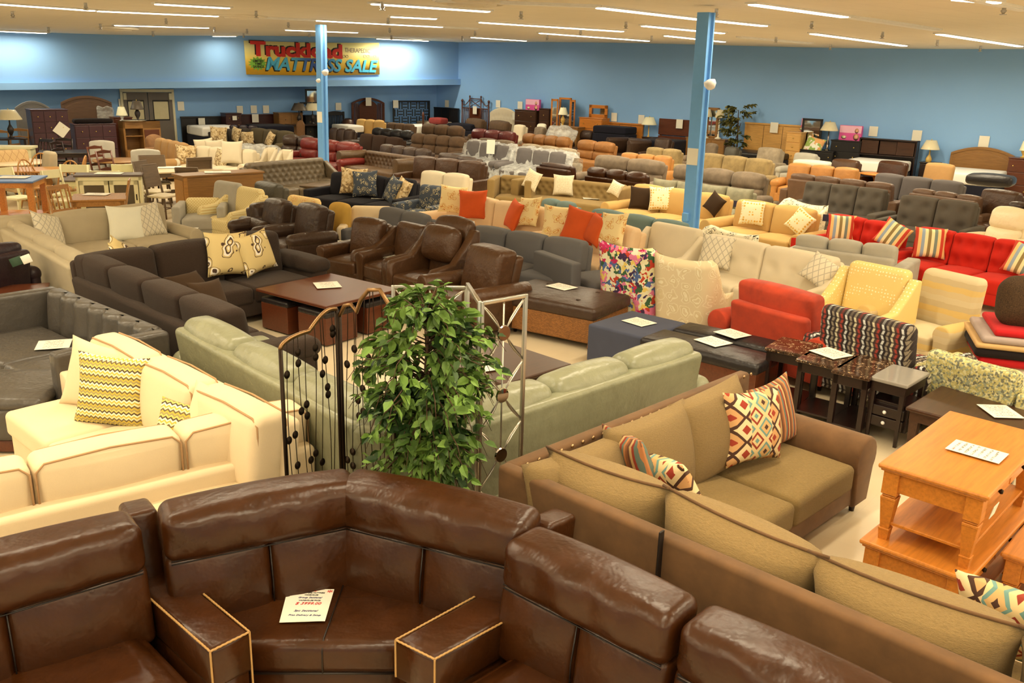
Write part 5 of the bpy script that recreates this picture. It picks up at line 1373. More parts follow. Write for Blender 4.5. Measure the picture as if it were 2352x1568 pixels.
# chocolate sectional
ch1 = sofa('chocolate brown plush sectional with paisley pillows, behind the square wood table', (152, 583), (604, 524), h=.95, n=3, m='chocolate', arm='pad', sides='R', aw=.3, ah=.64, back='plain', bt=.26, d=1.05, lean=.16, name='sectional_sofa')
ch2 = sofa('x', (472, 725), (147, 590), h=.95, n=4, m='chocolate', arm='pad', sides='L', aw=.28, ah=.6, back='plain', bt=.28, d=1.0, lean=.14, fh=.72)
merge(ch1, ch2)
ya = 45
pillow('paisley pillow left of the pair by the arm of the chocolate sectional', 522, 583, .68, .56, 'p_paisley', 42, -14, 4, .2)
pillow('paisley pillow right of the pair by the arm of the chocolate sectional', 588, 580, .68, .52, 'p_paisley', 56, -16, -8, .2, front=.08)
pillow('paisley pillow on the left wing of the chocolate sectional, in front', 292, 612, .74, .5, 'p_paisley', 80, -24, 24, .18, fixed=True)
pillow('paisley pillow tucked behind the front one on the left wing of the chocolate sectional', 280, 596, .74, .46, 'p_paisley', 70, -20, 40, .16, fixed=True)
pillow('dark brown pillow with a patterned border on the near arm of the chocolate sectional', 482, 695, .66, .5, 'p_choc', 70, -22, 6, .18, fixed=True)
pillow('second dark pillow with a patterned border lying behind it on the chocolate sectional', 440, 662, .6, .46, 'p_choc', 60, -50, 0, .16, fixed=True)
# greige sectional
g1 = sofa('greige fabric sectional at the far left with white and diamond pillows', (-40, 500), (356, 463), h=.9, n=3, m='greige', arm='roll', sides='R', aw=.2, ah=.58, back='plain', d=1.0, lean=.14, name='sectional_sofa')
g2 = sofa('x', (150, 598), (-34, 497), h=.86, n=3, m='greige', arm='none', back='plain', d=.98, lean=.12, nb=4)
merge(g1, g2)
pillow('white pillow on the greige sectional', 290, 514, .7, .56, 'p_white', 42, -15, 4, .18)
pillow('grey diamond pillow beside the white one on the greige sectional', 336, 508, .68, .54, 'p_diamond', 46, -16, -8, .17)
pillow('cream diamond pillow on the left wing of the greige sectional', 112, 528, .72, .52, 'p_diamond', 80, -26, 20, .17, fixed=True)
paper('price sheet on a low table edge behind the chocolate sectional', 428, 528, .46, 10, .34, .3)
# square table with four stools pushed under it
st_t, L_, W_ = quadblock('square reddish brown coffee table with stools pushed under it, behind the black wire screen', ((605, 659), (776, 624), (902, 666), (730, 708)), .5, (), name='coffee_table', cat='table')
P(st_t, 'tabletop', boxz(-L_ / 2, L_ / 2, -W_ / 2, W_ / 2, .465, .5, .008), 'cherry', smooth=False)
P(st_t, 'apron', boxz(-L_ / 2 + .1, L_ / 2 - .1, -W_ / 2 + .1, W_ / 2 - .1, .43, .467, .004), 'cherry', smooth=False)
for sx in (-1, 1):
    for sy in (-1, 1): P(st_t, 'leg', boxz(sx * .09 - .04, sx * .09 + .04, sy * .09 - .04, sy * .09 + .04, 0, .44, .004), 'cherry', smooth=False)
cpos = st_t.location; cz = st_t.rotation_euler.z
st0 = None
for i, (sx, sy, nm) in enumerate(((-1, -1, 'on its near side'), (-1, 1, 'on its left side'), (1, -1, 'on its right side'), (1, 1, 'on its far side'))):
    off = Matrix.Rotation(cz, 3, 'Z') @ Vector((sx * L_ * .27, sy * W_ * .27, 0))
    if st0 is None:
        st0 = thing('stool', '', 'stool', (0, 0, 0), cz, 'stools under the square table')
        P(st0, 'body', boxz(-.24, .24, -.24, .24, .02, .34, .006), 'cherry', smooth=False); P(st0, 'pad', T(rbox((.49, .49, .07), .025, (0, 0, .01), n=3), (0, 0, .37)), 'blackleather')
        s1 = st0
    else: s1 = copy_tree(st0)
    s1.location = cpos + off; s1['label'] = 'wooden cube stool with black pad under the square coffee table, ' + nm
paper('price sheet on the square reddish coffee table', 752, 656, .502, 22, .3, .32)
# coffee table behind the ficus
ct = quadtable('dark brown coffee table with a drawer block, right of the silver screen', ((985, 815), (1150, 775), (1300, 838), (1150, 885)), .45, 'darkwood', leg='straight', ra=.05, shelf=.12)
paper('price sheet on the dark brown coffee table beside the silver screen', 1122, 842, .452, 30)
# woven ottoman, blue cube, black benches
o1, L_, W_ = quadblock('woven rattan storage ottoman with a tufted brown leather top', ((1161, 660), (1249, 638), (1431, 680), (1341, 726)), .5, (('woven_base', .08, .37, -.05, .02, 'rattan', 0), ('leather_top', .36, .51, .0, .05, 'darkbrown', .03)), feet='rattan')
P(o1, 'tuft_button', J(*[T(lathe([(.0, .0), (.03, .004), (.0, .012)], 10), (x * L_ * .25, y * W_ * .25, .525)) for x in (-1, 1) for y in (-1, 1)]), 'darkbrown')
paper('price sheet on the leather top of the woven ottoman', 1290, 660, .535, 45, .25, .32)
quadblock('blue grey fabric cube ottoman between the woven ottoman and the black benches', ((1345, 745), (1452, 711), (1578, 742), (1487, 774)), .46, (('body', .03, .46, 0, .03, 'ottblue', .005),), feet='espressowood')
paper('price sheet on the blue grey cube ottoman', 1468, 741, .467, 40, .25, .3)
for lb, qd in (('black leather storage bench nearest the sage sectional, with a tufted lid', ((1488, 768), (1545, 748), (1772, 822), (1722, 848))), ('black leather storage bench behind its twin, by the red chair', ((1553, 748), (1590, 736), (1798, 786), (1765, 808)))):
    b_, L_, W_ = quadblock(lb, qd, .47, (('body', .09, .37, -.04, .01, 'walnut', 0), ('lid', .36, .47, .0, .04, 'blackleather', .02)), name='storage_bench', cat='bench', feet='espressowood')
paper('price sheet on the nearer black storage bench', 1638, 786, .49, 35, .26, .3)
paper('price sheet on the farther black storage bench', 1682, 768, .49, 35, .26, .3)
# marble topped tables
mt = []
for lb, qd in (('small table with a brown marble top, first of three from the black bench', ((1765, 792), (1800, 772), (1888, 790), (1845, 823))), ('small marble topped table with a price sheet, middle of three', ((1836, 818), (1878, 796), (1972, 818), (1922, 850))), ('small table with a brown marble top, last of three, beside the small drawer table', ((1915, 846), (1964, 815), (2064, 826), (1992, 872)))):
    tb_ = quadtable(lb, qd, .6, 'espressowood', leg='straight', ra=.022, top_mat='marble', over=.02, shelf=.1)
paper('price sheet on the middle marble topped table', 1908, 813, .602, 30, .27, .3)
et = quadtable('small black end table with two drawers and white knobs', ((2002, 862), (2050, 834), (2138, 856), (2080, 887)), .6, 'espressowood', leg='taper', ra=.022, top_mat='granite', over=.02)
ex, ey = .40, .36
for i, z in enumerate((.30, .20)):
    dr = P(et, 'drawer', boxz(-.16, .16, -.225, .1, z - .045, z + .045, .005), 'espressowood', (0, 0, 0), (0, 0, -PI / 2), smooth=False)
    P(dr, 'knob', T(lathe([(.006, 0), (.018, .014), (.01, .026)], 10), (0, -.225, z), (PI / 2, 0, 0)), 'white')
P(et, 'shelf', boxz(-.17, .17, -.18, .16, .36, .38, .003), 'espressowood', smooth=False)
P(et, 'drawer_case', boxz(-.17, .17, -.18, .16, .13, .36, .003), 'espressowood', smooth=False)
dk = quadtable('large dark coffee table with a planked top and carved legs, right edge', ((2092, 930), (2168, 880), (2420, 955), (2345, 1012)), .48, 'darkwood', leg='taper', ra=.04, drawer=True)
paper('price sheet on the large dark coffee table at the right edge', 2297, 947, .483, 0, .25, .3)
for x, y in ((2318, 926), (2338, 930)):
    o = one('glass_knob', 'small shiny glass knob lying on the dark coffee table at the right edge', 'knob', lathe([(0, 0), (.02, .005), (.026, .02), (.015, .036), (0, .04)], 12), 'silver', tuple(at(x, y, .482)), group='glass knobs on the dark coffee table')

# ---------------------------------------------------------------- chairs along the left aisle
CH = dict(arm='pad', aw=.17, ah=.6, bt=.22, d=.92, lean=.2)
chair('brown leather chair at the left end of the row, mostly its arms showing', (560, 466), (632, 460), h=.82, m='darkbrown', back='plain', **CH)
chair('brown leather club chair second from the left in the row', (634, 449), (706, 466), h=.95, w=.62, m='darkbrown', back='plain', **CH)
chair('brown leather club chair with a rounded back beside the mustard chair', (705, 458), (796, 480), h=.97, w=.68, m='darkbrown', back='plain', top=.03, **CH)
quadblock('brown leather footstool with dark feet in the gap between the club chairs', ((700, 548), (735, 536), (768, 546), (738, 560)), .46, (('body', .1, .46, 0, .05, 'darkbrown', .02),), feet='espressowood')
chair('brown leather chair with an arched back and slim rolled arms', (830, 494), (917, 506), h=.95, w=.56, m='chestnut', back='plain', top=.04, arm='roll', aw=.14, ah=.62, d=.9, lean=.2)
chair('brown leather chair with curved arms and a flat peaked back, middle of the nearer row', (918, 502), (1004, 520), h=.96, w=.6, m='chestnut', back='tight', arm='slope', aw=.12, ah=.6, d=.9, lean=.16)
c6 = chair('tall brown leather recliner with a loose head pillow and a white tag', (1003, 492), (1116, 512), h=1.14, w=.68, m='chestnut', back='tight', top=.05, arm='slope', aw=.13, ah=.62, d=.95, lean=.2)
P(c6, 'head_pillow', rbox((.62, .2, .44), .09, (.02, .05, .03), n=5), 'chestnut', (0, -.36, .84), (R(-13), 0, 0))
p = at(1086, 512, .98); padd(c6, 'hang_tag', boxz(-.03, .03, -.004, .004, -.045, .045, .001), 'paper_plain', (p.x, p.y - .12, p.z), (0, 0, R(-10)))
chair('brown leather rolled arm recliner in front of the blue grey sofa', (1108, 548), (1236, 582), h=.97, w=.72, m='chestnut', back='plain', bt=.28, arm='roll', aw=.2, ah=.62, d=1.0, lean=.24)
for lb, x, y, z, yw in (('price sheet on the arched back leather chair', 795, 558, .47, 0), ('price sheet on the peaked back leather chair', 890, 588, .47, 0), ('price sheet on the tall recliner seat', 968, 601, .47, 0)):
    paper(lb, x, y, z, yw + 10, .26, .3)
bg = sofa('blue grey fabric sectional behind the rolled arm recliner', (1112, 514), (1368, 552), h=.84, n=3, m='bluegrey2', arm='none', back='plain', bt=.24, d=1.0, lean=.16, name='sectional_sofa')
a_, b_ = at(1236, 574, .74), at(1326, 605, .74)
yw = math.atan2(b_.y - a_.y, b_.x - a_.x); mid = (a_ + b_) / 2
padd(bg, 'arm', rbox(((b_ - a_).length, .16, .66), .03, n=2), 'bluegrey2', (mid.x, mid.y, .41), (0, 0, yw))
padd(bg, 'seat_cushion', rbox((.75, .75, .2), .06, (0, 0, .03), n=3), 'bluegrey2', (mid.x + .62, mid.y + .1, .37), (0, 0, yw))
padd(bg, 'base', rbox((.7, .75, .22), .03, n=1), 'bluegrey2', (mid.x + .6, mid.y + .12, .17), (0, 0, yw))
sofa('second blue grey sofa behind the peaked back leather chair', (905, 473), (1010, 494), h=.9, n=2, m='bluegrey2', arm='track', back='plain', d=.95)
# greige and yellow chairs near the wooden cabinet back
chair('greige slipper chair with a tall back in front of the wooden cabinet', (508, 412), (562, 420), h=1.0, m='greybeige', back='tight', arm='none', d=.85, lean=.2)
chair('pale yellow grid patterned club chair beside the greige slipper chair', (552, 424), (612, 434), h=.95, m='f_yellowgrid', back='tight', arm='slope', aw=.13, ah=.62, d=.85)
chair('greige chair with yellow grid front arms, in front of the slipper chair', (428, 452), (508, 452), h=.72, m='greybeige', bm='f_yellowgrid', back='tight', arm='track', aw=.14, ah=.66, d=.85)
chair('grey green leather chair behind the club chairs', (617, 414), (668, 424), h=.92, m='greyleather2', back='plain', arm='none', d=.85)
chair('chair in orange flowered print showing above the club chairs', (676, 445), (742, 456), h=.86, m='f_orangeflower', back='tight', arm='none', d=.7)
chair('mustard chair back behind the rounded leather club chair', (770, 464), (812, 470), h=.92, m='mustard', back='tight', arm='none', d=.8, top=.03)
chair('cream chair with angled back behind the arched leather chair', (808, 470), (902, 472), h=.86, m='cream', back='tight', arm='track', aw=.14, ah=.62, d=.85)

# ---------------------------------------------------------------- middle, right of centre
wingback('wing chair covered in bright multicoloured flowers, seen from behind', (1503, 572), (1362, 546), 1.12, 'f_floral')
wingback('beige damask wing chair seen from behind, right of the flowered one', (1640, 600), (1492, 576), 1.1, 'f_damaskbeige')
chair('cream armchair with slim sloping arms behind the wing chairs', (1512, 506), (1622, 526), h=.98, m='cream2', back='tight', arm='slope', aw=.1, ah=.6, d=.92, lean=.2)
sofa('cream two cushion sofa with button tufted back and lattice pillows', (1650, 534), (1948, 590), h=.92, n=2, m='cream2', back='tuft', rows=1, cols=3, bt=.22, arm='slope', aw=.12, ah=.6, d=.98, lean=.18)
pillow('grey lattice pillow at the left end of the cream tufted sofa', 1645, 578, .68, .46, 'p_diamond', -20, -16, 5, .16)
pillow('grey lattice pillow at the right arm of the cream tufted sofa', 1882, 622, .64, .38, 'p_diamond', -32, -22, 28, .14)
chair('red orange velvet armchair with rolled arms seen from behind', (1848, 690), (1674, 645), h=.95, m='redorange', back='plain', bt=.26, fh=.74, arm='roll', aw=.26, ah=.58, d=.95, lean=.16)
wy = chair('pale yellow wing chair with a dotted weave, beside the cream tufted sofa', (1958, 592), (2116, 622), h=1.06, w=.74, m='f_yellowspot', back='tight', arm='slope', aw=.12, ah=.62, d=.88, lean=.12)
chair('beige armchair with soft yellow stripes and rolled arms, beside the yellow wing chair', (2120, 606), (2304, 646), h=1.02, w=.74, m='f_beigestripe', back='tight', arm='roll', aw=.2, ah=.62, d=.95, lean=.2)
paper('price sheet on the seat of the yellow striped armchair', 2180, 728, .48, -25, .25, .3)
paper('price sheet on the seat of the pale yellow wing chair', 2000, 694, .48, -20, .25, .28)
chair('armchair woven in dark, red and cream stripes seen from behind', (2092, 752), (1882, 697), h=.95, m='f_multistripe', back='tight', arm='roll', aw=.2, ah=.6, d=.9, lean=.16)
chair('yellow and grey tweed chair with a low curved back, seen from behind', (2338, 858), (2124, 800), h=.78, m='f_tweed', back='tight', arm='track', aw=.1, ah=.6, d=.8, lean=.14, top=-.02)
# blankets and pillow piled at the right edge
bb = at(2308, 842, .1)
yb = R(-18)
for nm, lb, z0, z1, m, s, dx in (('blanket', 'thick folded cream blanket at the foot of the pile on the right edge', .02, .40, 'blanket_cream', (.9, .8), .15), ('blanket', 'bright red blanket with a rolled edge on the cream one', .40, .49, 'blanket_red', (1.0, .85), .1), ('blanket', 'black blanket above the bright red one', .49, .58, 'blanket_black', (1.06, .9), .08), ('blanket', 'tan bordered blanket on the black one', .58, .63, 'blanket_tan', (1.06, .9), .08), ('blanket', 'grey blanket on the tan one, at the right edge', .63, .70, 'blanket_grey', (1.0, .86), .1), ('blanket', 'top red blanket under the brown fur pillow', .70, .77, 'blanket_red', (.86, .8), .14)):
    o = one(nm, lb, 'blanket', T(rbox((s[0], s[1], z1 - z0), min(.09, (z1 - z0) / 2 * .95), (0, 0, .01), n=3), (0, 0, (z1 - z0) / 2)), m, (bb.x + dx - .3, bb.y - .66, z0), (0, 0, yb), 'folded blankets piled at the right edge')
o = one('fur_pillow', 'brown fur pillow on top of the blanket pile at the right edge', 'pillow', T(rbox((.56, .28, .46), .12, (.02, .05, .04), n=5), (0, 0, 0)), 'furbrown', (bb.x - .28, bb.y - .68, 1.0), (R(-14), 0, yb))
# ---------------------------------------------------------------- rows of sofas towards the far walls
F_ = dict(lod=0, leg=None)
def S_(label, A, B, h, n, m, back='plain', arm='track', out=False, **k):
    k.setdefault('aw', .2)
    return sofa(label, A, B, h=h, n=n, m=m, back=back, arm=arm, out=out, **k)
# tan sectionals with orange pillows
S_('beige curved sofa with orange and damask pillows, behind the tall leather recliner', (1058, 440), (1284, 478), .92, 2, 'beige', arm='roll', out=True, sides='L', aw=.24, d=1.0)
pillow('damask pillow at the left arm of the farther beige sofa', 1040, 458, .72, .5, 'p_damask', -8, -16, 4, .15)
pillow('square orange pillow beside the damask one on the farther beige sofa', 1086, 470, .68, .52, 'orange', -12, -16, -3, .16)
pillow('orange pillow turned on edge at the right of the farther beige sofa', 1180, 494, .66, .5, 'orange', -70, -20, 6, .17)
pillow('damask pillow behind the edge on orange one, farther beige sofa', 1214, 486, .68, .5, 'p_damask', -50, -20, -8, .15)
S_('beige curved sofa with two orange pillows, nearer of the pair, behind the flowered chair', (1298, 484), (1492, 524), .92, 2, 'beige', arm='roll', out=True, sides='LR', aw=.24, d=1.0)
pillow('damask pillow with a large medallion on the nearer beige sofa', 1284, 511, .72, .54, 'p_damask', -12, -16, 2, .16)
pillow('large square orange pillow on the nearer beige sofa', 1332, 520, .66, .56, 'orange', -24, -18, 10, .17)
pillow('orange pillow leaning against the large one on the nearer beige sofa', 1369, 528, .64, .46, 'orange', -62, -22, 8, .16)
pillow('damask pillow at the right end of the nearer beige sofa', 1407, 526, .68, .5, 'p_damask', -48, -20, -6, .15)
# navy sofa
S_('navy blue sofa with teal ikat pillows', (768, 392), (984, 414), .9, 3, 'navy', arm='track', aw=.18, d=1.0)
pillow('cream textured pillow at the left end of the navy sofa', 812, 416, .72, .56, 'p_tanleaf', 0, -16, 3, .16)
pillow('teal ikat pillow in front of the cream one on the navy sofa', 838, 422, .68, .54, 'p_ikat', -8, -16, -4, .16)
pillow('teal ikat pillow on edge in the middle of the navy sofa', 901, 436, .64, .54, 'p_ikat', -58, -24, 10, .16)
pillow('cream pillow on edge next to the ikat one on the navy sofa', 922, 440, .64, .54, 'p_tanleaf', -52, -24, 12, .16)
chair('chair covered in teal ikat print at the right end of the navy sofa', (962, 420), (1052, 430), h=.9, m='p_ikat', back='tight', arm='track', aw=.16, ah=.6, out=False, d=.85)
paper('price sheet on the navy sofa seat', 870, 455, .47, 5, .3, .36)
S_('beige loveseat behind the navy sofa', (972, 389), (1106, 403), .95, 2, 'cream2', arm='pad', d=.95)
S_('brown leather three seat sofa behind the beige loveseat', (968, 357), (1124, 372), .98, 3, 'chestnut', arm='track', out=True, aw=.14, d=.95)
# grey chesterfield and its neighbours
S_('grey brown leather sofa with a deeply buttoned back and scooped arms', (556, 374), (733, 360), .98, 3, 'greyleather', back='chester', rows=4, arm='slope', out=True, aw=.14, d=.98, lean=.14)
quadblock('grey brown leather ottoman in front of the buttoned sofa', ((712, 408), (748, 400), (790, 404), (752, 414)), .5, (('body', .1, .4, -.03, .02, 'greyleather', 0), ('pad', .38, .5, 0, .05, 'greyleather', .02)))
paper('price sheet on the seat of the buttoned grey leather sofa', 668, 407, .47, 20, .5, .4)
quadtable('low grey end table between the buttoned sofa and the navy sofa', ((700, 424), (726, 418), (748, 424), (722, 430)), .5, 'greywood', shelf=.2)
S_('brown leather chesterfield with buttoned back and rolled arms level with it', (850, 344), (966, 360), .84, 2, 'olivebrown', back='chester', rows=3, arm='chester', aw=.24, out=True, d=.95)
# left far rows
S_('red leather reclining sofa beside the farther blue column', (700, 315), (846, 331), 1.0, 3, 'redleather', back='rec', arm='pad', d=1.0)
S_('dark brown leather reclining sofa left of the farther column', (648, 309), (740, 314), 1.0, 2, 'darkbrown', back='rec', arm='pad', d=1.0)
S_('dark grey sofa with tan leaf pillows, in front of the black bed', (464, 298), (582, 293), .92, 3, 'darkgrey', back='pillow', arm='track', d=.95)
pillow('tan leaf pillow at the left end of the dark grey sofa', 502, 310, .72, .56, 'p_tanleaf', 20, -16, 4, .15)
pillow('tan leaf pillow in the middle of the dark grey sofa', 541, 309, .72, .5, 'p_tanleaf', -40, -16, 10, .15)
pillow('tan leaf pillow between the dark grey and olive sofas', 569, 320, .68, .56, 'p_tanleaf', 6, -16, -3, .15)
S_('olive grey sofa next to the dark grey one', (586, 293), (692, 304), .95, 3, 'olivegrey', arm='pad', d=.95)
pillow('tan leaf pillow on edge on the olive grey sofa', 620, 320, .66, .5, 'p_tanleaf', -50, -22, 14, .15)
S_('dark plum sofa back just behind the dark grey sofa', (518, 287), (606, 289), 1.0, 3, 'plum_fab', arm='pad', d=.9)
S_('golden tan sofa with four back cushions, left of the cream one', (376, 316), (452, 332), .95, 4, 'camel', arm='roll', d=.95)
chair('brown rounded chaise chair behind the golden tan sofa', (322, 316), (370, 312), h=.9, m='midfab', back='tight', top=.08, arm='pad', out=False, aw=.16)
S_('cream sofa heaped with pillows, in front of the olive grey sofa', (454, 334), (612, 346), .88, 4, 'cream2', arm='roll', d=.95)
for i, (x, y, m, lb, s, yw) in enumerate(((468, 340, 'cream2', 'plain cream pillow at the left of the heaped cream sofa', .56, 0), (492, 343, 'cream2', 'plain cream pillow second from the left on the heaped cream sofa', .56, -6), (532, 350, 'cream2', 'large cream pillow in the middle of the heaped cream sofa', .62, -10), (508, 366, 'p_brownwhite', 'brown and white pillow in front on the heaped cream sofa', .56, -40), (428, 356, 'p_tanleaf', 'tan leaf pillow leaning left of the heaped cream sofa', .54, 30), (446, 354, 'f_quilt', 'quilted pillow left of the heaped cream sofa', .5, 20))):
    pillow(lb, x, y, .68, s, m, yw, -16, 3 * i - 8, .18)
w1 = one('plastic_sheet', 'clear plastic sheet draped over the right half of the cream sofa', 'plastic sheet', T(rbox((1.3, .8, .5), .12, (.03, .03, .05), n=8, fn=lambda V, Nn: V + .03 * np.sin(V[:, [1, 2, 0]] * 17)), (0, 0, 0)), 'film', tuple(at(588, 356, .62)), (0, 0, R(-10)))
for i, (a, b, lb) in enumerate((((612, 337), (642, 339), 'left of a pair of cream barrel chairs beyond the buttoned grey sofa'), ((646, 342), (677, 344), 'right of a pair of cream barrel chairs beyond the buttoned grey sofa'))):
    wingback(lb, a, b, .95, 'cream2', d=.6, top=.0, taper=.95)
FR = [
 ('yellow tan sofa in front of the cherry headboard', (822, 273), (898, 278), 1.1, 3, 'yellowtan', 'plain', 'pad'),
 ('brown microfibre sofa right of the yellow tan one', (894, 281), (968, 287), 1.08, 3, 'brownfab', 'plain', 'pad'),
 ('black leather sofa in front of the yellow tan one', (862, 293), (966, 303), .95, 4, 'blackleather', 'rec', 'pad'),
 ('dark brown leather sofa just right of the farther column', (764, 293), (832, 299), .95, 3, 'darkbrown', 'plain', 'pad'),
 ('dark brown sofa with three square cushions, right of the farther column', (838, 306), (944, 319), .95, 3, 'darkbrownfab', 'plain', 'pad'),
 ('brown four seat reclining sofa behind the dark leather row', (950, 306), (1086, 318), 1.02, 4, 'brownfab', 'rec', 'pad'),
 ('very dark leather sofa with scalloped back behind the chesterfield', (884, 330), (1012, 346), .95, 4, 'darkbrown', 'plain', 'pad'),
 ('dark leather loveseat left of the wrapped sofas', (1022, 349), (1130, 368), .88, 2, 'darkbrown', 'plain', 'pad'),
 ('brown reclining sofa in front of the rattan headboard', (972, 284), (1080, 292), 1.1, 3, 'brownfab', 'rec', 'pad'),
 ('maroon leather sofa in front of the cream headboard', (1090, 295), (1202, 306), 1.05, 3, 'maroon', 'rec', 'pad'),
 ('golden brown four cushion sofa in front of the oak dresser', (1206, 306), (1328, 318), 1.0, 4, 'gold', 'rec', 'pad'),
 ('golden brown loveseat right of the four cushion one', (1334, 320), (1432, 331), 1.0, 2, 'gold', 'rec', 'pad'),
 ('taupe loveseat just behind the left wrapped sofa', (1106, 316), (1200, 326), .95, 2, 'taupe', 'plain', 'pad'),
 ('pale taupe sofa just behind the right wrapped sofa', (1206, 329), (1346, 345), .98, 3, 'taupelight', 'plain', 'pad'),
 ('dark brown buttoned leather settee near the table lamp', (1444, 314), (1500, 321), .98, 2, 'darkbrown', 'chester', 'chester'),
 ('taupe suede reclining loveseat left of the nearer column', (1372, 354), (1552, 374), 1.05, 2, 'taupe', 'rec', 'pad'),
 ('long taupe suede reclining sofa crossing behind the nearer column', (1552, 376), (1788, 404), 1.05, 3, 'taupe', 'rec', 'pad'),
 ('olive plush loveseat left of the nearer column', (1486, 337), (1586, 346), 1.0, 2, 'oliveplush', 'plain', 'pad'),
 ('olive plush sofa right of the nearer column', (1616, 350), (1798, 370), 1.0, 3, 'oliveplush', 'plain', 'pad'),
 ('peach leather sofa whose top shows behind the taupe loveseat', (1426, 349), (1566, 361), .98, 3, 'orangetan', 'plain', 'pad'),
 ('orange tan leather sofa with three square cushions', (1804, 373), (1997, 389), .98, 3, 'orangetan', 'plain', 'pad'),
 ('grey three cushion sofa in front of the arched oak headboard', (2012, 395), (2244, 422), .98, 3, 'slate', 'plain', 'pad'),
 ('sage plush sofa with loose pillow back in front of the taupe row', (1500, 408), (1762, 438), .86, 4, 'sageplush', 'pillow', 'track'),
 ('teal sofa of two cushions behind the beige orange pillow sofas', (1256, 452), (1358, 470), .88, 2, 'teal', 'plain', 'track'),
 ('longer teal sofa in front of the yellow tan pillow sofa', (1366, 474), (1622, 516), .88, 3, 'teal', 'plain', 'track'),
]
for lb, a, b, h, n, m, bk, ar in FR:
    S_(lb, a, b, h, n, m, back=bk, arm=ar, rows=3, d=.95 if bk != 'rec' else 1.0)
CHR = [
 ('brown plush recliner in front of the rattan headboard', (1080, 271), (1126, 276), 1.15, 'brownfab', 'rec'),
 ('brown plush recliner in front of the cream tufted headboard', (1132, 276), (1184, 281), 1.15, 'brownfab', 'rec'),
 ('pale cream chair in front of the dark chests', (1186, 286), (1222, 289), 1.1, 'cream2', 'plain'),
 ('white rounded chair in front of the folding mirror', (1228, 284), (1266, 286), 1.15, 'p_white', 'tight'),
 ('grey brown chair in front of the white rounded chair', (1234, 291), (1268, 294), 1.1, 'taupe', 'plain'),
 ('dark brown leather recliner in front of the small oak dresser', (1340, 299), (1380, 303), 1.02, 'darkbrown', 'rec'),
 ('dark leather chair with a channelled back near the low oak headboard', (1386, 304), (1440, 311), 1.0, 'darkbrown', 'channel'),
 ('dark brown leather recliner in front of the plank headboard', (1512, 316), (1560, 321), 1.05, 'darkbrown', 'plain'),
 ('taupe bucket chair right of the nearer column', (1624, 328), (1660, 333), 1.0, 'taupe', 'tight'),
 ('dark grey leather chair in front of the oak bed', (1674, 336), (1716, 341), 1.0, 'greyleather2', 'plain'),
 ('beige recliner in front of the wide oak headboard', (1746, 337), (1816, 344), 1.02, 'taupelight', 'plain'),
 ('grey beige armchair below the black framed mirror', (1828, 349), (1898, 356), 1.0, 'greybeige', 'plain'),
 ('brown leather chair in front of the black chest', (1912, 363), (1996, 371), 1.0, 'chestnut', 'plain'),
 ('very dark puffy recliner in front of the dark storage bed', (2016, 367), (2104, 377), 1.05, 'espresso', 'tight'),
 ('camel recliner with a tall plain back in front of the lamp', (2120, 372), (2212, 381), 1.08, 'camel', 'tight'),
 ('brown leather recliner at the right edge behind the cream one', (2262, 430), (2380, 446), 1.05, 'chestnut', 'plain'),
 ('cream leather recliner at the right edge', (2288, 470), (2400, 488), 1.08, 'creamleather', 'rec'),
]
for lb, a, b, h, m, bk in CHR:
    chair(lb, a, b, h=h, m=m, back=bk, arm='pad', aw=.17, out=False, d=.95, top=.03, nb=(4 if bk == 'channel' else 1))
one('cushion', 'white seat cushion lying on the grey beige armchair arms', 'pillow', T(rbox((1.0, .4, .14), .06, (0, 0, .03), n=4), (0, 0, 0)), 'p_white', tuple(at(1866, 375, .8)), (0, 0, YR))
# two sofas still wrapped in clear film
for lb, a, b in (('cream sofa wrapped in clear plastic, left of two, with a tag', (1084, 322), (1196, 337)), ('cream sofa wrapped in clear plastic, right of two', (1196, 338), (1332, 354))):
    t = S_(lb, a, b, 1.0, 3, 'slate', arm='pad', d=1.0)
    A, B = at(a[0], a[1], 1.0), at(b[0], b[1], 1.0); w = (B - A).length
    prof = [(.04, .12), (.05, .98), (-.02, 1.05), (-.26, 1.03), (-.36, .72), (-.42, .6), (-.98, .52), (-1.05, .12)]
    rr = random.Random(len(lb)); nx = 26
    V, F = [], []
    for i in range(nx + 1):
        x = -w / 2 - .06 + (w + .12) * i / nx
        for y, z in prof: V.append((x, y + rr.uniform(-.03, .03), z + rr.uniform(-.035, .035) - (.12 * (abs(x) > w / 2 - .1) if z > .5 else 0)))
    m_ = len(prof)
    for i in range(nx):
        for k in range(m_ - 1): F.append((i * m_ + k, i * m_ + k + 1, (i + 1) * m_ + k + 1, (i + 1) * m_ + k))
    P(t, 'plastic_wrap', (np.array(V), F), 'film')
p = at(1128, 335, .95)
one('price_sign', 'white tag with a red spot on the left wrapped sofa', 'price sign', boxz(-.12, .12, -.003, .003, -.2, .2, .001), 'paper', (p.x, p.y - .35, p.z - .0), (R(-10), 0, R(-12)), smooth=False)
w3 = one('plastic_bag', 'white crumpled plastic bag on the golden brown sofa', 'plastic sheet', T(rbox((1.0, .6, .4), .15, (.05, .05, .08), n=8, fn=lambda V, Nn: V + .05 * np.sin(V[:, [1, 2, 0]] * 13)), (0, 0, 0)), 'film', tuple(at(1290, 308, .95)), (0, 0, YR))
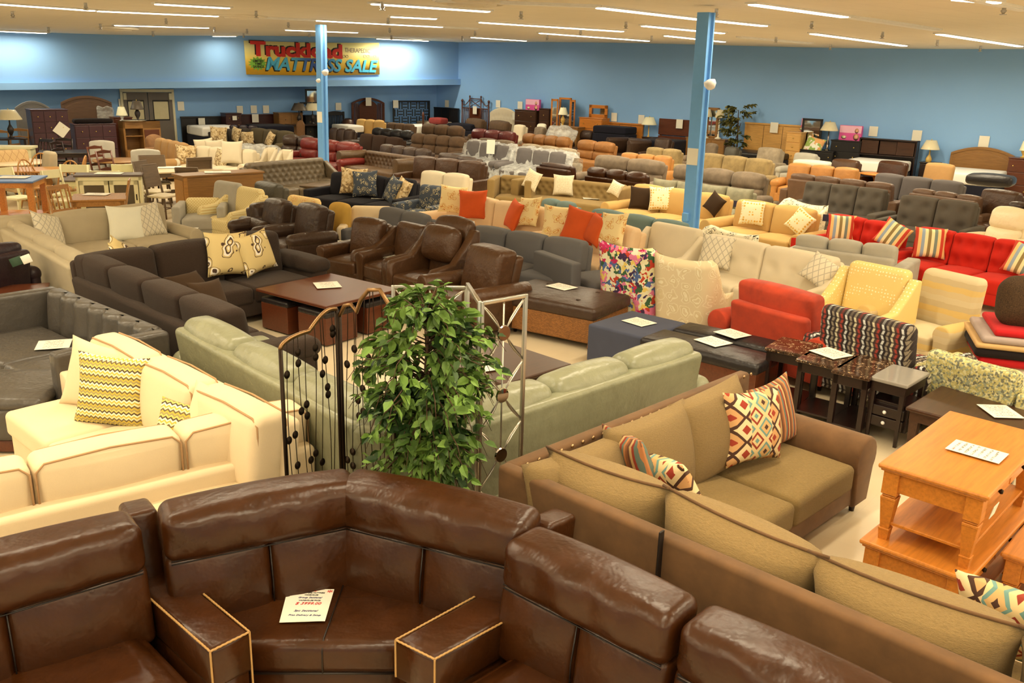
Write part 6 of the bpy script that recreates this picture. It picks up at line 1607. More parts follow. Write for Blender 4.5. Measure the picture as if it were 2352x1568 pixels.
# sofas seen from behind
chair('very dark leather recliner turned away, behind the olive chesterfield', (1302, 384), (1228, 374), h=1.02, m='espresso', back='plain', arm='none', d=.9)
S_('very dark brown leather sofa turned away with its cushion tops showing', (1492, 404), (1326, 384), .95, 3, 'espresso', back='rec', arm='track', d=.95, fh=.78)
S_('long brown leather sofa turned away, behind the buttoned grey sofas', (2062, 428), (1792, 398), .95, 4, 'mocha', back='plain', arm='track', d=.95, fh=.85)
S_('second brown leather sofa turned away, behind the shrink wrapped grey loveseat', (2262, 458), (2068, 432), .92, 3, 'mocha', back='plain', arm='track', d=.95)
S_('dark brown sofa turned away at the right edge', (2400, 480), (2284, 461), .95, 2, 'darkbrown', back='plain', arm='track', d=.95)
# grey buttoned pair
S_('grey leather sofa of three buttoned cushions', (1848, 413), (2070, 438), 1.0, 3, 'greytuft', back='tuft', rows=2, cols=2, arm='track', d=.98)
S_('grey leather loveseat of two buttoned cushions in torn wrapping', (2084, 446), (2258, 466), 1.0, 2, 'greytuft', back='tuft', rows=2, cols=2, arm='track', out=True, aw=.14, d=.98)
# olive chesterfield pair
S_('olive tan velvet sofa with a buttoned back and level square arms', (1242, 404), (1446, 424), .82, 1, 'olive', back='chester', rows=3, arm='track', ah=.81, aw=.2, d=.95, out=True)
chair('olive tan velvet armchair left of the buttoned olive sofa', (1152, 400), (1218, 403), h=.84, m='olive', back='chester', rows=3, arm='track', ah=.82, aw=.16, out=True, d=.9)
pillow('cream woven pillow on the olive velvet sofa', 1294, 425, .72, .46, 'p_geo', 2, -14, 2, .14)
pillow('small cream pillow at the right arm of the olive velvet sofa', 1414, 433, .72, .3, 'p_geo', -30, -18, 20, .14)
pillow('cream woven pillow on the olive velvet armchair', 1222, 413, .76, .42, 'p_geo', -40, -18, 16, .14)
paper('price sheet on the olive velvet sofa seat', 1360, 456, .47, 0, .4, .3)
# yellow tan sofas
S_('yellow tan three cushion sofa with brown and yellow pillows, by the nearer column', (1476, 421), (1690, 450), .92, 3, 'yellowtan', arm='roll', out=True, aw=.22, d=1.0)
pillow('dark brown pillow at the left of the yellow tan sofa', 1472, 455, .68, .46, 'p_choc', -6, -16, 3, .15)
pillow('yellow print pillow beside the dark brown one on the yellow tan sofa', 1518, 456, .68, .48, 'p_honey', -14, -16, -2, .15)
pillow('yellow print pillow just right of the nearer column', 1610, 467, .72, .42, 'p_honey', -50, -18, 10, .15)
pillow('dark brown pillow standing on its corner at the right arm of the yellow tan sofa', 1641, 468, .68, .38, 'p_choc', -48, -18, 28, .15)
S_('yellow tan loveseat with two yellow print pillows', (1714, 456), (1892, 482), .92, 2, 'yellowtan', arm='roll', out=True, aw=.22, d=1.0)
pillow('yellow print pillow at the left arm of the yellow tan loveseat', 1728, 489, .68, .44, 'p_honey', -16, -16, 2, .15)
pillow('yellow print pillow tilted at the right arm of the yellow tan loveseat', 1838, 510, .64, .42, 'p_honey', -44, -20, 30, .15)
wingback('white barrel chair with black scribbled lines behind the yellow tan loveseat', (1812, 452), (1914, 472), .93, 'f_scribble', d=.7, top=.06, taper=.98)
wingback('white barrel chair with black scribbled lines in front of the nearer column', (1632, 514), (1756, 540), .9, 'f_scribble', d=.7, top=.05, taper=.98)
# red sofas
S_('red loveseat with buttoned cushions and striped pillows', (1932, 489), (2096, 517), .92, 2, 'red', back='tuft', rows=2, cols=3, arm='track', out=True, aw=.2, ah=.56, d=.98)
S_('red sofa with buttoned cushions at the right edge', (2128, 518), (2402, 560), .92, 3, 'red', back='tuft', rows=2, cols=3, arm='track', out=True, aw=.2, ah=.56, d=.98)
pillow('striped pillow at the left arm of the red loveseat', 1932, 524, .7, .45, 'p_candy', -10, -16, 2, .14)
pillow('striped pillow tilted at the right end of the red loveseat', 2050, 540, .66, .44, 'p_candy', -30, -22, 26, .14)
pillow('striped pillow at the left arm of the red sofa', 2136, 558, .7, .47, 'p_candy', -14, -16, 1, .14)
pillow('striped pillow cut by the right edge on the red sofa', 2352, 598, .66, .46, 'p_candy', -40, -20, 14, .14)
paper('price sheet on the seat of the red sofa', 2236, 605, .48, -20, .3, .28)
S_('light grey sofa turned away behind the cream tufted sofa', (2086, 578), (1792, 540), .84, 3, 'greybeige', back='plain', arm='track', d=.95, fh=.7)
for lb, x, y in (('small dark hang tag on the yellow tan sofa arm', 1684, 464), ('small dark hang tag on the yellow tan loveseat', 1886, 495)):
    p = at(x, y, .75); one('hang_tag', lb, 'tag', boxz(-.05, .05, -.004, .004, -.06, .06, .001), 'tan_tag', (p.x, p.y - .25, p.z), (0, 0, R(-20)), smooth=False)
p = at(1482, 532, .75); one('hang_tag', 'small red hang tag on the nearer beige sofa', 'tag', boxz(-.05, .05, -.004, .004, -.06, .06, .001), 'redtag', (p.x, p.y - .2, p.z), (0, 0, R(-20)), smooth=False)
# ---------------------------------------------------------------- furniture along the right wall
def hbR(label, x0, x1, yt, mat, style='panel', off=.1, **k): return headboard(label, x0, x1, yt, mat, style, wr, off, **k)
def hbL(label, x0, x1, yt, mat, style='panel', off=-1.0, **k): return headboard(label, x0, x1, yt, mat, style, wl, off, **k)
def wpos(px, py, off, wall=wr):
    p = wall(px, py, off); return Vector((p.x, p.y, 0)), p.z
def chestR(label, x0, x1, yt, rows, cols, mat, d=.5, off=None, wall=wr, gap=.05, **k):
    off = gap + d * .5 if off is None else off
    a, b = wall(x0, yt, off), wall(x1, yt, off)
    h = (a.z + b.z) / 2; w = Vector((b.x - a.x, b.y - a.y)).length
    if DBG: print('CH %-50s w=%.2f h=%.2f' % (label[:50], w, h))
    yaw = YR if wall is wr else YL
    nrm = Vector((math.sin(yaw), -math.cos(yaw), 0))
    c = Vector(((a.x + b.x) / 2, (a.y + b.y) / 2, 0)) - nrm * (d * .5)
    t = chest(label, c, yaw, w, d, h, rows, cols, mat, **k)
    return t, c + nrm * d * .5, h, w, yaw
def lampR(label, x, ytop, ztab, off=.35, wall=wr, sw=None, **k):
    """a table lamp whose top is seen at (x, ytop), standing at height ztab"""
    p = wall(x, ytop, off)
    hgt = max(.45, p.z - ztab)
    sr = k.pop('sr', None) or hgt * .28
    return lamp(label, 0, 0, loc=(p.x, p.y, ztab), hgt=hgt, sr=sr, group=k.pop('group', None), **k)

hb, hw, zt = hbR('low black headboard at the far corner of the right wall', 996, 1053, 247, 'black')
mattress('grey pillow topped bed in front of the black corner headboard', hb, hw, .95, 'taupelight', .8, th=.3)
hb, hw, zt = hbR('bamboo style wooden headboard with a pointed centre', 1062, 1123, 220, 'cherry', 'rattan')
mattress('dark covered mattress below the bamboo style headboard', hb, hw, .95, 'darkcloth', .7)
wsign('price sign on the bamboo style headboard', 1086, 1095, 244, 262, wr, .2)
hb, hw, zt = hbR('cream tufted headboard with an arched top', 1127, 1188, 247, 'cream2', 'tufted')
wsign('price sign leaning at the right end of the cream tufted headboard', 1177, 1188, 260, 275, wr, .3)
t, c, h, w, yw = chestR('dark brown chest of drawers under the farther pink poster', 1190, 1241, 252, 4, 1, 'darkwood')
pinkz = h
t, c, h, w, yw = chestR('second dark brown chest, right of the one with the poster', 1246, 1271, 249, 4, 1, 'darkwood')
def poster(label, x0, x1, y0, y1, off=.25):
    a, b = wr(x0, y1, off), wr(x1, y1, off); z1 = wr((x0 + x1) / 2, y0, off).z; z0 = (a.z + b.z) / 2
    w = (b - a).length; hh = z1 - z0
    t = thing('poster_box', label, 'box', ((a.x + b.x) / 2, (a.y + b.y) / 2, z0), YR)
    P(t, 'box', boxz(-w / 2, w / 2, -.06, .06, 0, hh, .004), 'pink', smooth=False)
    P(t, 'upper_panel', boxz(-w / 2 + .01, w / 2 - .01, -.064, -.058, hh * .5, hh - .01, .001), 'pinkpale', smooth=False)
    P(t, 'picture', J(T(lathe([(0, 0), (hh * .14, .004), (0, .006)], 14), (w * .28, -.062, hh * .66), (PI / 2, 0, 0), (1, 1.2, 1)), T(lathe([(0, 0), (hh * .2, .004), (0, .006)], 14), (w * .28, -.062, hh * .24), (PI / 2, 0, 0), (1, 1.1, 1))), 'skin')
    P(t, 'label_spot', T(lathe([(0, 0), (hh * .12, .004), (0, .006)], 14), (-w * .27, -.062, hh * .2), (PI / 2, 0, 0), (1.5, 1, 1)), 'p_honey')
    return t
poster('pink boxed poster with a figure, on the dark chest near the far corner', 1209, 1240, 228, 253)
# folding mirror, oak dresser with mirror
p0, _ = wpos(1297, 290, .3); zt = wr(1297, 224, .3).z
a, b = wr(1272, 224, .3), wr(1326, 228, .3); w = (b - a).length
m1 = mirror('oak framed folding mirror of three panels, against the right wall', p0, YR, w * .52, zt - .7, .7, 'oak', .07)
for s in (-1, 1):
    P(m1, 'wing_frame', T(J(boxz(-.0, w * .26, -.03, 0, zt - .14, zt - .06), boxz(0, w * .26, -.03, 0, .7, .78), boxz(0, .06, -.03, 0, .7, zt - .06), boxz(w * .26 - .06, w * .26, -.03, 0, .7, zt - .06)), (s * w * .26 if s > 0 else -w * .26 - w * .22, -.02 - (.18 if s < 0 else 0), 0), (0, 0, R(-22 * s))), 'oak', smooth=False)
    P(m1, 'wing_glass', T(boxz(.05, w * .26 - .05, -.02, -.012, .76, zt - .12, .001), (s * w * .26 if s > 0 else -w * .26 - w * .22, -.02 - (.18 if s < 0 else 0), 0), (0, 0, R(-22 * s))), 'mirror', smooth=False)
t, c, h, w, yw = chestR('oak dresser in front of the folding mirror', 1276, 1336, 290, 3, 2, 'midwood', off=.8)
lampR('table lamp with a cream pleated shade in front of the folding mirror', 1294, 247, h, .8)
t, c, h, w, yw = chestR('small oak chest of drawers below the square oak mirror', 1338, 1393, 270, 4, 1, 'oak')
a, b = wr(1355, 240, .15), wr(1397, 242, .15)
mirror('square oak framed mirror standing on the small oak chest', ((a.x + b.x) / 2, (a.y + b.y) / 2, 0), YR, (b - a).length, a.z - h, h, 'oak', .12)
hb, hw, zt = hbR('low oak headboard left of the lit table lamp', 1397, 1478, 282, 'oak')
mattress('dark covered mattress in front of the low oak headboard', hb, hw, zt - .1, 'darkcloth', .8)
lampR('table lamp with a cream shade and yellow base right of the low oak headboard', 1492, 269, .65)
chestR('small dark nightstand under the table lamp by the low oak headboard', 1480, 1506, 314, 2, 1, 'darkwood', d=.4, off=.35)
hb, hw, zt = hbR('dark brown plank headboard just left of the nearer column', 1515, 1598, 273, 'walnut', 'plank')
mattress('dark covered mattress in front of the plank headboard', hb, hw, .95, 'darkcloth', th=.3)
wsign('price sign on the plank headboard', 1553, 1568, 274, 295, wr, .2)
p0, _ = wpos(1634, 313, .2)
z0 = wr(1634, 318, .2).z
a, b = wr(1618, 246, .2), wr(1646, 246, .2)
mirror('brown framed mirror half hidden by the nearer column', p0, YR, (b - a).length, a.z - z0, z0, 'midwood', .09)
t, c, h, w, yw = chestR('brown dresser right behind the nearer column with two white lamps', 1582, 1674, 317, 2, 3, 'midwood')
lampR('tall white candlestick lamp nearest the column, in front of the brown mirror', 1626, 250, h, .4, style='stick', base='ivory', sh_='shade_wrap', sr=.17)
lampR('tall white candlestick lamp to the right of the brown mirror', 1655, 252, h, .35, style='stick', base='ivory', sh_='shade_wrap', sr=.17)
# palm in the corner of the dresser
pp_, _ = wpos(1690, 330, .75)
zt = wr(1690, 230, .75).z
palm = thing('potted_tree', 'tall artificial tree with drooping yellow green leaves by the right wall', 'plant', pp_)
P(palm, 'pot', lathe([(.13, 0), (.18, .3), (.16, .3)], 16), 'pot')
P(palm, 'trunk', J(tube([(0, 0, .2), (.05, 0, 1.0), (-.02, 0, zt - .3)], [.03, .025, .012], 6), tube([(.02, 0, .2), (-.06, .02, .9), (.1, 0, zt - .7)], [.02, .018, .01], 6)), 'bark')
LV, LF = [], []
rf = random.Random(5)
for i in range(46):
    f = rf.random(); z = zt - .15 - f * (zt - .9)
    a = rf.uniform(0, 2 * PI)
    st_ = Vector((0, 0, z)); rr_ = .28 + .28 * math.sin(PI * min(1, .2 + f))
    en = Vector((rr_ * math.cos(a), rr_ * math.sin(a), z + rf.uniform(-.15, .12)))
    for k in range(14):
        q = st_.lerp(en, .3 + .7 * k / 13)
        leaf(q, Vector((math.cos(a) + rf.uniform(-1, 1), math.sin(a) + rf.uniform(-1, 1), rf.uniform(-1.0, .3))), rf.uniform(.11, .18))
P(palm, 'foliage', (np.array([tuple(v) for v in LV]), LF), 'leafdark', smooth=False)
hb, hw, zt = hbR('wide light oak headboard with two panels right of the tree', 1713, 1846, 284, 'lightoak')
wsign('price sign on the wide light oak headboard', 1769, 1787, 281, 305, wr, .2)
chestR('narrow light oak chest at the right end of the wide oak headboard', 1812, 1848, 303, 5, 1, 'lightoak', d=.45, off=.6)
mattress('dark covered bed base in front of the wide oak headboard', hb, hw, .8, 'black', th=.2)
t, c, h, w, yw = chestR('low black dresser under the black framed mirror', 1838, 1922, 344, 3, 2, 'black', d=.5, off=.5)
a, b = wr(1845, 271, .3), wr(1892, 271, .3)
mirror('black framed mirror with a flat cornice on the low black dresser', ((a.x + b.x) / 2, (a.y + b.y) / 2, 0), YR, (b - a).length, a.z - h, h, 'black', .07)
p = wr(1870, 333, .62)
pl = mesh_obj('throw_pillow', pillow_mesh(.62, .5, .18), 'p_green'); pl.location = (p.x, p.y, p.z); pl.rotation_euler = rot_e(math.degrees(YR), -14, 12)
tag(pl, 'white and green leaf pillow leaning on the black framed mirror', 'pillow', PG)
lampR('table lamp with a broad pale shade between the black mirror and the pink poster', 1907, 280, h, .5, sr=.27, base='pewter', style='spin', sh_='shade_wrap')
poster('pink poster box half hidden behind the black framed mirror', 1840, 1852, 272, 302, .1)
t, c, h, w, yw = chestR('black chest of drawers carrying the nearer pink poster', 1914, 1986, 322, 4, 1, 'black')
poster('larger pink boxed poster with a figure, on the black chest', 1927, 1978, 288, 322)
hb, hw, zt = hbR('dark storage headboard with three cubby doors', 1980, 2114, 319, 'espressowood', 'storage', off=.3)
mattress('white mattress in front of the dark storage headboard', hb, hw, .85, 'mattress', th=.3)
lampR('table lamp with a wrapped square looking shade right of the storage bed', 2140, 322, .7, .4, sh_='shade_wrap', sr=.26)
chestR('dark nightstand below the lamp right of the storage bed', 2116, 2160, 372, 2, 1, 'espressowood', d=.45, off=.4)
hb, hw, zt = hbR('arched brown oak headboard at the right edge', 2187, 2336, 340, 'midwood', 'arch', off=.12)
mattress('white mattress with a grey top before the arched oak headboard', hb, hw, .78, 'mattress', 1.9, th=.3)
t, c, h, w, yw = chestR('brown nightstand at the right edge beside the arched headboard', 2320, 2385, 362, 3, 1, 'walnut', d=.5)
lampR('lamp with a cream shade cut by the right edge', 2356, 330, h, .35)
one('folded_cover', 'folded black leather cover lying on the bed at the right edge', 'cover', T(rbox((1.0, .6, .22), .08, (.02, .02, .05), n=4), (0, 0, 0)), 'blackleather', tuple(at(2276, 413, .9)), (0, 0, YR))
rt = rtable('round honey wood table behind the grey three cushion sofa', at(2014, 398, .74), .42, .74, 'oak')
for lb, x0, x1, y0, y1 in (('price sign on the wall above the black corner headboard', 1022, 1031, 230, 246), ('price sign left above the cream tufted headboard', 1139, 1149, 230, 247), ('price sign on the wall right of the cream tufted headboard', 1189, 1200, 233, 250), ('price sign above the left end of the low oak headboard', 1404, 1417, 259, 279), ('price sign above the right end of the low oak headboard', 1466, 1480, 264, 284), ('price sign on the wall above the left of the storage bed', 1996, 2016, 290, 313), ('price sign on the wall at the right end of the storage bed', 2095, 2117, 299, 323), ('price sign on the wall above the arched oak headboard', 2248, 2272, 312, 338)):
    wsign(lb, x0, x1, y0, y1, wr, .03)

# ---------------------------------------------------------------- furniture along the recessed back wall
hb, hw, zt = hbL('black panel headboard right of the double door', 415, 512, 267, 'black')
mattress('white mattress before the black panel headboard', hb, hw, .95, 'mattress', wall=wl, th=.3, ln=1.5)
wsign('price sign on the black panel headboard', 456, 471, 271, 292, wl, -.85)
t, c, h, w, yw = chestR('dark cherry chest between the two headboards on the back wall', 511, 549, 259, 5, 1, 'mahogany', wall=wl, off=-.75)
wsign('small white tag on the dark cherry chest', 534, 544, 266, 276, wl, -.45)
hb, hw, zt = hbL('dark cherry headboard with a tan top edge', 550, 634, 262, 'mahogany')
mattress('dark covered mattress before the dark cherry headboard', hb, hw, .95, 'darkcloth', wall=wl)
wsign('price sign on the dark cherry headboard', 579, 594, 262, 281, wl, -.85)
chestR('brown dresser with grey side left of the farther column', 633, 690, 258, 3, 2, 'midwood', wall=wl, off=-.65, knob='darkwood')
p0, _ = wpos(713, 258, -.7, wl); zt = wl(713, 204, -.7).z
t, c, h, w, yw = chestR('black dresser under the tall black mirror', 694, 732, 264, 3, 2, 'black', wall=wl, off=-.7)
a, b = wl(700, 204, -.6), wl(730, 204, -.6)
mk = mirror('tall black mirror on stepped posts left of the farther column', ((a.x + b.x) / 2, (a.y + b.y) / 2, 0), YL, (b - a).length, .62, zt - .62, 'black', .07)
P(mk, 'posts', J(boxz(-.5, -.42, -.05, 0, h, zt - .5), boxz(.42, .5, -.05, 0, h, zt - .5), boxz(-.5, .5, -.05, 0, zt - .56, zt - .48)), 'black', smooth=False)
lampR('table lamp with a dark pleated shade left of the farther column, first of two', 686, 237, .95, -.2, wl, sh_='shade_dark', base='lamp_dark', sr=.3)
lampR('table lamp with a plastic wrapped shade right beside the farther column', 717, 237, .95, -.2, wl, sh_='shade_wrap', base='lamp_dark', sr=.33)
one('side_table', 'small dark side table under the pleated lamps', 'table', J(boxz(-.75, .75, -.3, .3, .9, .95), boxz(-.7, -.62, -.25, .25, 0, .9), boxz(.62, .7, -.25, .25, 0, .9)), 'espressowood', (wl(702, 280, -.2).x, wl(702, 280, -.2).y, 0), (0, 0, YL), smooth=False)
wk = chair('round backed wicker chair below the pleated lamps', (676, 283), (708, 284), h=1.05, m='wicker', back='tight', arm='pad', aw=.12, out=False, top=.12, d=.8)
hb, hw, zt = hbL('black slatted headboard just right of the farther column', 750, 790, 255, 'black', 'slat')
mattress('white sheeted mattress before the black slatted headboard', hb, hw, .9, 'mattress', wall=wl)
hb, hw, zt = hbL('cherry headboard with an arched top and slatted ends', 807, 882, 226, 'cherry', 'archslat')
mattress('dark covered mattress before the arched cherry headboard', hb, hw, .95, 'darkcloth', wall=wl)
wsign('price sign on the arched cherry headboard', 840, 853, 224, 243, wl, -.8)
hb, hw, zt = hbL('black open lattice headboard near the far corner', 902, 987, 231, 'black', 'lattice')
mattress('cream mattress before the black lattice headboard', hb, hw, .85, 'mattress', 1.2, wall=wl, th=.3)
wsign('price sign on the black lattice headboard', 903, 915, 230, 248, wl, -.85)
one('footboard_post', 'thin red brown bed post near the black lattice headboard', 'bed post', T(lathe([(.04, 0), (.04, 1.2), (.06, 1.25), (.02, 1.4)], 10), (0, 0, 0)), 'cherry', (wl(972, 280, .7).x, wl(972, 280, .7).y, 0))
one('folded_blanket', 'folded pink red blanket on the bed before the lattice headboard', 'blanket', T(rbox((.7, .5, .22), .08, (0, 0, .03), n=3), (0, 0, 0)), 'pinkred', (wl(1007, 276, .3).x, wl(1007, 276, .3).y, 1.02), (0, 0, YR))
one('basket', 'dark woven basket left of the arched cherry headboard', 'basket', lathe([(.2, 0), (.3, .6), (.22, 1.05), (.1, 1.12)], 14), 'darkwood', (wl(799, 272, -.5).x, wl(799, 272, -.5).y, 0))
for lb, x0, x1, y0, y1 in (('price sign on the blue wall right of the double door', 408, 423, 233, 254), ('price sign above the dark cherry chest', 544, 558, 243, 261), ('price sign above the left of the dark cherry headboard', 576, 590, 242, 260), ('price sign above the right of the dark cherry headboard', 604, 618, 242, 260), ('price sign just right of the farther column', 749, 754, 237, 253), ('price sign above the black slatted headboard', 771, 784, 236, 253)):
    wsign(lb, x0, x1, y0, y1, wl, -1.16)
# double door
a, b = wl(286, 310, -1.17), wl(404, 310, -1.17); zt = wl(345, 208, -1.17).z
c = (a + b) / 2; w = (b - a).length
dd = tag(thing('door_1', None, None, (c.x, c.y, 0), YL), kind='structure')
P(dd, 'frame', J(boxz(-w / 2 - .03, w / 2 + .03, -.06, .0, zt - .05, zt + .05), boxz(-w / 2 - .03, -w / 2 + .05, -.06, 0, 0, zt), boxz(w / 2 - .05, w / 2 + .03, -.06, 0, 0, zt)), 'door_cream', smooth=False)
for s in (-1, 1):
    x0, x1 = (-w / 2 + .04, -.01) if s < 0 else (.01, w / 2 - .04)
    lf = P(dd, 'leaf', boxz(x0, x1, -.05, -.005, .01, zt - .06, .004), 'door_grey', smooth=False)
    xm = (x0 + x1) / 2; ww = (x1 - x0)
    P(lf, 'window_frame', J(boxz(xm - ww * .34, xm + ww * .34, -.056, -.05, zt - 1.0, zt - .95), boxz(xm - ww * .34, xm + ww * .34, -.056, -.05, zt - .36, zt - .31), boxz(xm - ww * .34, xm - ww * .3, -.056, -.05, zt - 1, zt - .31), boxz(xm + ww * .3, xm + ww * .34, -.056, -.05, zt - 1, zt - .31)), 'black', smooth=False)
    P(lf, 'pane', boxz(xm - ww * .3, xm + ww * .3, -.054, -.05, zt - .95, zt - .36, .001), 'pane', smooth=False)
    P(lf, 'top_hinge', boxz(x0 + .02 if s < 0 else x1 - .12, x0 + .12 if s < 0 else x1 - .02, -.09, -.05, zt - .3, zt - .08, .004), 'door_cream', smooth=False)
wsign('small printed notice on the wall left of the double door', 273, 281, 227, 250, wl, -1.16)
# the left part of the back wall stands back behind the big headboard
tall, c, h, w, yw = chestR('tall dark plum chest of drawers with brass pulls, left end of the back wall', 62, 150, 250, 5, 3, 'plum', wall=wl, off=2.2, d=.62)
p = at(141, 298, 1.25)
pc_ = tall.location
ps = one('price_sign', 'white price sign turned like a diamond on the tall plum chest', 'price sign', T(boxz(-.17, .17, -.17, .17, -.002, .002, .0005), (0, 0, 0), (PI / 2, 0, 0)), 'paper', tuple(wl(141, 298, 2.535)), (0, R(40), YL), smooth=False)
hb, hw, zt = hbL('grey headboard with an arched silver rim behind the tall plum chest', 32, 112, 234, 'greyhead', 'arch', off=.6)
hb, hw, zt = hbL('large brown arched headboard wrapped in plastic, left of the door', 138, 254, 222, 'brownhead', 'arch', off=.1)
P(hb, 'plastic_wrap', T(rbox((.5, .14, .9), .05, n=6, fn=lambda V, Nn: V + .03 * np.sin(V[:, [1, 2, 0]] * 23)), (hw - .22, -.05, zt - .75)), 'film')
t, c, h, w, yw = chestR('plum and brown dresser with doors below the large arched headboard', 163, 262, 283, 3, 3, 'plum', wall=wl, off=1.6, d=.5)
one('linen_stack', 'bundle of folded dark linen on the plum and brown dresser', 'linen', T(rbox((1.1, .35, .12), .05, (0, 0, .02), n=3), (0, 0, .07)), 'blanket_black', tuple(Vector((c.x, c.y, h))), (0, 0, YL))
hutch_a, hutch_b = wl(270, 276, 1.5), wl(355, 276, 1.5); zh = (hutch_a.z + hutch_b.z) / 2; w = (hutch_b - hutch_a).length
hu = thing('media_cabinet', 'brown wooden cabinet with an open shelf in front of the double door', 'cabinet', ((hutch_a.x + hutch_b.x) / 2, (hutch_a.y + hutch_b.y) / 2, 0), YL)
P(hu, 'carcass', J(boxz(-w / 2, w / 2, -.04, 0, 0, zh), boxz(-w / 2, w / 2, -.5, 0, zh - .22, zh), boxz(-w / 2, -w / 2 + .06, -.5, 0, 0, zh), boxz(.02, w / 2, -.5, 0, 0, zh), boxz(-w / 2, w / 2, -.5, 0, 0, .4)), 'midwood', smooth=False)
P(hu, 'door', boxz(.06, w / 2 - .05, -.52, -.49, .45, zh - .26), 'walnut', smooth=False)
P(hu, 'shelf', boxz(-w / 2 + .05, .03, -.46, -.02, .8, .83), 'midwood', smooth=False)
hp = hu.location
lamp('small lamp with a white cone shade on the brown media cabinet', 0, 0, loc=tuple(wl(281, 275, 1.75).xy) + (zh,), hgt=.42, sr=.17, base='white')
lamp('lamp with a dark plastic wrapped shade on the brown media cabinet', 0, 0, loc=tuple(wl(317, 275, 1.75).xy) + (zh,), hgt=.6, sr=.2, sh_='shade_dark', base='lamp_dark')
one('tray', 'silver tray on the brown media cabinet', 'tray', T(lathe([(0, 0), (.26, .0), (.3, .03), (.28, .035), (0, .012)], 20), (0, 0, 0), (0, 0, 0), (1.3, .7, 1)), 'silver', tuple(wl(308, 275, 1.95).xy) + (zh + .001,), (0, 0, YL))
chestR('low brown dresser behind the media cabinet, against the door side', 255, 300, 268, 2, 1, 'walnut', wall=wl, off=.5, d=.45)
lampw = lampR('tall lamp wrapped in clear plastic at the far left edge', 18, 252, .9, 2.6, wl, sh_='shade_wrap', base='lamp_dark', sr=.34)
one('side_table', 'dark side table under the plastic wrapped lamp at the far left', 'table', J(boxz(-.4, .4, -.3, .3, .86, .9), boxz(-.36, -.3, -.26, .26, 0, .86), boxz(.3, .36, -.26, .26, 0, .86)), 'espressowood', (wl(18, 290, 2.6).x, wl(18, 290, 2.6).y, 0), (0, 0, YL), smooth=False)

# ---------------------------------------------------------------- dining sets at the left
def dc(label, px, py, zt, yaw, kind, mat, h=1.0, **k):
    """a dining chair whose back's top middle is seen at (px, py)"""
    p = at(px, py, h)
    back = Vector((-math.sin(R(yaw)), math.cos(R(yaw)), 0)) * .3
    return dchair(label, p - back, R(yaw), kind, mat, h, **k)
quadtable('high honey wood table with a blue top and wine rings, at the left edge', ((-40, 412), (12, 400), (90, 404), (66, 421)), .95, 'oak', leg='straight', ra=.05, top_mat='bluetop', shelf=.3)
paper('price sheet on the blue topped table', 32, 408, .952, 10, .5, .36)
dc('cream chair back behind the blue topped table', 8, 385, 1, 70, 'slab', 'creampaint')
bf = at(179, 396, .92); bf2 = at(326, 395, .92)
u = bf2 - bf; w = u.length
bu = thing('buffet_cabinet', 'cream painted buffet with two glass doors and a dark top', 'cabinet', ((bf.x + bf2.x) / 2, (bf.y + bf2.y) / 2, 0), math.atan2(u.y, u.x))
P(bu, 'top', boxz(-w / 2 - .03, w / 2 + .03, -.47, .02, .88, .92, .008), 'greytop', smooth=False)
P(bu, 'carcass', J(boxz(-w / 2, w / 2, -.05, 0, .05, .88), boxz(-w / 2, -w / 2 + .05, -.44, 0, 0, .88), boxz(w / 2 - .05, w / 2, -.44, 0, 0, .88), boxz(-w / 2, w / 2, -.44, 0, .05, .12), boxz(-w / 2, w / 2, -.44, 0, .8, .88), boxz(-w / 2 + .05, w / 2 - .05, -.4, -.04, .45, .47)), 'creampaint', smooth=False)
for s in (-1, 1):
    x0, x1 = (-w / 2 + .06, -.01) if s < 0 else (.01, w / 2 - .06)
    d_ = P(bu, 'door', J(boxz(x0, x1, -.465, -.44, .72, .8), boxz(x0, x1, -.465, -.44, .12, .2), boxz(x0, x0 + .08, -.465, -.44, .12, .8), boxz(x1 - .08, x1, -.465, -.44, .12, .8)), 'creampaint', smooth=False)
    P(d_, 'glass', boxz(x0 + .07, x1 - .07, -.455, -.45, .19, .73, .001), 'glass_dark', smooth=False)
    P(d_, 'handle', boxz((x1 - .05 if s > 0 else x0 + .03), (x1 - .03 if s > 0 else x0 + .05), -.475, -.46, .42, .54, .004), 'blackmetal', smooth=False)
paper('price sheet on the cream buffet', 250, 399, .922, 10, .5, .3)
quadtable('honey drop leaf table in front of the cream buffet', ((158, 457), (176, 444), (286, 443), (292, 460)), .74, 'honey', leg='straight', ra=.035)
paper('price sheet on the honey drop leaf table', 222, 447, .742, 5, .42, .3)
dc('honey slat back chair at the left of the drop leaf table', 132, 426, 1, 62, 'slat', 'honey')
dc('honey slat back chair at the right of the drop leaf table', 294, 412, 1, -70, 'slat', 'honey')
quadtable('cream dining table with a dark top behind the buffet', ((140, 412), (165, 401), (215, 402), (195, 416)), .74, 'creampaint', top_mat='greytop')
dc('cream broad railed chair facing us behind the cream dining table', 169, 378, 1, 4, 'slab', 'creampaint', w=.6)
dc('cream chair at the left side of the cream dining table', 118, 390, 1, 64, 'slab', 'creampaint')
dc('cream low backed chair behind the buffet, left of two', 241, 392, 1, 185, 'slab', 'creampaint', h=.95, w=.6)
dc('cream chair behind the buffet, right of two', 280, 377, 1, 200, 'slab', 'creampaint', w=.42)
p = at(108, 388, .74)
t = table('honey pedestal table with clipped corners among the bow back chairs', p, R(18), 1.5, 1.0, .74, 'honey', leg='pedestal', apron=False)
dc('honey bow back chair behind the honey pedestal table', 92, 352, 1, 10, 'windsor', 'honey', w=.52)
dc('honey bow back chair at the left of the honey pedestal table', 54, 366, 1, 70, 'windsor', 'honey', w=.5)
dc('honey bow back chair right behind the cream broad railed chair', 160, 369, 1, 0, 'windsor', 'honey', w=.52)
dc('honey bow back chair seen side on at the right of the pedestal table', 193, 358, 1, -75, 'windsor', 'honey', w=.5)
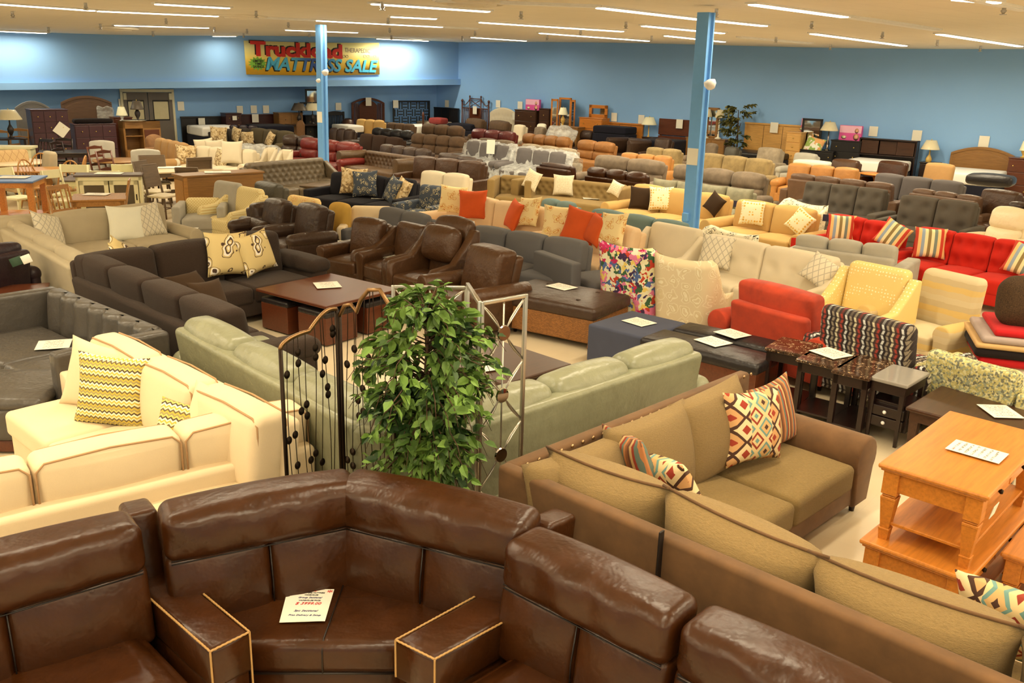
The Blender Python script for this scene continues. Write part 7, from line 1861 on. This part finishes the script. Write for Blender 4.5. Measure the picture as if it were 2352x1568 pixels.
rtable('round table with a pale top at the left edge', at(15, 371, .74), .85, .74, 'tabletopcream', 'honey')
dc('honey ladder back chair before the tall plum chest', 43, 296, 1, 6, 'ladder', 'honey', h=1.08, w=.56)
dc('honey ladder back chair cut by the left edge', 0, 300, 1, 10, 'ladder', 'honey', h=1.08)
one('dining_bench', 'long cream topped sideboard behind the quilted bench at the far left', 'sideboard', J(boxz(-.9, .6, -.25, .25, .8, .86), boxz(-.85, .55, -.2, .2, 0, .8)), 'creampaint', tuple(at(22, 331, .9).xy) + (0,), (0, 0, R(10)), smooth=False)
S_('tan quilted bench seat with a dark rail at the far left', (-20, 345), (54, 341), 1.0, 2, 'f_quilt', back='tight', arm='none', d=.8)
chair('beige upholstered dining chair left of the dark table', (112, 345), (134, 348), h=1.05, m='greige', back='tight', arm='none', d=.6)
p = at(172, 347, .75)
table('dark dining table below the tall plum chest', p, R(24), 1.7, 1.0, .75, 'espressowood', lm='espressowood')
dc('dark dining chair at the left of the dark table', 128, 326, 1, 70, 'ladder', 'espressowood')
dc('dark dining chair at the far side of the dark table', 146, 318, 1, 10, 'ladder', 'espressowood')
dc('dark chair against the tall plum chest', 105, 320, 1, -10, 'slat', 'espressowood')
dc('tall cream upholstered chair with an arched back behind the brown round table', 234, 325, 1, 8, 'parsons', 'greybeige', h=1.12, w=.6)
dc('cream upholstered chair with a rounded back right of the brown round table', 334, 345, 1, 14, 'parsons', 'greybeige', h=1.05, w=.66)
rtable('brown round table between the upholstered chairs', at(275, 367, .75), .62, .75, 'midwood')
dc('brown ladder back chair left of the brown round table, nearer of two', 238, 346, 1, 62, 'ladder', 'walnut', h=1.05)
dc('brown ladder back chair left of the brown round table, farther of two', 217, 336, 1, 62, 'ladder', 'walnut', h=1.05)
p = at(394, 388, .76)
table('grey brown trestle dining table with a pale top', p, R(40), 1.9, 1.05, .76, 'greywood', leg='trestle', top_mat='tabletopcream')
paper('price sheet on the pale trestle table', 390, 385, .762, 20, .5, .4)
dc('grey brown open back chair at the left of the trestle table, nearer of two', 342, 378, 1, 72, 'panelback', 'greywood', h=1.05, seat='cream2', w=.5)
dc('grey brown open back chair at the left of the trestle table, farther of two', 322, 370, 1, 76, 'panelback', 'greywood', h=1.05, seat='cream2', w=.5)
dc('grey brown chair at the far end of the trestle table', 348, 357, 1, 30, 'panelback', 'greywood', h=1.02, seat='cream2', w=.6)
dc('grey brown chair at the right end of the trestle table', 457, 362, 1, -140, 'panelback', 'greywood', h=1.02, seat='cream2', w=.62)
dc('grey brown chair with its back to the wooden cabinet', 428, 385, 1, 190, 'panelback', 'greywood', h=.95, seat='cream2', w=.5)
ca, cb = at(422, 404, 1.0), at(604, 393, 1.0)
u = cb - ca; w = u.length
cbn = thing('cabinet', 'brown wooden cabinet seen from its plain back, in the middle of the left aisle', 'cabinet', ((ca.x + cb.x) / 2, (ca.y + cb.y) / 2, 0), math.atan2(u.y, u.x))
P(cbn, 'top', boxz(-w / 2 - .03, w / 2 + .03, -.02, .5, .96, 1.0, .01), 'midwood', smooth=False)
P(cbn, 'carcass', boxz(-w / 2, w / 2, 0, .46, .03, .962, .006), 'midwood', smooth=False)
P(cbn, 'back_panel', boxz(-w / 2 + .02, w / 2 - .02, -.008, .004, .08, .94, .002), 'midwood', smooth=False)
P(cbn, 'corner_trim', J(boxz(-w / 2 - .012, -w / 2 + .06, -.014, .02, .03, .96), boxz(-w / 2 - .014, -w / 2 + .004, .04, .42, .1, .9)), 'honey', smooth=False)
paper('price sheet on top of the brown wooden cabinet', 500, 396, 1.002, 20, .5, .32)

set_down()
